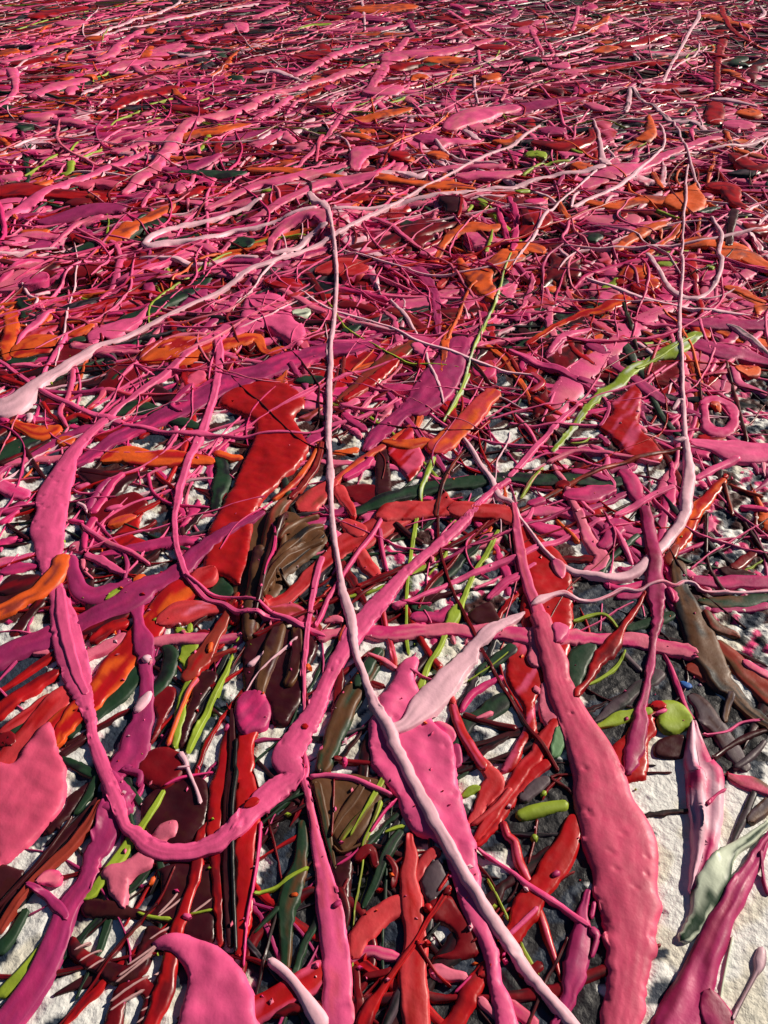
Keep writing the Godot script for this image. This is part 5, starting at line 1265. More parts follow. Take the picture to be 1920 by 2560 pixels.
	strand('pink_strand', 'pk', 'dp', 'r', 1, 0, [-332.7, -655.3, 6, -322.9, -680.5, 8, -312, -697.1, 11.7, -291.8, -704, 10])
	strand('pink_strand', 'pk', 'dp', 'f', 1, 0, [-311.8, -652.2, 17.5, -299.3, -658.4, 20.6, -288.3, -661.5, 14.7])
	strand('pink_strand', 'pk', 'pk', 'r', 1, 0, [-280.8, -552.1, 2, -281.6, -571.8, 5.5, -276.7, -589.9, 7.7, -269.1, -608.7, 5.4])
	strand('pale_pink_strand', 'pp', 'pp', 'r', 1, 0, [-310.3, -653.8, 2.1, -298.8, -637.2, 3.1, -289.4, -628.5, 2.8, -289.5, -617.1, 2.5])
	strand('pale_pink_strand', 'pp', 'pp', 'r', 1, 0, [-294.9, -637.2, 4.3, -285.2, -647.7, 3.9])
	strand('pink_strand', 'pk', 'ro', 'r', 1, 0, [-274.1, -519.8, 2.9, -261.3, -522.1, 5.2, -248.2, -516.5, 2.7])
	strand('pink_strand', 'pk', 'dp', 'f', 1, 0, [-235.4, -384.5, 8.4, -221, -375.5, 11.6, -209.8, -369.6, 8.6])
	strand('magenta_strand', 'mg', 'pu', 'f', 1, 0, [-225.1, -356.9, 5.2, -216.2, -356.8, 7.2, -210.2, -365.3, 5.4])
	strand('pale_pink_strand', 'pp', 'pp', 'r', 1, 0, [-179.7, -363.1, 2.3, -174.2, -359.6, 2.3, -170.9, -354, 1.3])
	strand('pink_strand', 'pk', 'pk', 'r', 1, 0, [-240, -449.6, 3.2, -237.7, -455.1, 5.4, -232.7, -447.8, 2.2])
	strand('deep_pink_strand', 'dp', 'dp', 'r', 1, 0, [-180.8, -348.7, 3.4, -170.3, -346, 3.4])
	strand('deep_pink_strand', 'dp', 'dp', 'r', 1, 0, [-258.5, -454, 5.1, -250.4, -448.5, 6.6])
	web(36, -360.0, -640.0, 0.6, 1.4, true)
	strand('pink_strand', 'pk', 'pk', 't', 1.2, 0, [-120.9, -584.6, 13.8, -130.3, -566.8, 9.8, -137.4, -552.1, 7.2, -147.5, -531.1, 6.5, -157.2, -511.1, 6.5, -166.8, -494.2, 6.5, -174.3, -480, 5.8, -180, -468.3, 4.9, -183.4, -457, 6.1, -184.6, -449.6, 7.9], 'pink grooved branch running down below the pink puddle')
	strand('pink_strand', 'pk', 'pk', 't', 1.2, 0, [-130.3, -566.8, 6.3, -124.1, -542.6, 6.9, -120.3, -511.1, 6.5, -118.2, -484, 5.5, -119.1, -457, 5.3, -119.5, -435.3, 6.5, -121.1, -416.5, 5.9, -122.6, -398.5, 5, -122.5, -378.4, 5.2, -120.9, -361, 4.2, -120.6, -352.8, 3.4, -117.4, -339.3, 3.7, -114, -326.5, 3.4, -109.1, -314.1, 3.6, -104.6, -303.5, 3.5, -98.1, -294.4, 3.1, -90.2, -285.6, 2.8, -81.8, -282.3, 2.9, -73.9, -276, 3, -64.4, -273.9, 3.1, -54.2, -270.8, 2.6, -44.9, -269.8, 2.3, -35.6, -267.7, 2.9], 'long grooved pink thread curling past the edge of the red pool')
	strand('pink_strand', 'pk', 'pk', 'r', 1, 0, [-104.4, -302.4, 1.7, -96.7, -295.5, 1.7, -88.4, -288.8, 2.1, -80.9, -286.6, 1.9, -72.8, -284.5, 1.8, -64.6, -281.3, 1.7, -56, -273.9, 2, -48.1, -270.8, 3.2, -40.1, -266.7, 3.2, -32.3, -262.7, 2.7, -28.4, -260.5, 1.2])
	strand('pink_strand', 'pk', 'pk', 'r', 1, 0, [-243.7, -489.1, 3.4, -221.8, -474.1, 4.7, -203.6, -462.6, 4.7, -186.6, -453.3, 6.8, -168.9, -444.2, 4.5, -155.9, -440.6, 4.2, -136.6, -435.3, 3.8, -120.4, -434.5, 6.7, -109, -432.7, 3.3, -93.8, -431, 3.2, -83.1, -432.7, 2.9, -68.2, -434.5, 2.9, -48.2, -435.3, 2.8, -33.6, -444.2, 3.9, -19.5, -451.4, 3.8, -5.2, -462.6, 3.2, 7.5, -472.2, 2.6, 15.1, -483, 1.7])
	strand('pink_strand', 'pk', 'pk', 't', 1, 0, [-33.2, -317.2, 3.7, -35.6, -302.4, 3.9, -36.7, -288.8, 3.1, -37.3, -274.9, 2.6, -37.5, -261.7, 2.6, -37.4, -250.1, 2.9, -38.4, -235.4, 1.1])
	strand('pink_strand', 'pk', 'dp', 'r', 1, 0, [0, -351.4, 2.7, -5.1, -336.7, 2.9, -12.6, -322.7, 2.9, -19.6, -308.2, 2.5, -26.3, -293.3, 2.4, -30.3, -280.2, 2.4, -33.7, -266.7, 1.8])
	strand('pale_pink_strand', 'pp', 'pp', 'r', 1, 0, [-41.8, -259.3, 1, -49.7, -249.2, 0.9, -59.1, -236.3, 0.8, -62.9, -227.5, 0.8, -66, -222, 0.8])
	pool('purple_pool', 'mg', 'dp', 'f', 1.8, 0, [-66.7, -214.9, -66.5, -223.3, -63.6, -227.5, -58.8, -228.4, -53.7, -225.8, -50.2, -219.1, -49.9, -213.3, -51.6, -207.7, -56.8, -206.1, -62, -205.3], 'round magenta purple blob at the end of a thin thread')
	strand('pale_pink_strand', 'pp', 'pp', 'r', 1, 0, [-64.1, -242.2, 2.1, -61.5, -244.5, 3, -57.1, -249.6, 1.4])
	strand('orange_strand', 'or', 'co', 'r', 1, 0, [-21, -253.9, 1.3, -20.2, -260.7, 3.9, -18.6, -268.2, 1.7])
	strand('orange_drop', 'or', 'or', 'r', 1, 0, [-36.9, -240.8, 3.3, -35.2, -240.8, 3.3, -33.6, -240.8, 3.3])
	strand('pink_strand', 'pk', 'pk', 'r', 1.1, 0, [3.9, -280.2, 5.1, 13.4, -284.5, 2.9, 23.8, -291, 2.9, 36.3, -298.9, 3.6, 48.1, -305.8, 4.1, 60.2, -311.7, 4.6, 72.3, -316.6, 3.6])
	strand('pink_strand', 'pk', 'ro', 'r', 1, 0, [46.2, -293.3, 1.6, 55.6, -298.9, 2.2, 62.6, -304.1, 1.3])
	strand('deep_pink_strand', 'dp', 'pk', 't', 1, 0, [52.8, -286.6, 2.9, 61.8, -296.6, 5.4, 70.5, -302.4, 4.7, 72.4, -304.7, 2.2])
	strand('deep_pink_strand', 'dp', 'dp', 'r', 1, 0, [24.3, -283.4, 0.9, 18, -282.3, 0.9, 8.6, -283.4, 1.2])
	strand('crimson_strand', 'cr', 'bk', 't', 1.2, 0, [31.1, -355.5, 1.9, 30.5, -326.5, 1.8, 33.9, -300.1, 1.7, 38.3, -282.3, 1.8, 44.4, -262.7, 2, 48.9, -247.3, 1.8, 53.3, -234.5, 1.7, 57.5, -223.3, 1.7, 62.6, -209.3, 2, 67.9, -199.9, 2, 73, -187.4, 1.9], 'dark maroon thread slanting under the pale leaf shaped strand')
	strand('pink_strand', 'pk', 'co', 'r', 0.8, 0, [-37.4, -251.1, 2.4, -37.4, -240.8, 1.9, -36.7, -231.9, 1.8, -35.8, -219.9, 1.4, -34.6, -200.7, 1.1, -32.4, -188.7, 2.6, -33, -183.1, 3.4, -30.5, -174.7, 3.2, -27.9, -164.7, 3.7, -25.8, -155.2, 5.2, -23.1, -144.9, 6.6, -20.8, -134.6, 9.4, -18.7, -125.4, 10.2, -17.1, -115, 10.5, -15.8, -105.2, 10.7, -14.4, -90.6, 9.8], 'pink spike that widens as it runs across the dark ground')
	strand('pink_strand', 'pk', 'pk', 'r', 1, 0, [-31.1, -183.8, 2.5, -22.3, -184.5, 2.5, -13.3, -183.1, 2.7, -5.6, -179.5, 2.4, 3.5, -175.3, 1.7])
	strand('pink_strand', 'pk', 'dp', 'r', 1, 0, [35.5, -153.5, 1.1, 41.6, -149.7, 1.5, 48, -144.9, 1.8, 53.1, -139.7, 2.3, 59.2, -135.2, 2.9, 64.8, -131.9, 2.5, 69.6, -127.5, 2.5, 73.5, -124.6, 1.6])
	strand('brick_red_strand', 'bc', 'br', 'f', 1.2, 0, [23.6, -554.5, 7.6, 8.1, -533.3, 16, -5.5, -511.1, 17.9, -18.4, -490.1, 15.1, -29.7, -475.1, 7])
	strand('red_strand', 'rd', 'rd', 'f', 1, 0, [13.9, -534.5, 5.2, 0.1, -513.3, 9.9, -11.9, -494.2, 8.5, -26.5, -475.1, 5.1], 'bright red streak on the brick brown feather of paint')
	strand('brick_red_strand', 'bc', 'ro', 'r', 1, 0, [-57.7, -453.3, 5.8, -49.7, -457, 6.5, -42, -466.4, 4.1])
	strand('crimson_strand', 'cr', 'mr', 'f', 1, 0, [-72.2, -680.5, 8, -59.6, -655.3, 7.5, -48.8, -628.5, 5.1])
	strand('crimson_strand', 'cr', 'mr', 'f', 1, 0, [-40, -693.7, 16.6, -20.9, -704, 18.2, -4.1, -697.1, 11.3])
	strand('crimson_strand', 'cr', 'cr', 'f', 1, 0, [-39.6, -622.8, 15.1, -24.2, -619.9, 11.9, -6.2, -608.7, 11])
	strand('crimson_strand', 'cr', 'cr', 'f', 1, 0, [-58.2, -561.8, 11, -47.1, -574.3, 10.2, -42.7, -584.6, 6])
	strand('crimson_strand', 'cr', 'bc', 'f', 1, 0, [2.6, -611.5, 11.8, 18.6, -595.2, 11.2, 32.8, -576.9, 8.8])
	strand('coral_red_strand', 'cx', 'rd', 'f', 1, 0, [-55.4, -674.1, 12.8, -37, -687.1, 29.1, -27.2, -680.5, 34.4, -17.7, -683.8, 10.1])
	strand('red_strand', 'rd', 'co', 'r', 1, 0, [-18.5, -595.2, 4.6, -8.6, -597.8, 6.1, -1.2, -600.5, 3.7])
	strand('rose_strand', 'ro', 'pk', 'r', 1, 0, [-113.8, -664.6, 8.8, -93.8, -652.2, 8, -74.8, -631.4, 8.7, -56.9, -614.3, 7.8, -47, -607.4, 4.9])
	strand('red_strand', 'rd', 'co', 'f', 1, 0, [-103.1, -664.6, 16.8, -86.1, -655.3, 22.1, -69.8, -649.2, 15.1])
	strand('coral_red_strand', 'cx', 'cx', 'r', 1, 0, [-81.3, -631.4, 6.5, -68.8, -637.2, 6.8, -58.4, -637.2, 4.1])
	strand('pale_green_strand', 'gw', 'bk', 'f', 1, 0, [-73.5, -600.5, 12.4, -66.5, -607.4, 15.2, -60.5, -611.5, 9.1])
	strand('deep_pink_strand', 'dp', 'dp', 'r', 1, 0, [-40.9, -652.2, 4.9, -24.9, -646.2, 7.1, -9, -637.2, 6.1, 6.5, -628.5, 3.7])
	strand('rose_strand', 'ro', 'pp', 'r', 1, 0, [-38, -601.9, 3.7, -18.3, -587.2, 6.1, -3.6, -579.4, 5.6, 9.7, -571.3, 3])
	strand('magenta_strand', 'mg', 'pu', 'f', 1, 0, [6.9, -680.5, 11.6, 18.1, -697.1, 29.8, 30.2, -683.8, 16.3, 42.2, -649.2, 9.1, 43, -611.5, 7.5, 42.2, -571.8, 4.8])
	strand('purple_strand', 'mg', 'pu', 'f', 1.2, 0, [59.2, -556.9, 14.4, 47.5, -519.8, 25.7, 34.7, -488.1, 29.5, 23.2, -468.3, 24.7, 12.5, -458.8, 11.8, 3.1, -444.2, 13.3, -5, -431.9, 12.6, -11.2, -418.2, 5.5], 'broad magenta purple splash with ragged ends between lime strands')
	strand('pink_strand', 'pk', 'dp', 'f', 1, 0, [12.1, -569.3, 6.4, 27.4, -561.8, 10, 37.7, -552.1, 16.6, 44.4, -546.1, 5.6])
	strand('pink_strand', 'pk', 'ro', 'f', 1, 0, [22.4, -552.1, 9.3, 31.2, -537.9, 11.8, 39.1, -533.3, 9.7])
	strand('red_strand', 'rd', 'rd', 'f', 1, 0, [27.5, -528.8, 5.7, 28, -513.3, 6.7])
	strand('deep_pink_strand', 'dp', 'mg', 'f', 1, 0, [-28, -458.8, 5.1, -19.4, -447.8, 7.8, -11.1, -438.9, 5.2])
	strand('pink_strand', 'pk', 'pk', 'r', 1, 0, [-30.5, -468.3, 3.5, -17.8, -464.5, 2.4, -3.1, -461.7, 2.1, 9.6, -477.1, 1.4])
	strand('coral_strand', 'cx', 'or', 'r', 1, 0, [17.4, -444.2, 3.6, 3, -425, 5.5, -7.7, -413.2, 5.5, -17.2, -401.7, 6.2, -25.3, -390.6, 5.1, -32.2, -378.4, 5], 'glossy coral red strand joining the pale pink thread')
	strand('deep_pink_strand', 'dp', 'dp', 'f', 1, 0, [-25.1, -386, 3.7, -14.2, -396.9, 6, -6.7, -408.2, 3.5])
	strand('coral_red_strand', 'cx', 'bc', 'f', 1, 0, [-28.9, -386, 8, -39.1, -371, 15.5, -48.8, -355.4, 12.9])
	strand('coral_red_strand', 'cx', 'rd', 'f', 1, 0, [-27.7, -379.9, 7.6, -20.6, -361, 6.5, -16.7, -349.9, 3.6])
	strand('orange_strand', 'or', 'rd', 'r', 1, 0, [-41.5, -425, 2.5, -45.3, -408.2, 3.3, -50.8, -392.2, 5, -57.9, -376.9, 4.3, -66, -366.7, 2.6])
	strand('crimson_strand', 'cr', 'bc', 't', 1, 0, [-39.6, -425, 3.7, -42, -401.7, 4.5, -48.2, -383, 4.5, -54.9, -363.8, 3.5])
	pool('red_pool', 'rd', 'co', 'f', 1, 0, [3, -419.9, 17.3, -442.4, 20.9, -426.7, 25.3, -411.5, 21.8, -393.8, 15.9, -384.5, 12.3, -390.6, 4.9, -406.6])
	strand('orange_strand', 'or', 'rd', 'f', 1, 0, [1, -425, 6.2, 10.9, -421.6, 9.5, 24.8, -425, 9.3, 31.8, -426.7, 4.6])
	strand('coral_strand', 'cx', 'or', 'f', 1, 0, [75.6, -486, 11.9, 65.4, -468.3, 14.9, 56.6, -451.4, 16.1, 45.3, -435.3, 18.6, 33.4, -418.2, 12.6], 'coral red splash above the lime strand')
	strand('coral_red_strand', 'cx', 'dp', 'f', 1, 0, [78.8, -528.8, 8.1, 72.6, -511.1, 16.9, 68, -522.1, 8.3])
	pool('coral_red_pool', 'cx', 'rd', 'f', 1, 0, [0, -361, 15.4, -365.3, 29, -366.7, 36.7, -374, 41.6, -365.3, 53.9, -362.4, 64.9, -355.4, 14.9, -347.3, 0.9, -344.6, -6.1, -350])
	strand('coral_red_strand', 'cx', 'rd', 'f', 1, 0, [41.8, -355.4, 11.8, 55.1, -355.4, 14.5, 68.1, -352.8, 14, 74.1, -344.6, 6.7])
	strand('lime_strand', 'li', 'gw', 'r', 1, 0, [61.9, -510, 2.5, 54.2, -488.1, 4.2, 47.5, -468.3, 3.4, 39.6, -450.5, 1.5])
	strand('lime_strand', 'li', 'gw', 'r', 1, 0, [31.5, -409.8, 3.6, 26.4, -392.2, 3.7, 22.1, -375.5, 3.1, 21.7, -365.3, 1.7])
	strand('lime_strand', 'li', 'gw', 'r', 1, 0, [106.8, -683.8, 2.4, 94, -628.5, 2.8, 79.3, -582, 3.8, 67.2, -540.3, 2.6])
	strand('orange_strand', 'or', 'bc', 'f', 1, 0, [65.1, -693.7, 8.2, 73.8, -664.6, 10.9, 82.5, -643.2, 11.4, 91.9, -632.8, 10.9])
	strand('orange_strand', 'or', 'bc', 'f', 1, 0, [118.8, -704, 21.9, 100.3, -687.1, 18.2, 87.8, -670.9, 9.9, 77.8, -649.2, 6.8])
	strand('orange_strand', 'or', 'bc', 'f', 1, 0, [67, -628.5, 3.6, 58.1, -592.5, 3.8, 49.1, -566.8, 7.2, 44.8, -533.3, 5.7, 41.2, -507.9, 2])
	strand('orange_strand', 'or', 'bc', 'f', 1, 0, [44.6, -700, 7.3, 50.7, -711, 7.3])
	strand('coral_red_strand', 'cx', 'rd', 'r', 1, 0, [84, -721, 7.1, 67.8, -693.7, 7, 54, -670.9, 7.9, 46.5, -655.3, 4.3])
	strand('pale_pink_strand', 'pp', 'pp', 'r', 1, 0, [5.2, -631.4, 2.6, 13.9, -606, 4, 20.9, -584.6, 3.4, 25.8, -568, 2.1])
	strand('pale_pink_strand', 'pp', 'pp', 'r', 1, 0, [31.4, -542.6, 1.9, 32.8, -519.8, 2.3, 38.2, -494.2, 2.2, 40.7, -469.3, 1.4])
	strand('maroon_strand', 'mr', 'bc', 't', 1, 0, [52.6, -419, 1.3, 40.9, -396.9, 2.2, 34, -375.5, 2.6, 30.1, -352.8, 2.9, 30.8, -350, 2.2])
	strand('crimson_strand', 'cr', 'bc', 'r', 1, 0, [-29.8, -533.3, 3.6, -29.8, -504.7, 3.3])
	strand('maroon_strand', 'mr', 'cr', 'r', 1, 0, [63, -531.1, 3, 71.3, -508.9, 2.9, 78.2, -490.1, 1.9])
	strand('red_strand', 'rd', 'rd', 'r', 1, 0, [57.1, -431.9, 1.7, 71, -451.4, 1.7])
	strand('red_strand', 'rd', 'or', 'f', 1, 0, [211.5, -658.4, 51.7, 222.8, -655.3, 39.9, 237, -653.8, 14.1])
	strand('red_strand', 'rd', 'or', 'f', 1, 0, [199.5, -628.5, 18.8, 178.6, -608.7, 13.1, 163.7, -603.3, 9.9, 138.2, -584.6, 6.7, 110.9, -555.7, 5.5])
	strand('red_strand', 'rd', 'or', 'f', 1, 0, [246.6, -587.2, 8, 249.3, -571.8, 15.3, 253, -564.3, 7.7])
	strand('red_strand', 'rd', 'or', 'f', 1, 0, [230.3, -680.5, 13.3, 214.5, -670.9, 18.2, 200.9, -652.2, 7.6])
	strand('red_strand', 'rd', 'co', 'r', 1, 0, [279.6, -714, 11.6, 272.2, -683.8, 9.7, 269.2, -655.3, 4.2, 263.4, -622.8, 5.2, 258.8, -603.3, 3.1])
	pool('red_pool', 'rd', 'co', 'f', 1.3, 0, [181, -498.4, 180.8, -484, 175.4, -466.4, 169.9, -447.8, 170.4, -433.6, 175.9, -419.9, 174.3, -406.6, 163.3, -404.9, 152.3, -411.5, 148.3, -428.4, 141.1, -442.4, 152.4, -457, 155.6, -472.2, 167.9, -484, 173.9, -496.3], 'coral red leaf shaped pool below the lime green band')
	strand('maroon_strand', 'mr', 'gr', 'r', 1, 0, [198.2, -622.8, 3.7, 195.6, -584.6, 4.6, 191.6, -552.1, 3.5, 191.4, -539.1, 1.7])
	strand('green_strand', 'gr', 'bk', 'r', 1, 0, [184.5, -486, 3.4, 186.4, -468.3, 4.6, 187.8, -449.6, 5.2, 192.3, -431, 3.8])
	strand('maroon_strand', 'mr', 'cr', 'r', 1, 0, [252.1, -526.5, 2, 246, -486, 2.7, 239.1, -449.6, 2.6, 234.5, -425.9, 2.5])
	strand('maroon_strand', 'mr', 'cr', 'r', 1, 0, [229.7, -522.1, 1.7, 219.9, -478.1, 1.8, 211.7, -438.9, 1.7])
	strand('magenta_strand', 'mg', 'pk', 't', 1, 0, [94, -542.6, 5.6, 111.2, -524.3, 8.6, 128.6, -513.3, 8.5, 141.5, -498.4, 6.5, 150, -486, 4.6, 153.8, -468.3, 3, 146.7, -449.6, 2.6, 141.8, -443.3, 2.5])
	strand('magenta_strand', 'mg', 'pu', 'f', 1, 0, [157, -549.7, 9.8, 167.4, -537.9, 14.6, 170.4, -519.8, 9, 179.8, -502.6, 7.8, 185, -488.1, 12.2, 193, -473.2, 7.8])
	strand('magenta_strand', 'mg', 'pu', 'f', 1, 0, [237.8, -553.3, 15.9, 253.2, -542.6, 25.1, 269.1, -537.9, 18.2, 286.1, -527.7, 11.2])
	strand('magenta_strand', 'mg', 'pu', 'f', 1, 0, [225.5, -600.5, 9.1, 243.6, -589.9, 12.6, 261.3, -587.2, 19.8, 278.8, -584.6, 16.9, 306.9, -584.6, 18.9])
	strand('magenta_strand', 'mg', 'pu', 'f', 1, 0, [161.3, -519.8, 5.1, 159.6, -533.3, 5.2])
	strand('magenta_strand', 'mg', 'pu', 'f', 1, 0, [137.9, -502.6, 6, 150.3, -498.4, 7.9, 158.2, -499.4, 4.8])
	strand('magenta_strand', 'mg', 'pu', 'f', 1, 0, [145.2, -423.3, 5.2, 139.7, -435.3, 3.9])
	strand('magenta_strand', 'mg', 'pu', 'f', 1, 0, [114.2, -393.8, 6, 126.8, -390.6, 6, 136.8, -384.5, 4.4])
	strand('lime_strand', 'li', 'gw', 'f', 1.2, 0, [243.7, -569.3, 10.8, 218.4, -542.6, 15.8, 198, -531.1, 7.4, 183.9, -519.8, 10.2, 167.8, -498.4, 9.2, 154.3, -486, 8.6, 140.1, -468.3, 5.7, 127.9, -447.8, 5, 118, -431.9, 4.1, 106.8, -414.8, 2.9], 'broad lime green band above the coral red leaf pool')
	strand('lime_strand', 'li', 'ro', 'r', 1, 0, [98.5, -399.3, 1.8, 88.2, -383, 3, 80.8, -368.9, 1.9])
	strand('lime_strand', 'li', 'li', 'f', 1, 0, [241.6, -687.1, 9.4, 251.2, -687.1, 11.1, 261.7, -690.4, 8.3])
	strand('lime_strand', 'li', 'li', 'f', 1, 0, [185.4, -647.7, 7.2, 194.3, -652.2, 9.1, 201.6, -661.5, 3.8])
	strand('lime_strand', 'li', 'li', 'f', 1, 0, [284.5, -683.8, 14, 292.7, -683.8, 11.6])
	strand('pink_strand', 'pk', 'pk', 'r', 0.8, 0, [163.8, -578.2, 4, 144.8, -566.8, 8.5, 133.2, -554.5, 6.5, 122.2, -533.3, 4.3])
	strand('pink_strand', 'pk', 'ro', 'r', 1, 0, [144.7, -559.4, 4.8, 164.1, -555.7, 4.5, 183, -555.7, 3.8, 204, -564.3, 3.5, 220.3, -571.8, 3.6, 232.9, -580, 2.8])
	strand('pink_strand', 'pk', 'pk', 'r', 1, 0, [204.5, -585.9, 4.5, 219.6, -587.2, 5.8, 232.8, -582, 3.2])
	strand('pink_strand', 'pk', 'pk', 'r', 1, 0, [274.4, -617.1, 2.1, 256.7, -600.5, 3, 251.1, -582, 2.6, 246.2, -542.6, 1.5])
	strand('coral_strand', 'co', 'rd', 'r', 1, 0, [214.1, -561.8, 1.8, 203.8, -540.3, 2.6, 189.7, -506.8, 2.2])
	strand('red_strand', 'rd', 'co', 'r', 1, 0, [105.9, -511.1, 6.5, 113, -498.4, 5.9, 102.5, -486, 5.5])
	strand('red_strand', 'rd', 'or', 'r', 1, 0, [103.5, -478.1, 4.3, 113.9, -462.6, 4.4, 124.8, -453.3, 4.1])
	strand('pink_strand', 'pk', 'pk', 't', 1, 0, [75.7, -387.5, 3.9, 90, -409.8, 4.4, 107.5, -435.3, 4.5, 123.7, -458.8, 3.7, 136.6, -472.2, 2.8])
	strand('pink_strand', 'pk', 'pk', 'r', 1, 0, [82.9, -447.8, 2.8, 98.7, -444.2, 2.8, 118.4, -446, 2.8, 141.7, -445.1, 2.6])
	strand('pink_strand', 'pk', 'ro', 'r', 1, 0, [88.3, -458.8, 1.9, 96, -438.9, 2.7, 98, -425, 2.2])
	strand('pink_ring', 'dp', 'pk', 'f', 1, 0, [219.9, -469.3, 9.8, 230.7, -475.1, 11.3, 236.9, -466.4, 9.1, 234, -451.4, 6.6, 225.3, -438.9, 9.3, 215.9, -438, 13.4, 214.2, -449.6, 6.4, 219.1, -468.3, 5.7], 'square ringlike pink splash with a dark hole')
	strand('orange_strand', 'or', 'rd', 'r', 1, 0, [222.7, -466.4, 5.2, 227.5, -468.3, 7.3, 227.2, -460.7, 3.5])
	strand('pink_strand', 'pk', 'pk', 'f', 1, 0, [198.9, -424.7, 6.1, 209.8, -421.6, 13.6, 220, -416.5, 25.1, 231.1, -414.8, 23.9, 246.7, -414.8, 20.3], 'broad pink splash reaching the pale arc thread')
	strand('pink_strand', 'pk', 'pk', 'r', 1, 0, [188.7, -386.8, 3.6, 205.5, -398.5, 5.7, 223, -408.2, 5.1])
	strand('pink_strand', 'pk', 'pk', 'r', 1, 0, [255, -519.8, 3.8, 253.4, -498.4, 8.4, 260, -492.2, 8.1, 269.4, -482, 6.6])
	strand('orange_strand', 'or', 'rd', 'f', 1, 0, [261.4, -522.1, 13, 264, -513.3, 20, 275, -522.1, 5.3])
	strand('orange_strand', 'or', 'rd', 'f', 1, 0, [296.4, -649.2, 14.2, 304.9, -643.2, 12.7, 309.9, -631.4, 9.6, 315.6, -625.6, 7.9])
	strand('orange_strand', 'or', 'bc', 'f', 1, 0, [306.8, -711, 21.3, 325.1, -711, 29.1, 334.3, -697.1, 21.4, 343.5, -680.5, 15.5])
	strand('rose_strand', 'ro', 'pk', 'r', 1, 0, [101.6, -403.3, 3.3, 119.9, -414.8, 4.1, 135.2, -413.2, 4.5, 150, -409.8, 4.5, 162.3, -404.9, 3.4, 172.4, -403, 2])
	strand('brick_red_strand', 'bc', 'mr', 'r', 1, 0, [77, -354, 3.2, 98.3, -371, 3.7, 119.4, -386, 3.4, 140.8, -398.5, 3.6, 162.2, -408.2, 3.8, 190.2, -418.5, 2.7])
	strand('rose_strand', 'ro', 'ro', 'r', 1, 0, [105.1, -401.7, 3.3, 106.4, -392.2, 4.1, 108.6, -383, 4, 109.9, -369.6, 4.7, 110.9, -352.8, 5.4])
	strand('pink_strand', 'pk', 'ro', 'r', 1, 0, [113.9, -368.9, 3, 117.7, -358.2, 2.6, 121.1, -352.8, 1.8])
	strand('deep_pink_strand', 'dp', 'mg', 'f', 1, 0, [110.8, -369.6, 11.9, 121.1, -371, 15.2, 131.2, -375.5, 11.2, 137, -376.9, 5.2])
	strand('magenta_strand', 'mg', 'dp', 'f', 1, 0, [146.9, -392.2, 10.2, 150.2, -386, 11.3, 148.8, -372.5, 9.7, 150.7, -365.3, 7.5])
	strand('magenta_strand', 'mg', 'dp', 'f', 1, 0, [83.3, -361, 7.1, 94.9, -366.7, 5.9])
	strand('pink_strand', 'pk', 'pk', 't', 1, 0, [174.3, -378.7, 3.7, 160.3, -371, 4.4, 146, -361, 4.7, 132.2, -351.2, 3.9])
	strand('crimson_strand', 'cr', 'rd', 'f', 1, 0, [102.3, -378.4, 9.3, 108.1, -379.9, 8.6, 111.2, -376.9, 4])
	strand('red_strand', 'rd', 'or', 'f', 1, 0, [206.2, -386, 4.5, 194.5, -372.5, 8, 184.6, -361, 8.6, 175.9, -349.9, 5.9], 'glossy red strand beside the widest part of the pale arc')
	strand('deep_pink_drop', 'dp', 'dp', 'r', 1, 0, [189.8, -380.7, 5.2, 192.4, -380.7, 5.2, 195, -380.7, 5.2])
	strand('red_strand', 'rd', 'rd', 'r', 1, 0, [210.1, -392.2, 3.5, 206.7, -387.5, 2.7])
	strand('maroon_strand', 'mr', 'bc', 'r', 1, 0, [205.2, -383, 2.4, 203.6, -369.6, 2.8, 200.7, -352.8, 2.7])
	strand('brick_red_strand', 'bc', 'bc', 'r', 1, 0, [208, -383, 2.6, 215.6, -375.5, 2.6, 224.5, -369.6, 2.6])
	strand('deep_pink_strand', 'dp', 'dp', 'r', 1, 0, [207, -361, 4.1, 214.6, -359.6, 5.2, 223.4, -356.8, 4.2])
	strand('deep_pink_strand', 'dp', 'dp', 'r', 1, 0, [120.1, -426.7, 2.5, 128.5, -429.3, 2.8, 138.5, -429.3, 2])
	strand('lime_strand', 'li', 'li', 'r', 1, 0, [119.5, -423.3, 1.4, 127.7, -425, 1.5, 135, -431.9, 0.9])
	strand('deep_pink_strand', 'dp', 'dp', 'r', 1, 0, [190.3, -451.4, 3.7, 199, -457, 2.8])
	strand('deep_pink_strand', 'dp', 'dp', 'r', 1, 0, [173.6, -442.4, 4.8, 180.8, -438.9, 3.6, 192.5, -437.1, 2.9, 207.6, -440.6, 2.1])
	web(40, -450.0, -720.0, 0.6, 1.5, true)
	web(650, -600.0, -2600.0, 1.1, 3.0, false)
	pool('orange_pool', 'or', 'bc', 'f', 1, 0, [63.9, -697.1, 71.1, -700, 77.5, -677.3, 84.9, -683.8, 96.1, -700, 109.6, -721, 122, -718, 120.4, -693.7, 107.4, -677.3, 95.2, -664.6, 95.3, -640.2, 89.6, -622.8, 81.4, -631.4, 74.9, -646.2, 68.6, -667.7], 'ragged orange splash beside the slim lime strand')
	strand('orange_strand', 'or', 'bc', 'r', 1, 0, [79.9, -658.4, 3.4, 72.3, -646.2, 3, 66.8, -625.6, 2.4, 59.7, -597.8, 2.1, 53.2, -574.3, 2.9, 48.6, -556.9, 3.4])
	strand('lime_strand', 'li', 'gw', 'r', 1, 0, [115.1, -707, 1.7, 103.6, -667.7, 1.7, 91.8, -619.9, 1.9, 80.8, -584.6, 2.1, 67.4, -542.6, 1.8, 57.1, -498.4, 1.8, 48.8, -472.2, 1.6, 40.2, -451.4, 1.2])
	strand('lime_strand', 'li', 'li', 'r', 1, 0, [241.8, -566.8, 2.3, 211.3, -537.9, 2.7, 182.9, -515.4, 2.4])
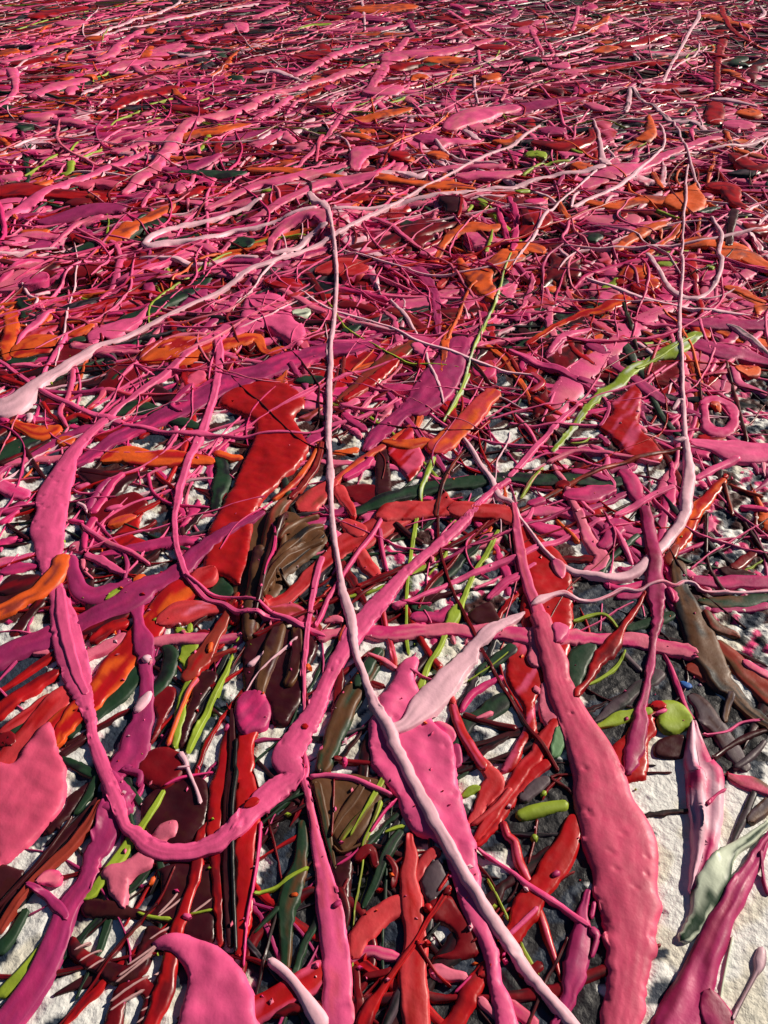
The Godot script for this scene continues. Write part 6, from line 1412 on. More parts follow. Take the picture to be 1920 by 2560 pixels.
	strand('red_strand', 'rd', 'cr', 'f', 1, 0, [-417.8, -887, 43.9, -389.5, -887, 40.9, -361.4, -877, 28.7, -327, -873, 23, -300.7, -873, 19.7])
	strand('purple_strand', 'pu', 'pu', 'f', 1, 0, [-340.2, -801, 14.3, -319, -818, 25.7, -299.1, -831, 27, -272.3, -838, 17.9])
	strand('green_strand', 'gr', 'bk', 'f', 1, 0, [-491.7, -1143, 20.7, -478.7, -1147, 33.9, -465.4, -1147, 19.6])
	strand('green_strand', 'gr', 'bk', 'f', 1, 0, [-226, -938, 13.2, -199, -943, 22.1, -173.6, -949, 22.1, -160.2, -954, 9.6])
	strand('green_strand', 'gr', 'bk', 'f', 1, 0, [-142.7, -735, 17.1, -136, -750, 29.6, -128.2, -735, 9.9])
	strand('pink_strand', 'pk', 'ro', 'f', 1, 0, [-517.1, -1305, 19, -505.6, -1362, 35.2, -487, -1403, 30.2, -474.2, -1435, 24.8])
	strand('orange_strand', 'or', 'bc', 'f', 1, 0, [-478.5, -1425, 25.8, -469.2, -1435, 37.1, -459.4, -1435, 21.9])
	strand('orange_strand', 'or', 'bc', 'f', 1, 0, [-517.8, -1425, 16.9, -499.7, -1446, 17.1])
	strand('pink_strand', 'pk', 'ro', 'f', 1, 0, [-496.4, -1571, 20, -487.7, -1630, 22, -496.3, -1730, 15.8, -489.6, -1825, 17, -479.8, -1862, 9.8])
	strand('pink_strand', 'pk', 'ro', 'f', 1, 0, [-456.9, -1492, 14.1, -445.4, -1527, 35.9, -433.1, -1552, 46.5, -415.5, -1603, 56.3, -394.1, -1657, 56.2, -375.8, -1693, 26.7])
	strand('orange_strand', 'or', 'bc', 'f', 1, 0, [-416.4, -1577, 14.4, -421.2, -1616, 19.5, -431.6, -1700, 12.6])
	strand('orange_strand', 'or', 'bc', 'f', 1, 0, [-472.1, -1841, 18.3, -468.9, -1875, 24.1])
	strand('pink_strand', 'pk', 'ro', 'f', 1, 0, [-630.7, -1457, 30, -620.3, -1492, 24.2, -580.3, -1403, 10.8, -555.7, -1324, 10.4, -547.3, -1269, 7.5, -548.8, -1243, 8.1])
	strand('red_strand', 'rd', 'cr', 'f', 1, 0, [-382.5, -1234, 15.8, -369.1, -1286, 32.2, -348, -1324, 37.6, -324.6, -1367, 28.4])
	strand('red_strand', 'rd', 'cr', 'f', 1, 0, [-760, -2004, 43.4, -733, -2085, 54.7, -682.4, -2161, 47.6])
	strand('pink_strand', 'pk', 'ro', 'f', 1, 0, [-689.5, -1947, 28.9, -660.5, -1947, 77.9, -618.6, -1947, 44.5])
	strand('pink_strand', 'pk', 'ro', 'f', 1, 0, [-652.4, -1552, 17.9, -633, -1603, 20.1, -616.9, -1672, 19, -587.7, -1715, 15.5])
	strand('red_strand', 'rd', 'cr', 'f', 1, 0, [-637.4, -1540, 31.8, -597.3, -1577, 42, -569.1, -1590, 26.3])
	strand('magenta_strand', 'mg', 'pu', 'f', 1, 0, [-662.6, -1715, 44, -629, -1700, 36.5])
	strand('orange_strand', 'or', 'bc', 'f', 1, 0, [-696.8, -1644, 52.9, -680.2, -1644, 56, -676.1, -1672, 14.7])
	strand('orange_strand', 'or', 'bc', 'f', 1, 0, [-571.8, -1761, 34.2, -558.4, -1776, 49.7, -547.9, -1792, 23.8])
	strand('orange_strand', 'or', 'bc', 'f', 1, 0, [-554.4, -1577, 3.8, -564.9, -1630, 6.7, -566.9, -1664, 4.3])
	strand('orange_strand', 'or', 'bc', 'f', 1, 0, [-686.9, -1841, 4.2, -694.5, -1893, 9.2, -690.1, -1929, 7.4])
	strand('red_strand', 'rd', 'cr', 'f', 1, 0, [-435.7, -1745, 39.7, -415, -1730, 39.5])
	strand('red_strand', 'rd', 'cr', 'f', 1, 0, [-398.3, -1825, 11.2, -368.4, -1745, 19.6, -345.5, -1715, 18.7])
	strand('pink_strand', 'pk', 'ro', 'f', 1, 0, [-356.9, -1730, 13.5, -341.1, -1792, 21.6, -315.6, -1841, 20.3, -294.4, -1911, 30.5])
	strand('magenta_strand', 'mg', 'pu', 'f', 1, 0, [-447.7, -1947, 66.5, -418.4, -1929, 57.9])
	strand('pink_strand', 'pk', 'ro', 'f', 1, 0, [-312, -1858, 19.2, -303.9, -1911, 52, -278.8, -1841, 12.4])
	strand('orange_strand', 'or', 'bc', 'f', 1, 0, [-319.2, -1353, 10.7, -304.7, -1314, 13.5, -294.2, -1296, 7.8])
	strand('red_strand', 'rd', 'cr', 'f', 1, 0, [-305.5, -1251, 30.1, -269.4, -1234, 28.3, -247, -1217, 17.1])
	strand('pink_strand', 'pk', 'ro', 'f', 1, 0, [-454, -1185, 20.7, -426.2, -1169, 24.8, -398.9, -1154, 16.5])
	strand('pink_strand', 'pk', 'ro', 'f', 1, 0, [-491, -1201, 34.3, -474, -1201, 29.9, -462.1, -1217, 18.3, -436.3, -1217, 11.7])
	strand('red_strand', 'rd', 'cr', 'f', 1, 0, [-224.3, -1082, 31.1, -212.5, -1082, 11.6, -201.3, -1024, 8.9])
	strand('magenta_strand', 'mg', 'pu', 'f', 1, 0, [-249.6, -960, 13.1, -230.4, -971, 20.6, -209.2, -994, 17.7, -198.5, -1018, 9.2])
	strand('orange_strand', 'or', 'bc', 'f', 1, 0, [-261.5, -1103, 13.2, -243.4, -1125, 22.8, -220.4, -1132, 20.5, -199.3, -1154, 16.4, -182.8, -1169, 10.6])
	strand('orange_strand', 'or', 'bc', 'f', 1, 0, [-381.1, -897, 11.9, -370.9, -907, 14.1, -372.3, -927, 4.5])
	strand('orange_strand', 'or', 'bc', 'f', 1, 0, [-378.4, -823, 5.7, -369.3, -806, 5.6])
	strand('orange_strand', 'or', 'bc', 'f', 1, 0, [-354.8, -777, 15, -340, -773, 17.6, -327.5, -781, 10.7])
	strand('red_strand', 'rd', 'cr', 'f', 1, 0, [-304.7, -765, 20.1, -295.8, -765, 10.9, -285.5, -750, 6.2])
	strand('crimson_strand', 'cr', 'cr', 'f', 1, 0, [-333.1, -849, 20, -318.3, -854, 24.1, -306.6, -858, 16.1])
	strand('orange_strand', 'or', 'bc', 'f', 1, 0, [-315.8, -868, 16.3, -302.3, -873, 12.3])
	strand('red_strand', 'rd', 'cr', 'f', 1, 0, [-213.4, -863, 14.9, -204.6, -887, 14.9, -198, -907, 9.8])
	strand('orange_strand', 'or', 'bc', 'f', 1, 0, [-151.2, -965, 20.3, -126, -962, 21.5, -96.9, -954, 21.6, -75.8, -954, 10.4, -46.9, -938, 16.4, -13.8, -933, 20.7, 20.6, -917, 20.4, 51.1, -912, 25.2, 80.1, -912, 20.8, 97.9, -901, 6.8])
	strand('orange_strand', 'or', 'bc', 'f', 1, 0, [-51, -1173, 8.4, -27.4, -1193, 23.7, 4.4, -1217, 26.6, 35.1, -1241, 12.6])
	strand('orange_strand', 'or', 'bc', 'f', 1, 0, [-55.5, -1105, 10.9, -33.4, -1096, 19.5, -15.6, -1088, 9.6])
	strand('orange_strand', 'or', 'bc', 'f', 1, 0, [-76.6, -2128, 62.9, -31.2, -2128, 98.5, 17.8, -2150, 80.2, 67.9, -2177, 63.4])
	strand('orange_strand', 'or', 'bc', 'f', 1, 0, [3.1, -1730, 12.9, 5.8, -1686, 10.1])
	strand('red_strand', 'rd', 'cr', 'f', 1, 0, [-177.6, -2172, 19.3, -157.5, -2085, 24.1, -136.7, -2024, 19.3])
	strand('red_strand', 'rd', 'cr', 'f', 1, 0, [-128.9, -2004, 64.1, -89.9, -2024, 53.7])
	strand('red_strand', 'rd', 'cr', 'f', 1, 0, [-153.7, -1590, 58.5, -117.6, -1616, 68.9, -83.5, -1590, 39.2])
	strand('red_strand', 'rd', 'cr', 'f', 1, 0, [-97.5, -1457, 43.9, -68.4, -1480, 45.2, -42.7, -1469, 34.3])
	strand('red_strand', 'rd', 'cr', 'f', 1, 0, [5.3, -1503, 35.3, 31.4, -1527, 36.3, 60.9, -1552, 31.1])
	strand('orange_strand', 'or', 'bc', 'f', 1, 0, [66.7, -1564, 47.2, 112.7, -1577, 49.9, 151.8, -1564, 40.3])
	strand('orange_strand', 'or', 'bc', 'f', 1, 0, [154.4, -1446, 44.3, 171.8, -1446, 39.2, 187.9, -1480, 9.3])
	strand('orange_strand', 'or', 'bc', 'f', 1, 0, [115, -1383, 15.7, 127.8, -1393, 26.3])
	strand('red_strand', 'rd', 'cr', 'f', 1, 0, [110.3, -2024, 38.5, 151.7, -1947, 29, 170.9, -1792, 18.3])
	strand('red_strand', 'rd', 'cr', 'f', 1, 0, [163.2, -1700, 45.2, 207.5, -1686, 44.3, 233.8, -1672, 34])
	strand('orange_strand', 'or', 'bc', 'f', 1, 0, [100.2, -1414, 3.7, 117.6, -1492, 5.7, 128.7, -1540, 3.9])
	strand('orange_strand', 'or', 'bc', 'f', 1, 0, [44, -1414, 9.3, 57.3, -1446, 26.4, 66.4, -1425, 10.6])
	strand('magenta_strand', 'mg', 'pu', 'f', 1, 0, [-77.3, -2044, 50.6, -36.2, -2004, 54.6, 9.8, -1947, 43.5])
	strand('red_strand', 'rd', 'cr', 'f', 1, 0, [-1.7, -971, 2.5, 9.6, -1049, 3.5, 26, -1110, 4.2])
	strand('orange_strand', 'or', 'bc', 'f', 1, 0, [49.9, -721, 7.3, 55.3, -743, 8.2, 68.8, -769, 13.3, 86.2, -781, 19.4, 104.3, -781, 16.3, 114.2, -789, 5.3])
	strand('maroon_strand', 'mr', 'mr', 'f', 1, 0, [61.8, -858, 20, 71.7, -836, 21.3, 67.1, -814, 12.4])
	strand('red_strand', 'rd', 'cr', 'f', 1, 0, [74, -801, 3.9, 79.9, -840, 4.1, 80.3, -868, 3.2])
	strand('red_strand', 'rd', 'cr', 'f', 1, 0, [5.7, -1018, 27.2, 20.4, -1012, 28.9, 31.7, -1018, 17.1])
	strand('orange_strand', 'or', 'bc', 'f', 1, 0, [50.2, -1018, 19.4, 65.1, -1018, 28.8, 77.7, -1012, 13.6])
	strand('orange_strand', 'or', 'bc', 'f', 1, 0, [137.5, -1089, 21, 162.8, -1089, 16.3, 178.2, -1117, 7.5])
	strand('red_strand', 'rd', 'cr', 'f', 1, 0, [191.7, -1072, 17.2, 216.1, -1056, 35.6, 243.4, -1069, 28.4, 266.2, -1096, 11.9, 271.3, -1132, 6.9])
	strand('orange_strand', 'or', 'bc', 'f', 1, 0, [327.7, -1089, 26.4, 341, -1103, 18.4, 355.9, -1154, 12, 365.7, -1201, 5.2])
	strand('orange_strand', 'or', 'bc', 'f', 1, 0, [405.1, -1858, 22, 450.7, -1929, 20.6, 483.7, -2024, 11.3])
	strand('orange_strand', 'or', 'bc', 'f', 1, 0, [333.6, -2024, 36.6, 350.5, -2004, 36.4])
	strand('orange_strand', 'or', 'bc', 'f', 1, 0, [377.7, -1630, 28.2, 414.2, -1672, 41.3, 425.2, -1657, 21.7])
	strand('orange_strand', 'or', 'bc', 'f', 1, 0, [694.6, -2004, 36.1, 721, -2024, 57.4, 719, -1947, 29.4, 739, -1911, 34.2, 739, -1875, 8.9])
	strand('orange_strand', 'or', 'bc', 'f', 1, 0, [567, -1492, 20.6, 575.9, -1480, 18.1, 570.8, -1435, 11.8, 573.3, -1414, 7.6])
	strand('orange_strand', 'or', 'bc', 'f', 1, 0, [506.8, -1234, 24.4, 509.6, -1217, 42, 527.2, -1243, 11.2])
	strand('orange_strand', 'or', 'bc', 'f', 1, 0, [454.7, -1154, 7.5, 442.1, -1103, 7.4, 437, -1076, 5.6])
	strand('orange_strand', 'or', 'bc', 'f', 1, 0, [437.5, -1043, 12.9, 443.8, -1018, 16, 457.8, -1006, 14.3])
	strand('orange_strand', 'or', 'bc', 'f', 1, 0, [216.6, -854, 13.3, 236.3, -840, 18.9, 263.5, -854, 19.8, 284.1, -858, 27.1, 297.4, -854, 28])
	strand('orange_strand', 'or', 'bc', 'f', 1, 0, [311.4, -965, 5.2, 306.9, -927, 6.9, 304, -897, 4.4])
	strand('orange_strand', 'or', 'bc', 'f', 1, 0, [219.3, -988, 23.1, 232.7, -982, 27.5, 244.7, -988, 11.4])
	strand('orange_strand', 'or', 'bc', 'f', 1, 0, [180.5, -777, 9, 190.2, -781, 12])
	strand('orange_strand', 'or', 'bc', 'f', 1, 0, [183.4, -858, 5.2, 185.3, -823, 7, 188.6, -797, 6.5])
	strand('orange_strand', 'or', 'bc', 'f', 1, 0, [214.8, -728, 9, 232.9, -750, 11.4, 254.7, -773, 13, 277.2, -790, 8.6])
	strand('orange_strand', 'or', 'bc', 'f', 1, 0, [286.4, -743, 19.4, 302.4, -743, 23.7, 314.6, -735, 20.1, 330.9, -728, 20])
	strand('orange_strand', 'or', 'bc', 'f', 1, 0, [115.1, -721, 25.4, 133.2, -728, 28.8, 145.4, -714, 15.6])
	strand('red_strand', 'rd', 'cr', 'f', 1, 0, [648.8, -1761, 22.4, 595.4, -1616, 13.3, 556.6, -1503, 10.7, 528.1, -1414, 11.4, 502.3, -1338, 6.4])
	strand('red_strand', 'rd', 'cr', 'f', 1, 0, [572.8, -1637, 14.1, 589.1, -1610, 20.1, 611.5, -1603, 12.6])
	strand('red_strand', 'rd', 'cr', 'f', 1, 0, [485.3, -1286, 16.3, 461.3, -1217, 27.5, 442.7, -1162, 21.1])
	strand('red_strand', 'rd', 'cr', 'f', 1, 0, [771, -2150, 17.6, 716, -1947, 12.7, 697.5, -1808, 13.7, 694.9, -1708, 9.8])
	strand('red_strand', 'rd', 'cr', 'f', 1, 0, [433.1, -1693, 23, 464, -1715, 27.3, 512.2, -1768, 25.8, 548.2, -1803, 14.4])
	strand('red_strand', 'rd', 'cr', 'f', 1, 0, [364.2, -907, 32.9, 377.8, -907, 27.8, 371.6, -868, 16.4, 372.9, -838, 10.2])
	strand('red_strand', 'rd', 'cr', 'f', 1, 0, [423.6, -1024, 13.9, 424.1, -982, 24.7, 432.5, -965, 28.2, 443.7, -976, 9.2])
	strand('red_strand', 'rd', 'cr', 'f', 1, 0, [256.7, -1911, 50.8, 284.4, -1929, 41.8, 312, -1966, 23.1])
	strand('red_strand', 'rd', 'cr', 'f', 1, 0, [299.5, -1792, 33.8, 337.7, -1825, 24, 361.8, -1858, 12.9])
	strand('red_strand', 'rd', 'cr', 'f', 1, 0, [291.1, -1314, 15, 322.5, -1333, 15.1])
	strand('red_strand', 'rd', 'cr', 'f', 1, 0, [423.9, -1348, 18.5, 438.6, -1333, 15.9])
	strand('red_strand', 'rd', 'cr', 'f', 1, 0, [347.5, -777, 13.8, 356.8, -769, 21.5, 370.1, -765, 14.2])
	strand('maroon_strand', 'mr', 'mr', 'f', 1, 0, [356.6, -823, 8.6, 335.6, -773, 8.3, 319.4, -728, 6.7])
	strand('green_strand', 'gr', 'bk', 'f', 1, 0, [233.9, -1584, 25, 254.5, -1577, 40.3, 274, -1564, 23])
	strand('green_strand', 'gr', 'bk', 'f', 1, 0, [193.3, -743, 13.6, 205.9, -761, 13.8])
	strand('green_strand', 'gr', 'bk', 'f', 1, 0, [318.9, -823, 4.7, 335.5, -836, 9.3, 351, -849, 4.6])
	strand('magenta_strand', 'mg', 'pu', 'f', 1, 0, [201.3, -1125, 32.5, 219.5, -1125, 48.1, 233.1, -1110, 22.6])
	strand('magenta_strand', 'mg', 'pu', 'f', 1, 0, [614.8, -2172, 54.5, 649.3, -2195, 54.8])
	strand('magenta_strand', 'mg', 'pu', 'f', 1, 0, [182.5, -1251, 34.5, 216.8, -1260, 38.3, 252.9, -1277, 33, 288.2, -1286, 17.4])
	strand('pink_strand', 'pk', 'ro', 'f', 1, 0, [298.6, -1893, 10.9, 289.6, -1745, 10.3, 286, -1644, 7.5])
	strand('pink_strand', 'pk', 'ro', 'f', 1, 0, [374.2, -1841, 7.9, 413.4, -2004, 8.6, 447.8, -2172, 8.4])
	strand('pink_strand', 'pk', 'ro', 'f', 1, 0, [283.3, -1540, 43.9, 299.7, -1527, 33, 313.9, -1564, 10.2])
	strand('pink_strand', 'pk', 'ro', 'f', 1, 0, [505.9, -2064, 13.9, 516.9, -1966, 14, 531.9, -1858, 9.3])
	strand('pink_strand', 'pk', 'ro', 'f', 1, 0, [452.6, -1154, 27.5, 475.3, -1154, 64, 488.5, -1139, 31])
	strand('pink_strand', 'pk', 'ro', 'f', 1, 0, [436.2, -1269, 14.7, 446.6, -1251, 19.5])
	strand('pink_strand', 'pk', 'ro', 'f', 1, 0, [291.5, -1269, 18.4, 308.4, -1243, 29.8, 319.7, -1234, 16.9])
	strand('magenta_strand', 'mg', 'pu', 'f', 1, 0, [206.3, -954, 5, 191.4, -907, 4.9])
	strand('deep_pink_strand', 'dp', 'dp', 'f', 1, 0, [145.3, -840, 8.7, 157.7, -849, 17.1, 168.8, -858, 10])
	strand('deep_pink_strand', 'dp', 'dp', 'f', 1, 0, [193.2, -806, 5.1, 202.6, -823, 10.2, 209.7, -827, 8.7])
	strand('magenta_strand', 'mg', 'pu', 'f', 1, 0, [338.7, -873, 13.2, 353, -887, 13.3])
	strand('deep_pink_strand', 'dp', 'dp', 'f', 1, 0, [131.4, -858, 5.8, 131.4, -806, 7, 125.4, -758, 6.7, 117.2, -714, 5.5])
	strand('pink_strand', 'pk', 'ro', 'f', 1, 0, [-350.5, -735, 10.6, -346.7, -758, 17.6, -331.4, -765, 17.6, -315.1, -765, 6.7])
	strand('pink_strand', 'pk', 'ro', 'f', 1, 0, [-345.4, -721, 9.2, -346.8, -693.7, 5.4])
	strand('pink_strand', 'pk', 'ro', 'f', 1, 0, [-311.5, -735, 3.7, -308.5, -773, 6, -303.2, -801, 7.4, -286.6, -814, 9.3])
	strand('pink_strand', 'pk', 'ro', 'f', 1, 0, [-303, -785, 2.8, -279.8, -761, 3, -258.1, -735, 3.5])
	strand('pink_strand', 'pk', 'ro', 'f', 1, 0, [-241.3, -714, 4, -252.8, -743, 5.2, -260.5, -750, 4])
	strand('coral_strand', 'co', 'co', 'f', 1, 0, [-358.9, -912, 4.6, -330.2, -907, 12.7, -319.4, -917, 17.3, -297.6, -912, 23])
	strand('pink_strand', 'pk', 'ro', 'f', 1, 0, [-180.9, -739, 6, -167.2, -735, 10, -153.4, -721, 10.3])
	strand('pink_strand', 'pk', 'ro', 'f', 1, 0, [-152, -721, 5.4, -146.6, -743, 5.5, -139.2, -773, 5.6])
	strand('pink_strand', 'pk', 'ro', 'f', 1, 0, [-250.5, -840, 4.3, -249, -892, 5.4, -249.3, -917, 3.6])
	strand('pink_strand', 'pk', 'ro', 'f', 1, 0, [-222.9, -887, 6.1, -220, -907, 19.1, -214.8, -897, 6.6])
	strand('pink_strand', 'pk', 'ro', 'f', 1, 0, [-236, -1082, 4.8, -224.8, -1030, 4.6])
	strand('pink_strand', 'pk', 'ro', 'f', 1, 0, [-329.6, -1037, 13.3, -311.6, -1056, 16.2, -298.4, -1082, 21, -281.8, -1096, 29.2])
	strand('pink_strand', 'pk', 'ro', 'f', 1, 0, [-182.7, -836, 5.6, -168.6, -858, 11.4, -154, -882, 14.7, -137, -907, 17.9, -120.8, -912, 26.5, -100.4, -933, 17.8, -75.8, -954, 18.6, -48.4, -976, 13.6])
	strand('pink_strand', 'pk', 'ro', 'f', 1, 0, [-131.4, -806, 11.5, -109, -845, 13.6, -87.1, -873, 12.4, -64.6, -912, 22.8, -39.4, -922, 28.3, -13.8, -933, 18.7])
	strand('pink_strand', 'pk', 'ro', 'f', 1, 0, [-51.2, -917, 5.3, -43.2, -887, 4.2])
	strand('pink_strand', 'pk', 'ro', 'f', 1, 0, [-33.8, -968, 8.7, -31.2, -1006, 22.3, -24.3, -1030, 36.4, -14.1, -1043, 13.7])
	strand('pink_strand', 'pk', 'ro', 'f', 1, 0, [-42.7, -1286, 6.4, -57.6, -1209, 7.7, -70.8, -1132, 7.4, -82.6, -1062, 6.3, -94.2, -1012, 5.3, -104.1, -966, 3.7])
	strand('coral_strand', 'co', 'co', 'f', 1, 0, [-80.5, -1000, 2.9, -81.9, -1082, 4.9, -80.5, -1125, 5.8])
	strand('pink_strand', 'pk', 'ro', 'f', 1, 0, [-21.2, -1362, 11.2, -7.4, -1457, 20.9, 5.4, -1552, 23.3, 24.8, -1616, 60.8, 69.1, -1630, 55.2, 117.7, -1657, 41.6, 163.2, -1700, 29.1, 206.2, -1756, 14])
	strand('pink_strand', 'pk', 'ro', 'f', 1, 0, [16.7, -1630, 16.4, 34.7, -1715, 16.4, 44.7, -1776, 10.7])
	strand('pink_strand', 'pk', 'ro', 'f', 1, 0, [-30.4, -1353, 22.3, -2.2, -1333, 56.5, 26.3, -1372, 12.6])
	strand('pink_strand', 'pk', 'ro', 'f', 1, 0, [-178.7, -1185, 11.8, -155.2, -1243, 14.5, -138.3, -1324, 9.5])
	strand('pink_strand', 'pk', 'ro', 'f', 1, 0, [-135.4, -1217, 4.3, -129.8, -1277, 7.8, -117.7, -1296, 8.4])
	strand('pink_strand', 'pk', 'ro', 'f', 1, 0, [-145.6, -1463, 14.3, -112.7, -1540, 19.6, -84.7, -1616, 20.3, -53.8, -1686, 21.2, -14.4, -1730, 19, 17.9, -1771, 11.1])
	strand('pink_strand', 'pk', 'ro', 'f', 1, 0, [-281, -2004, 20.3, -252.3, -2106, 21.1, -225.9, -2195, 16.4])
	strand('pink_strand', 'pk', 'ro', 'f', 1, 0, [-157.6, -1858, 14.6, -83.4, -1858, 16.6, -27.9, -1875, 24, 9.6, -1893, 21.9, 35.6, -1947, 10.2])
	strand('magenta_strand', 'mg', 'pu', 'f', 1, 0, [52.6, -1985, 14, 59.4, -1875, 12.7, 69.6, -1808, 8.8])
	strand('pink_strand', 'pk', 'ro', 'f', 1, 0, [145.4, -2106, 11.5, 174.3, -1947, 10.1, 204.1, -1825, 9.3, 238.2, -1708, 7.6])
	strand('coral_strand', 'co', 'co', 'f', 1, 0, [109.3, -1761, 8.2, 154.8, -1858, 11.7, 195.2, -1929, 12.1, 250.5, -2024, 10.4])
	strand('pink_strand', 'pk', 'ro', 'f', 1, 0, [170.8, -1657, 6.8, 165.1, -1564, 6.5])
	strand('pale_pink_strand', 'pp', 'pp', 'r', 1, 0, [146.6, -1457, 5, 139.6, -1362, 4.4, 136.7, -1277, 3])
	strand('rose_strand', 'ro', 'ro', 'f', 1, 0, [144.3, -1362, 13.6, 172.7, -1362, 19.4, 184.6, -1343, 7.7, 171.3, -1286, 4.1])
	strand('pink_strand', 'pk', 'ro', 'f', 1, 0, [85.2, -1132, 15.5, 99.4, -1162, 37.6, 115.8, -1185, 48.5, 137.8, -1217, 53.3, 167.6, -1234, 35.6, 186.1, -1243, 26.2])
	strand('magenta_strand', 'mg', 'pu', 'f', 1, 0, [37.2, -1082, 40, 56.4, -1076, 41.8, 71.2, -1062, 20.7])
	strand('pink_strand', 'pk', 'ro', 'f', 1, 0, [62.6, -1043, 12.1, 81.3, -1069, 20.2, 106.9, -1076, 17.8, 119.8, -1089, 9.1])
	strand('pink_strand', 'pk', 'ro', 'f', 1, 0, [89.2, -943, 20.8, 109, -949, 25.9, 128.3, -949, 25, 152.5, -960, 15.5])
	strand('pink_strand', 'pk', 'ro', 'f', 1, 0, [49.7, -960, 7.5, 75.5, -976, 12.8, 117.4, -982, 13.4, 139.7, -988, 13.1])
	strand('deep_pink_strand', 'dp', 'dp', 'f', 1, 0, [115.7, -831, 4.8, 117.7, -793, 6.1, 117, -735, 5.8])
	strand('pink_strand', 'pk', 'ro', 'f', 1, 0, [32.8, -721, 10.1, 41.6, -728, 12.3, 49.1, -735, 7.2])
	strand('pink_strand', 'pk', 'ro', 'f', 1, 0, [-107.8, -732, 5.4, -105.1, -761, 8.7, -95.4, -785, 14.9, -78.5, -801, 28, -61.3, -797, 23.4, -58.6, -777, 7.4])
	strand('pink_strand', 'pk', 'ro', 'f', 1, 0, [-20.2, -814, 5.5, 4.6, -789, 5.6, 19.3, -758, 4.9, 33.3, -735, 3.8])
	strand('pink_strand', 'pk', 'ro', 'f', 1, 0, [220.2, -907, 10, 248.8, -938, 29.4, 279.4, -965, 32.8, 303.1, -982, 19.9, 330.8, -1012, 16.6, 365.5, -1043, 14.2, 398.1, -1076, 16, 426.2, -1091, 11.6])
	strand('pink_strand', 'pk', 'ro', 'f', 1, 0, [276.4, -922, 12.6, 279, -912, 15])
	strand('lime_strand', 'li', 'li', 'r', 1, 0, [-409.4, -948, 2, -402.2, -982, 3.7, -392.9, -1019, 2.7])
	strand('lime_strand', 'li', 'li', 'r', 1, 0, [-373.6, -957, 8, -363.8, -962, 7.5, -369.6, -994, 10.5])
	strand('lime_strand', 'li', 'li', 'r', 1, 0, [-365.7, -1012, 2.7, -358, -1030, 3.8, -349, -1053, 2.4])
	strand('lime_strand', 'li', 'li', 'r', 1, 0, [-370.2, -1139, 1.7, -361.4, -1193, 3.8, -341.8, -1227, 3.5])
	strand('lime_strand', 'li', 'li', 'r', 1, 0, [-336.8, -1258, 4.1, -311, -1300, 3.7])
	strand('lime_strand', 'li', 'li', 'r', 1, 0, [-270.3, -1288, 3.6, -260.2, -1316, 2.5])
	strand('lime_strand', 'li', 'li', 'r', 1, 0, [-386.1, -1037, 1.4, -386.2, -1062, 2.6, -382.4, -1082, 1.5])
	strand('lime_strand', 'li', 'li', 'r', 1, 0, [-318.3, -1162, 2.2, -311.4, -1177, 4.6, -305.5, -1189, 2.3])
	strand('lime_strand', 'li', 'li', 'r', 1, 0, [171.8, -1012, 9.4, 184.7, -1024, 26.5, 192.1, -1006, 5.2])
	strand('lime_strand', 'li', 'li', 'r', 1, 0, [229.1, -1043, 5.8, 241.3, -1027, 6.9])
	strand('lime_strand', 'li', 'li', 'r', 1, 0, [157.9, -949, 3.7, 186.7, -988, 4, 222.5, -1006, 3.4])
	strand('lime_strand', 'li', 'li', 'r', 1, 0, [277.6, -827, 4.4, 286.3, -818, 5.5, 294.1, -801, 2.2])
	strand('lime_strand', 'li', 'li', 'r', 1, 0, [141.5, -887, 8.3, 159.5, -897, 6.6])
	strand('lime_strand', 'li', 'li', 'r', 1, 0, [-174.5, -1875, 4.2, -146.3, -1920, 13, -105.8, -1938, 10])
	strand('lime_strand', 'li', 'li', 'r', 1, 0, [6.8, -1269, 3.1, 20.4, -1286, 5.2, 31.9, -1300, 2.9])
	strand('lime_strand', 'li', 'li', 'r', 1, 0, [-132, -877, 7.8, -119.1, -880, 5.9])
	strand('lime_strand', 'li', 'li', 'r', 1, 0, [84.6, -818, 2.8, 90.7, -836, 4.3])
	strand('lime_strand', 'li', 'li', 'r', 1, 0, [93.9, -721, 4.3, 101.2, -750, 3.3, 105, -773, 1.9])
	strand('lime_drop', 'li', 'li', 'r', 1, 0, [303.5, -2128, 14, 310.4, -2128, 14, 317.4, -2128, 14])
	strand('pale_pink_strand', 'pp', 'pp', 'r', 1, 0, [-580.8, -1792, 5.4, -567.2, -1841, 12.1, -548, -1911, 10.4, -534.1, -1985, 11.5, -507.9, -2044, 11.2, -489.1, -2150, 9.9, -482.2, -2242, 6.2])
	strand('pale_pink_strand', 'pp', 'pp', 'r', 1, 0, [-555.2, -1808, 8.7, -515.2, -1893, 10.2, -467.8, -1966, 11, -417, -2044, 12, -362.4, -2128, 12.1, -291.5, -2206, 10])
	strand('pale_pink_strand', 'pp', 'pp', 'r', 1, 0, [-388.4, -1630, 7.5, -361, -1616, 14.9, -334, -1603, 26.9, -312.3, -1637, 7.9])
	strand('pale_pink_strand', 'pp', 'pp', 'r', 1, 0, [-619.4, -1503, 2.4, -617.6, -1558, 5.4, -603.6, -1597, 3.7])
	strand('pale_pink_strand', 'pp', 'pp', 'r', 1, 0, [-456.6, -1049, 2.6, -449.6, -1079, 5.7, -434, -1103, 4.1])
	strand('pale_pink_strand', 'pp', 'pp', 'r', 1, 0, [-410.2, -1255, 1.9, -407.5, -1296, 4.7, -401, -1319, 5.1])
	strand('pale_pink_strand', 'pp', 'pp', 'r', 1, 0, [-456.9, -1333, 5.3, -451.2, -1362, 9.1, -440.5, -1393, 6.4])
	strand('pale_pink_strand', 'pp', 'pp', 'r', 1, 0, [-463.7, -1012, 5.8, -456.3, -1027, 4.5])
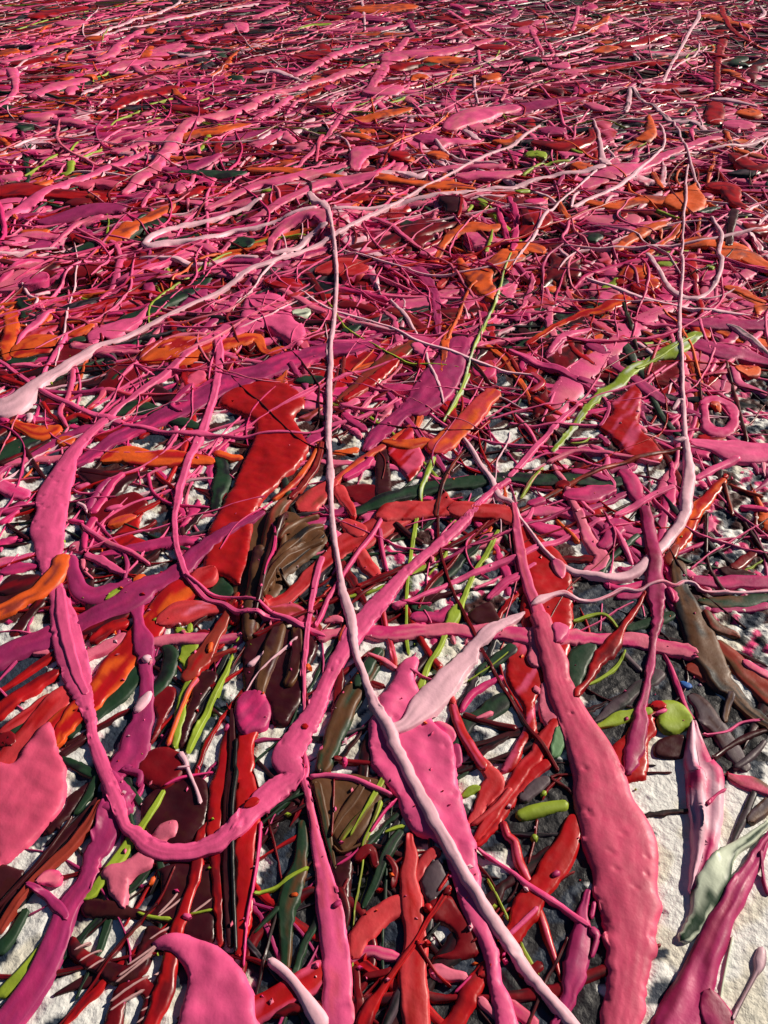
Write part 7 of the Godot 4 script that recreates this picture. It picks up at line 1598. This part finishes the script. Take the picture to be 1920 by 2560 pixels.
	strand('pale_pink_strand', 'pp', 'pp', 'r', 1, 0, [-215.6, -1480, 9.7, -186.3, -1492, 18.8, -152.6, -1457, 9.5, -121.5, -1409, 3.7])
	strand('pale_pink_strand', 'pp', 'pp', 'r', 1, 0, [-52.8, -2242, 6.9, -43.6, -2044, 6.1, -38.5, -1858, 3.8])
	strand('pale_pink_strand', 'pp', 'pp', 'r', 1, 0, [13.3, -949, 4.1, 26.5, -954, 14.5, 36.8, -943, 14.5, 50.4, -955, 3.8])
	strand('pale_pink_strand', 'pp', 'pp', 'r', 1, 0, [103.4, -1132, 8.7, 114.3, -1117, 11.1, 122.4, -1096, 8.1])
	strand('pale_pink_strand', 'pp', 'pp', 'r', 1, 0, [63.9, -1069, 3.2, 70.2, -1043, 5.4, 83.7, -1018, 4.7, 104.4, -1000, 4.9, 136.1, -988, 3.5])
	strand('pale_pink_strand', 'pp', 'pp', 'r', 1, 0, [-158.9, -1089, 5.9, -153.4, -1110, 5.2, -148.7, -1132, 2.3])
	strand('pale_pink_strand', 'pp', 'pp', 'r', 1, 0, [301.6, -1603, 6.6, 336, -1644, 9.7, 373.3, -1693, 7.9, 405.2, -1738, 4.1])
	strand('pale_pink_strand', 'pp', 'pp', 'r', 1, 0, [333.3, -1362, 3.2, 349, -1403, 4])
	strand('pale_pink_strand', 'pp', 'pp', 'r', 1, 0, [446.6, -1630, 6.3, 447.9, -1590, 6.3])
	strand('pale_pink_strand', 'pp', 'pp', 'r', 1, 0, [875, -2195, 4.1, 839, -2064, 8.8, 804, -2004, 3.9])
	strand('pink_strand', 'pk', 'pk', 'f', 1, 0, [-386.4, -801, 9.4, -372.7, -838, 16.5, -361.4, -877, 13.1, -341.4, -922, 12.7, -321.9, -965, 13.2, -307.6, -994, 14.9, -291.2, -1033, 9.2], 'long pink line running up to the ragged rose splat')
	strand('pink_strand', 'ro', 'pk', 'f', 1.2, 0, [-281.2, -887, 8.9, -274.5, -922, 16, -267.8, -954, 23.2, -264.6, -1006, 15.3, -266.4, -1069, 21.1, -266.4, -1139, 15.1, -259.1, -1177, 22.6, -231.5, -1201, 20.4, -204.2, -1234, 23.3, -185.8, -1277, 15.6, -188, -1296, 18.5, -163.4, -1343, 16.9, -144.1, -1362, 19.2, -120.3, -1393, 19, -93.2, -1425, 17.3, -57.8, -1469, 23.5, -15.3, -1506, 20.5], 'ragged rose pink splat trailing into a long pink line')
	pool('orange_pool', 'or', 'or', 'f', 1.5, 0, [290.2, -845, 303.8, -877, 322.7, -892, 348.3, -927, 345.8, -902, 340.7, -863, 329.2, -836, 310.4, -820, 299.3, -831], 'bright orange pool crossed by a thin pale pink thread')
	web(220, -620.0, -2600.0, 1.0, 2.6, false)
	web(16, -380.0, -760.0, 0.6, 1.3, true)
	sprinkle(230, -100.0, -640.0)
	sprinkle(160, -100.0, -330.0)
	strand('pale_pink_strand', 'pp', 'pp', 'b', 1.1, 0, [-128, -858, 5.4, -156.6, -831, 6.1, -176.7, -810, 7.3, -197.7, -797, 8.4, -217.3, -781, 9.8, -225, -761, 8.2, -225.2, -743, 7.7, -215.6, -739, 14.8, -202.7, -746, 13.1, -181.4, -750, 11.2, -161.3, -761, 7.7, -148.7, -777, 7.2, -125.8, -785, 6.6, -102.7, -797, 5.6, -66.9, -814, 5.7], 'pale pink hairpin loop with a white bend')
	strand('pale_pink_strand', 'pp', 'pp', 'b', 1, 0, [-128, -858, 3.8, -129, -865, 3.1, -126, -868, 3.9])
	strand('pale_pink_strand', 'pp', 'pp', 'b', 1, 0, [-53, -816, 5.9, -28.3, -827, 6.9, 0.1, -840, 7.7, 21.1, -854, 8.8, 60.8, -870, 9.1, 86.3, -882, 8.5, 113.1, -902, 8.8, 141.2, -912, 8.8, 169.7, -933, 7.6, 198.3, -949, 8.4, 232, -960, 10.3, 256.8, -976, 11.2], 'long pale pink line running out to the pale spike')
	strand('pale_pink_strand', 'pp', 'pp', 'b', 1, 0, [283.6, -1189, 1.9, 278.4, -1117, 4.6, 268.3, -1049, 6, 260.4, -994, 11.3, 258.9, -974, 13.2], 'pale pink spike with a flared foot')
	strand('branch', 'pp', 'pp', 'r', 1, 0, [482.4, -1509, 3.9, 534.3, -1590, 4.7, 570.7, -1657, 4.2, 591.6, -1722, 3.5])
	stash('stick')
	strand('pale_pink_strand', 'pp', 'pp', 'b', 1, 0, [442.7, -1414, 4.9, 494.1, -1552, 5.6, 559.1, -1715, 6.6, 628.7, -1893, 6.8, 674.7, -2004, 9.8, 704, -2096, 6.3], 'straight pale pink stick with a forked top end')
	keep('stick')
	strand('pale_pink_strand', 'pp', 'pp', 'r', 1, 0, [579.1, -1657, 2.3, 600.7, -1700, 2.3])
	strand('pale_pink_strand', 'pp', 'mv', 'b', 1, 0, [442.7, -1414, 9.9, 414.5, -1403, 5.6, 385.3, -1362, 5, 372.4, -1343, 8, 358, -1286, 8.2, 335.6, -1213, 7.6])  # pale pink strand in shadow; the mauve mix paints that shade
	strand('pale_pink_strand', 'pp', 'mv', 'b', 1, 0, [375.9, -1343, 8.2, 380.6, -1286, 6.8, 387.2, -1251, 7.9, 387, -1201, 8.2, 390, -1173, 12.1, 414.1, -1177, 16.2, 423.8, -1154, 9.9, 426.2, -1132, 9.2], 'pale pink branch with shade painted in as mauve and a knobbed end')  # its branch, shade likewise put into the colour as mauve streaks
	strand('pale_pink_strand', 'pp', 'pp', 'r', 1, 0, [433.1, -1154, 8.1, 443.7, -1139, 4, 455.6, -1096, 2.4])
	strand('pale_pink_strand', 'pp', 'pp', 'r', 1, 0, [442.2, -1251, 1.9, 437.3, -1209, 2.9, 424.9, -1154, 2.7])
	strand('pale_pink_strand', 'pp', 'pp', 'b', 1, 0, [391, -1169, 3.3, 380.6, -1096, 3.2, 369.4, -1030, 3.1, 359.4, -971, 3, 345.5, -902, 2.6])
	strand('pale_pink_strand', 'pp', 'pp', 'b', 1, 0, [371.3, -1169, 2.7, 360.8, -1103, 3.5, 346.2, -1056, 3.5, 323.4, -1012, 3.5, 301.7, -976, 4, 280.1, -938, 4.6, 259.2, -907, 5.7, 237.1, -882, 5.6, 216.8, -863, 5.5, 194.4, -838, 5.3], 'pale pink thread crossing the pink leaf near the orange pool')
	strand('pale_pink_strand', 'pp', 'pp', 'r', 1, 0, [193.6, -838, 3.2, 201.3, -868, 3.2, 210.8, -888, 3])
	strand('pale_pink_strand', 'pp', 'pp', 'r', 1, 0, [228.8, -842, 2.1, 240.6, -868, 4.1, 249.3, -870, 4])
	strand('pale_pink_strand', 'pp', 'pp', 'r', 1, 0, [482.3, -1309, 9.3, 500.7, -1296, 20.7, 517.2, -1277, 13.4, 537.1, -1258, 4])
	strand('pale_pink_strand', 'pp', 'pp', 'r', 1, 0, [408, -1271, 4.2, 457.2, -1286, 6.1])
	strand('pale_pink_strand', 'pp', 'pp', 'b', 1, 0, [502.1, -1105, 5.5, 462.2, -1076, 6.9, 427.7, -1059, 5.5, 387.9, -1042, 4])
	strand('pale_pink_strand', 'pp', 'pp', 'r', 1, 0, [399.1, -827, 5, 366.1, -783, 2.7])
	strand('pale_pink_strand', 'pp', 'pp', 'r', 1, 0, [324.4, -810, 2.2, 322.2, -773, 3.8, 319.3, -750, 4, 303.8, -710, 4, 302.4, -697.1, 4.4, 292.7, -670.9, 4.2, 279.2, -649.2, 4.6, 265.6, -634.3, 5.8, 257.6, -633.7, 8.9, 249.1, -640.2, 8, 242.2, -658.4, 5.9, 239.3, -683.8, 4.8, 240.1, -714, 4.8], 'pale pink hook hanging around the upright thread')
	strand('pale_pink_strand', 'pp', 'mv', 'b', 1, 0, [271.5, -584.6, 3.5, 279, -574.3, 7.9, 283.8, -556.9, 7.2, 290.5, -533.3, 4.3])
	strand('pale_pink_strand', 'pp', 'pp', 'b', 1.1, 0, [-267.7, -460.7, 30.9, -255.8, -468.3, 28.1, -251, -482, 19.2, -247.1, -496.3, 12.4, -240.6, -506.8, 10.9, -233.4, -519.8, 9.7, -226, -533.3, 9.2, -216.7, -549.7, 8.6, -205, -559.4, 7.4, -192.5, -576.9, 6.6, -180.1, -592.5, 6, -167.2, -608.7, 6, -153.8, -625.6, 5.4, -142, -640.2, 5.6, -128.9, -658.4, 5.8, -118, -677.3, 5.9, -112.1, -683.8, 6, -103.3, -690.4, 5.7, -93.6, -704, 5.6, -82, -716, 5.7, -62.2, -739, 5.8, -48.5, -754, 5.6, -34.4, -773, 5.4, -16.9, -806, 5.8, 3.3, -836, 6.1, 16.3, -854, 4.5, 33.4, -887, 3.3, 54.8, -917, 2.8, 73.8, -949, 3.4, 114.7, -1012, 4.5, 160.3, -1069, 5.2, 186.3, -1117, 4.8, 209.3, -1158, 3.9], 'very long pale pink thread flowing from a broad pale puddle')
	strand('pale_pink_strand', 'pp', 'pp', 'b', 1, 0, [-105.5, -724, 7.7, -84, -739, 6.9, -71, -761, 6.9, -53.9, -773, 6.3])
	strand('pale_pink_strand', 'pp', 'pp', 'r', 1, 0, [-240, -458.8, 4.8, -236.5, -451.4, 4.3, -237.3, -447.8, 3])
	strand('pale_pink_strand', 'pp', 'pp', 'b', 1.3, 0, [358.1, -988, 2.5, 335, -917, 2.7, 317.4, -858, 3, 302.3, -814, 2.6, 279.2, -735, 2, 271.8, -714, 2.8, 258.6, -664.6, 2.8, 245.3, -619.9, 3.1, 234.8, -584.6, 3.6, 226.9, -554.5, 3, 218.3, -519.8, 2.9, 209.9, -488.1, 2.9, 202.7, -458.8, 3.1, 195.5, -431.9, 3.8, 192.1, -414.8, 4.9, 188.8, -398.5, 7.3, 183.8, -383, 8, 175.6, -361, 8.1, 173.7, -354.1, 6.6, 165.8, -342, 6.9, 156.6, -330.3, 6.8, 146.8, -319, 6.7, 137.8, -309.4, 6.8, 129, -303.5, 6.2, 118.8, -301.2, 6.2, 109.5, -303.5, 5.6, 100.2, -305.8, 4.8, 92.4, -312.9, 3.3, 87.1, -321.5, 2.5, 82.9, -332.8, 2.2, 77.9, -347.3, 1.9, 74.7, -363.8, 3.1, 68.2, -369.6, 4.4, 65.2, -384.5, 4.2, 60.9, -398.5, 3.5, 55.8, -416.5, 3.6, 51.4, -430.1, 2.3], 'long pale pink thread that drops straight down and swings into a wide arc')
	strand('pale_pink_strand', 'pp', 'pp', 'r', 1, 0, [197, -464.5, 2.7, 203.8, -474.1, 3.5, 205.9, -472.2, 3.8])
	strand('pale_pink_strand', 'pp', 'mv', 'r', 1, 0, [186.2, -425, 5, 191.6, -426.7, 4.8, 195, -428.4, 3.7])
	strand('magenta_strand', 'mg', 'dm', 'f', 1.6, 0, [151.7, -358.3, 5.3, 148.5, -335.4, 8.5, 145.6, -314.1, 8.9, 141.8, -296.6, 10.2, 138.9, -282.3, 8.3, 135.2, -269.8, 5.7, 130, -256.8, 3.5, 126, -245.4, 4.1, 122.6, -236.3, 3.6, 117.1, -224.1, 3.9, 114.6, -218.2, 5.2, 111.5, -208.5, 7.6, 107.3, -199.2, 7.9, 103.2, -190.2, 6, 101.2, -185.9, 2.1], 'wrinkled magenta strand hanging down past the lime green blob')
	strand('deep_pink_strand', 'dp', 'mg', 'r', 1, 0, [146.5, -293.3, 2.9, 147.4, -287.7, 2.8, 147, -283.4, 1.2])
	pool('rose_pool', 'ro', 'ro', 'f', 0.8, 0, [72.8, -267.7, 76.9, -269.8, 76.2, -259.7, 75.5, -250.1, 72.8, -241.7, 68.6, -242.6, 67.4, -247.3, 69.3, -253, 69.7, -261.7])
	strand('rose_strand', 'ro', 'ro', 'f', 1, 0, [68, -228.4, 3.9, 70.2, -229.3, 5.5, 71.7, -229.7, 2.4])
	strand('pink_strand', 'pk', 'ro', 'f', 0.6, 0, [91.4, -314.1, 5.5, 93.1, -307, 7, 93.5, -300.1, 2.5])
	strand('coral_strand', 'co', 'pk', 't', 0.8, 0, [75.4, -362.4, 3.5, 75.3, -354.1, 3.5, 74.3, -332.8, 5.8, 73.9, -310.6, 5.6, 75, -294.4, 6.3, 76.5, -282.3, 6.9, 77.7, -269.8, 9, 78.4, -259.7, 11.1, 79.6, -248.2, 12.3])
	strand('coral_strand', 'co', 'co', 'f', 2, 1, [78, -271.8, 8.5, 78.4, -259.7, 11.4, 79.6, -248.2, 13.4, 80.5, -236.3, 13.8, 81.8, -223.3, 14.4, 84.4, -210.9, 17.1, 87.5, -199.2, 20.7, 89.1, -187.4, 23, 89.1, -173.4, 23.6, 91.3, -160.2, 28.4, 90.9, -147.9, 26.9, 89.9, -136.3, 24.1, 88, -125.4, 20.4, 85.2, -115, 16.7, 82.2, -105.2, 13, 77.4, -93.3, 12.3, 75.9, -88.9, 12.2], 'very wide coral pink strand swelling in the middle, full of pinholes')
	strand('pink_drop', 'pk', 'pk', 'r', 0.9, 0, [86.5, -267.7, 10.1, 85.2, -259.7, 6.9, 82.3, -253.9, 2.4], 'pink drop with a round hole on the rose crossbar')
	strand('lime_strand', 'li', 'li', 't', 1, 0, [93.8, -270.3, 2.1, 102.3, -274.9, 2.4, 109.6, -276.5, 2.1, 113.4, -272.8, 1.7, 115.6, -267.2, 1.1])
	strand('lime_strand', 'li', 'li', 't', 1, 0, [116.2, -253.4, 1.1, 109.9, -243.6, 2, 102.1, -237.2, 2, 93.6, -232.1, 1.1])
	strand('red_strand', 'rd', 'cr', 'f', 1.4, 0, [135.1, -292.2, 1.3, 128.5, -281.3, 3.3, 120.9, -271.8, 3.6, 116.4, -265.7, 4.2, 110.7, -256.8, 9.1, 104.8, -250.1, 7.6, 98.7, -241.7, 5.4, 94.4, -234.5, 3.3, 89, -228.4, 4, 86.6, -224.5, 2.4], 'glossy red dagger shaped strand crossing the rose pink crossbar')
	strand('pale_pink_strand', 'pp', 'ro', 'b', 1, 0, [74.2, -280.2, 1.7, 79.9, -284.5, 5.4, 85.9, -287.7, 3.6, 92.5, -289.4, 4, 98.2, -286.1, 2.8, 106, -285.6, 2.3, 114.5, -288.8, 2.1, 123.4, -293.3, 2.3, 131.1, -292.2, 2.3, 138.4, -295.5, 2, 145.2, -297.2, 2.3, 151, -294.9, 2.4, 156.6, -297.8, 2.2, 161.9, -296.6, 2.2, 164.5, -292.2, 2.4, 173.1, -291.6, 2.2, 185, -291.6, 2.2, 202.8, -292.4, 2.7], 'wavy thin pale pink thread crossing the brown strand')
	strand('pink_strand', 'pk', 'pk', 'r', 0.8, 1, [-185, -451.4, 7.5, -192.9, -431.9, 7.5, -197.4, -409.8, 9.9, -197.2, -390.6, 15, -196.2, -372.5, 18.9, -192.6, -358.2, 19.1, -190, -342, 19.3, -184.2, -326.5, 15.7, -179.1, -310.6, 10, -168.9, -291, 8.1, -161.1, -276, 12.3, -153.8, -259.7, 14.4, -146.6, -245.4, 13.6, -141, -233.6, 11.6, -135.2, -223.3, 8.2, -129.4, -212.5, 4.9, -126.7, -205.3, 4.3, -122.4, -196.9, 5.5, -117.6, -188.7, 5.8, -113.3, -182.4, 5.5, -105.8, -170, 5.4, -101.4, -162.2, 4.2, -97.1, -159.6, 5.5, -90.6, -154.6, 6.9, -81.7, -151.5, 6.8, -71.3, -152.8, 6.8, -63, -156.5, 8.2, -56.2, -163.4, 8.9, -52.1, -169.3, 9, -47.9, -174.7, 10.8, -42.8, -180.2, 10.4, -37, -185.9, 8.5, -40.9, -193.9, 12.8, -36.7, -205.3, 11.4, -31.4, -216.6, 9.1, -27.4, -230.1, 7.4, -22.4, -244.5, 8.2, -17.1, -256.8, 9.2, -10.6, -269.8, 10.2, -3.1, -282.3, 11.5, 4, -294.4, 8.2, 11.5, -305.8, 6.2, 21.7, -317.8, 5.9, 31.5, -329, 6.7, 42.7, -343.3, 6.5, 50.4, -352.8, 4.6, 59, -368.1, 4.1, 71.4, -381.4, 3.7, 76.5, -386, 3.5], 'great pink U shaped loop of poured paint')
	strand('pink_strand', 'pk', 'pk', 't', 0.3, 0, [-168.3, -294.4, 4.4, -161.1, -276, 6.4, -151.6, -254.9, 6.1, -143, -238.1, 5.2, -134.3, -225, 3.7])
	strand('red_strand', 'rd', 'rd', 'r', 0.5, 0, [-55.8, -169.5, 2.1, -53, -171.7, 4.7, -49.9, -173, 3.3])
	strand('red_strand', 'rd', 'rd', 'r', 0.5, 0, [-36.3, -208.5, 3, -32.9, -208.9, 4])
	strand('orange_strand', 'or', 'bc', 'f', 1.3, 0, [-195, -276, 11, -185.6, -284.5, 10, -178.4, -291, 10.9, -174.6, -298.9, 12.7, -173.4, -308.2, 11.6, -173.8, -316, 7.8], 'orange strand lying over the great pink loop')
	pool('pink_pool', 'pk', 'pk', 'f', 1.9, 1, [-81.6, -119.6, -80.3, -120.9, -75.7, -122.2, -69, -121.7, -62.2, -119.6, -55.2, -116.8, -49.7, -112, -45.9, -106.7, -43.1, -101.5, -41.7, -96, -40.9, -88.9, -66.9, -88.9, -67.8, -96, -67.8, -101.5, -67.7, -106.2, -69.1, -110.6, -73, -114.5, -76.6, -116, -80.1, -117.3], 'thick claw shaped pink pool on the striped crimson stain')
	strand('pale_pink_drip', 'pp', 'pp', 'r', 1.1, 0, [-86.9, -196.1, 3.4, -83.7, -191.7, 2.6, -81.6, -187.4, 1.8, -78.3, -181.6, 1.5, -75.4, -176.1, 1.8, -73.6, -171.7, 2.3], 'pale pink flake with a thin drip on the dark maroon pool')
	strand('pale_pink_strand', 'pp', 'pp', 'r', 1, 0, [-86.6, -188, 1.4, -80.9, -188.7, 1.1])
	strand('pale_pink_drop', 'pp', 'pp', 'r', 1.2, 0, [-114.4, -245.6, 5.2, -111.8, -245.6, 5.2, -109.2, -245.6, 5.2], 'round white pink drop on the purple strand')
	strand('pale_pink_drop', 'pp', 'pp', 'r', 1.1, 0, [-110.9, -216.2, 3.2, -107.9, -222.4, 5.8, -106, -227.7, 1.9], 'almond shaped pale pink drop on the purple strand')
	strand('pale_pink_drop', 'pp', 'pp', 'r', 1, 0, [-103.4, -330.3, 2.9, -102, -330.3, 2.9, -100.6, -330.3, 2.9])
	strand('branch', 'pp', 'pp', 'f', 1.5, 0, [2.7, -206.1, 5.8, 8.8, -209.3, 7.8, 15.1, -216.6, 13, 22.3, -225, 14.6, 30.7, -236.3, 13, 39.5, -248.2, 9.6, 45.5, -257.8, 6.8, 53, -265.7, 7, 63.5, -271.8, 5.1, 70.3, -276.8, 1.5], 'pale pink leaf shaped branch forking from the upright thread')
	stash('upright')
	strand('pale_pink_strand', 'pp', 'pp', 'b', 1.2, 0, [-80.3, -870, 7.3, -69.4, -854, 12.3, -62, -836, 10.1, -55.6, -806, 5.2, -50.9, -773, 3.7, -46.1, -735, 4, -43.8, -704, 3.9, -41.4, -670.9, 3.7, -40.6, -625.6, 3.6, -40.2, -587.2, 3.7, -40.7, -552.1, 3.6, -39.2, -519.8, 4.2, -38.6, -488.1, 4.4, -37.2, -458.8, 4.6, -36.2, -431.9, 4.3, -34, -406.6, 3.9, -32.7, -390.6, 5.5, -31.6, -372.5, 3.2, -30.1, -354, 3.1, -29.2, -344.6, 3.6, -25.9, -320.2, 2.9, -22.7, -300.1, 3.5, -21.4, -291, 4.7, -17.8, -278.1, 5.9, -15.4, -264.7, 4.9, -13.9, -252, 3.8, -10, -239, 3.3, -6.3, -226.7, 4.1, -2, -214.9, 5.1, 2, -206.9, 6.2, 4.6, -198.4, 5.6, 8.4, -190.2, 5.2, 13.2, -178.2, 5.1, 17.8, -168.7, 5.5, 20.6, -162.2, 5.4, 25.4, -152.8, 5.3, 29.5, -144.4, 5, 33.5, -136.9, 4.9, 37.3, -129.7, 5.1, 41, -123.2, 5, 44.3, -118.6, 5.2, 48.6, -111, 4.6, 53, -105.2, 4.3, 57.3, -99.6, 4.2, 60.7, -95.5, 4.2, 64, -91.5, 3.9], 'long upright pale pink thread with a beaded outline running the height of the painting')
	keep('upright')
	strand('pale_pink_strand', 'pp', 'pp', 'r', 1.1, 0, [-40.2, -113.5, 3.2, -34.2, -109.6, 3.6, -29, -104.3, 3.7, -24.5, -99.2, 5.3, -19.5, -92, 6.9], 'pale pink stub with a rounded tip lying on dark ground')
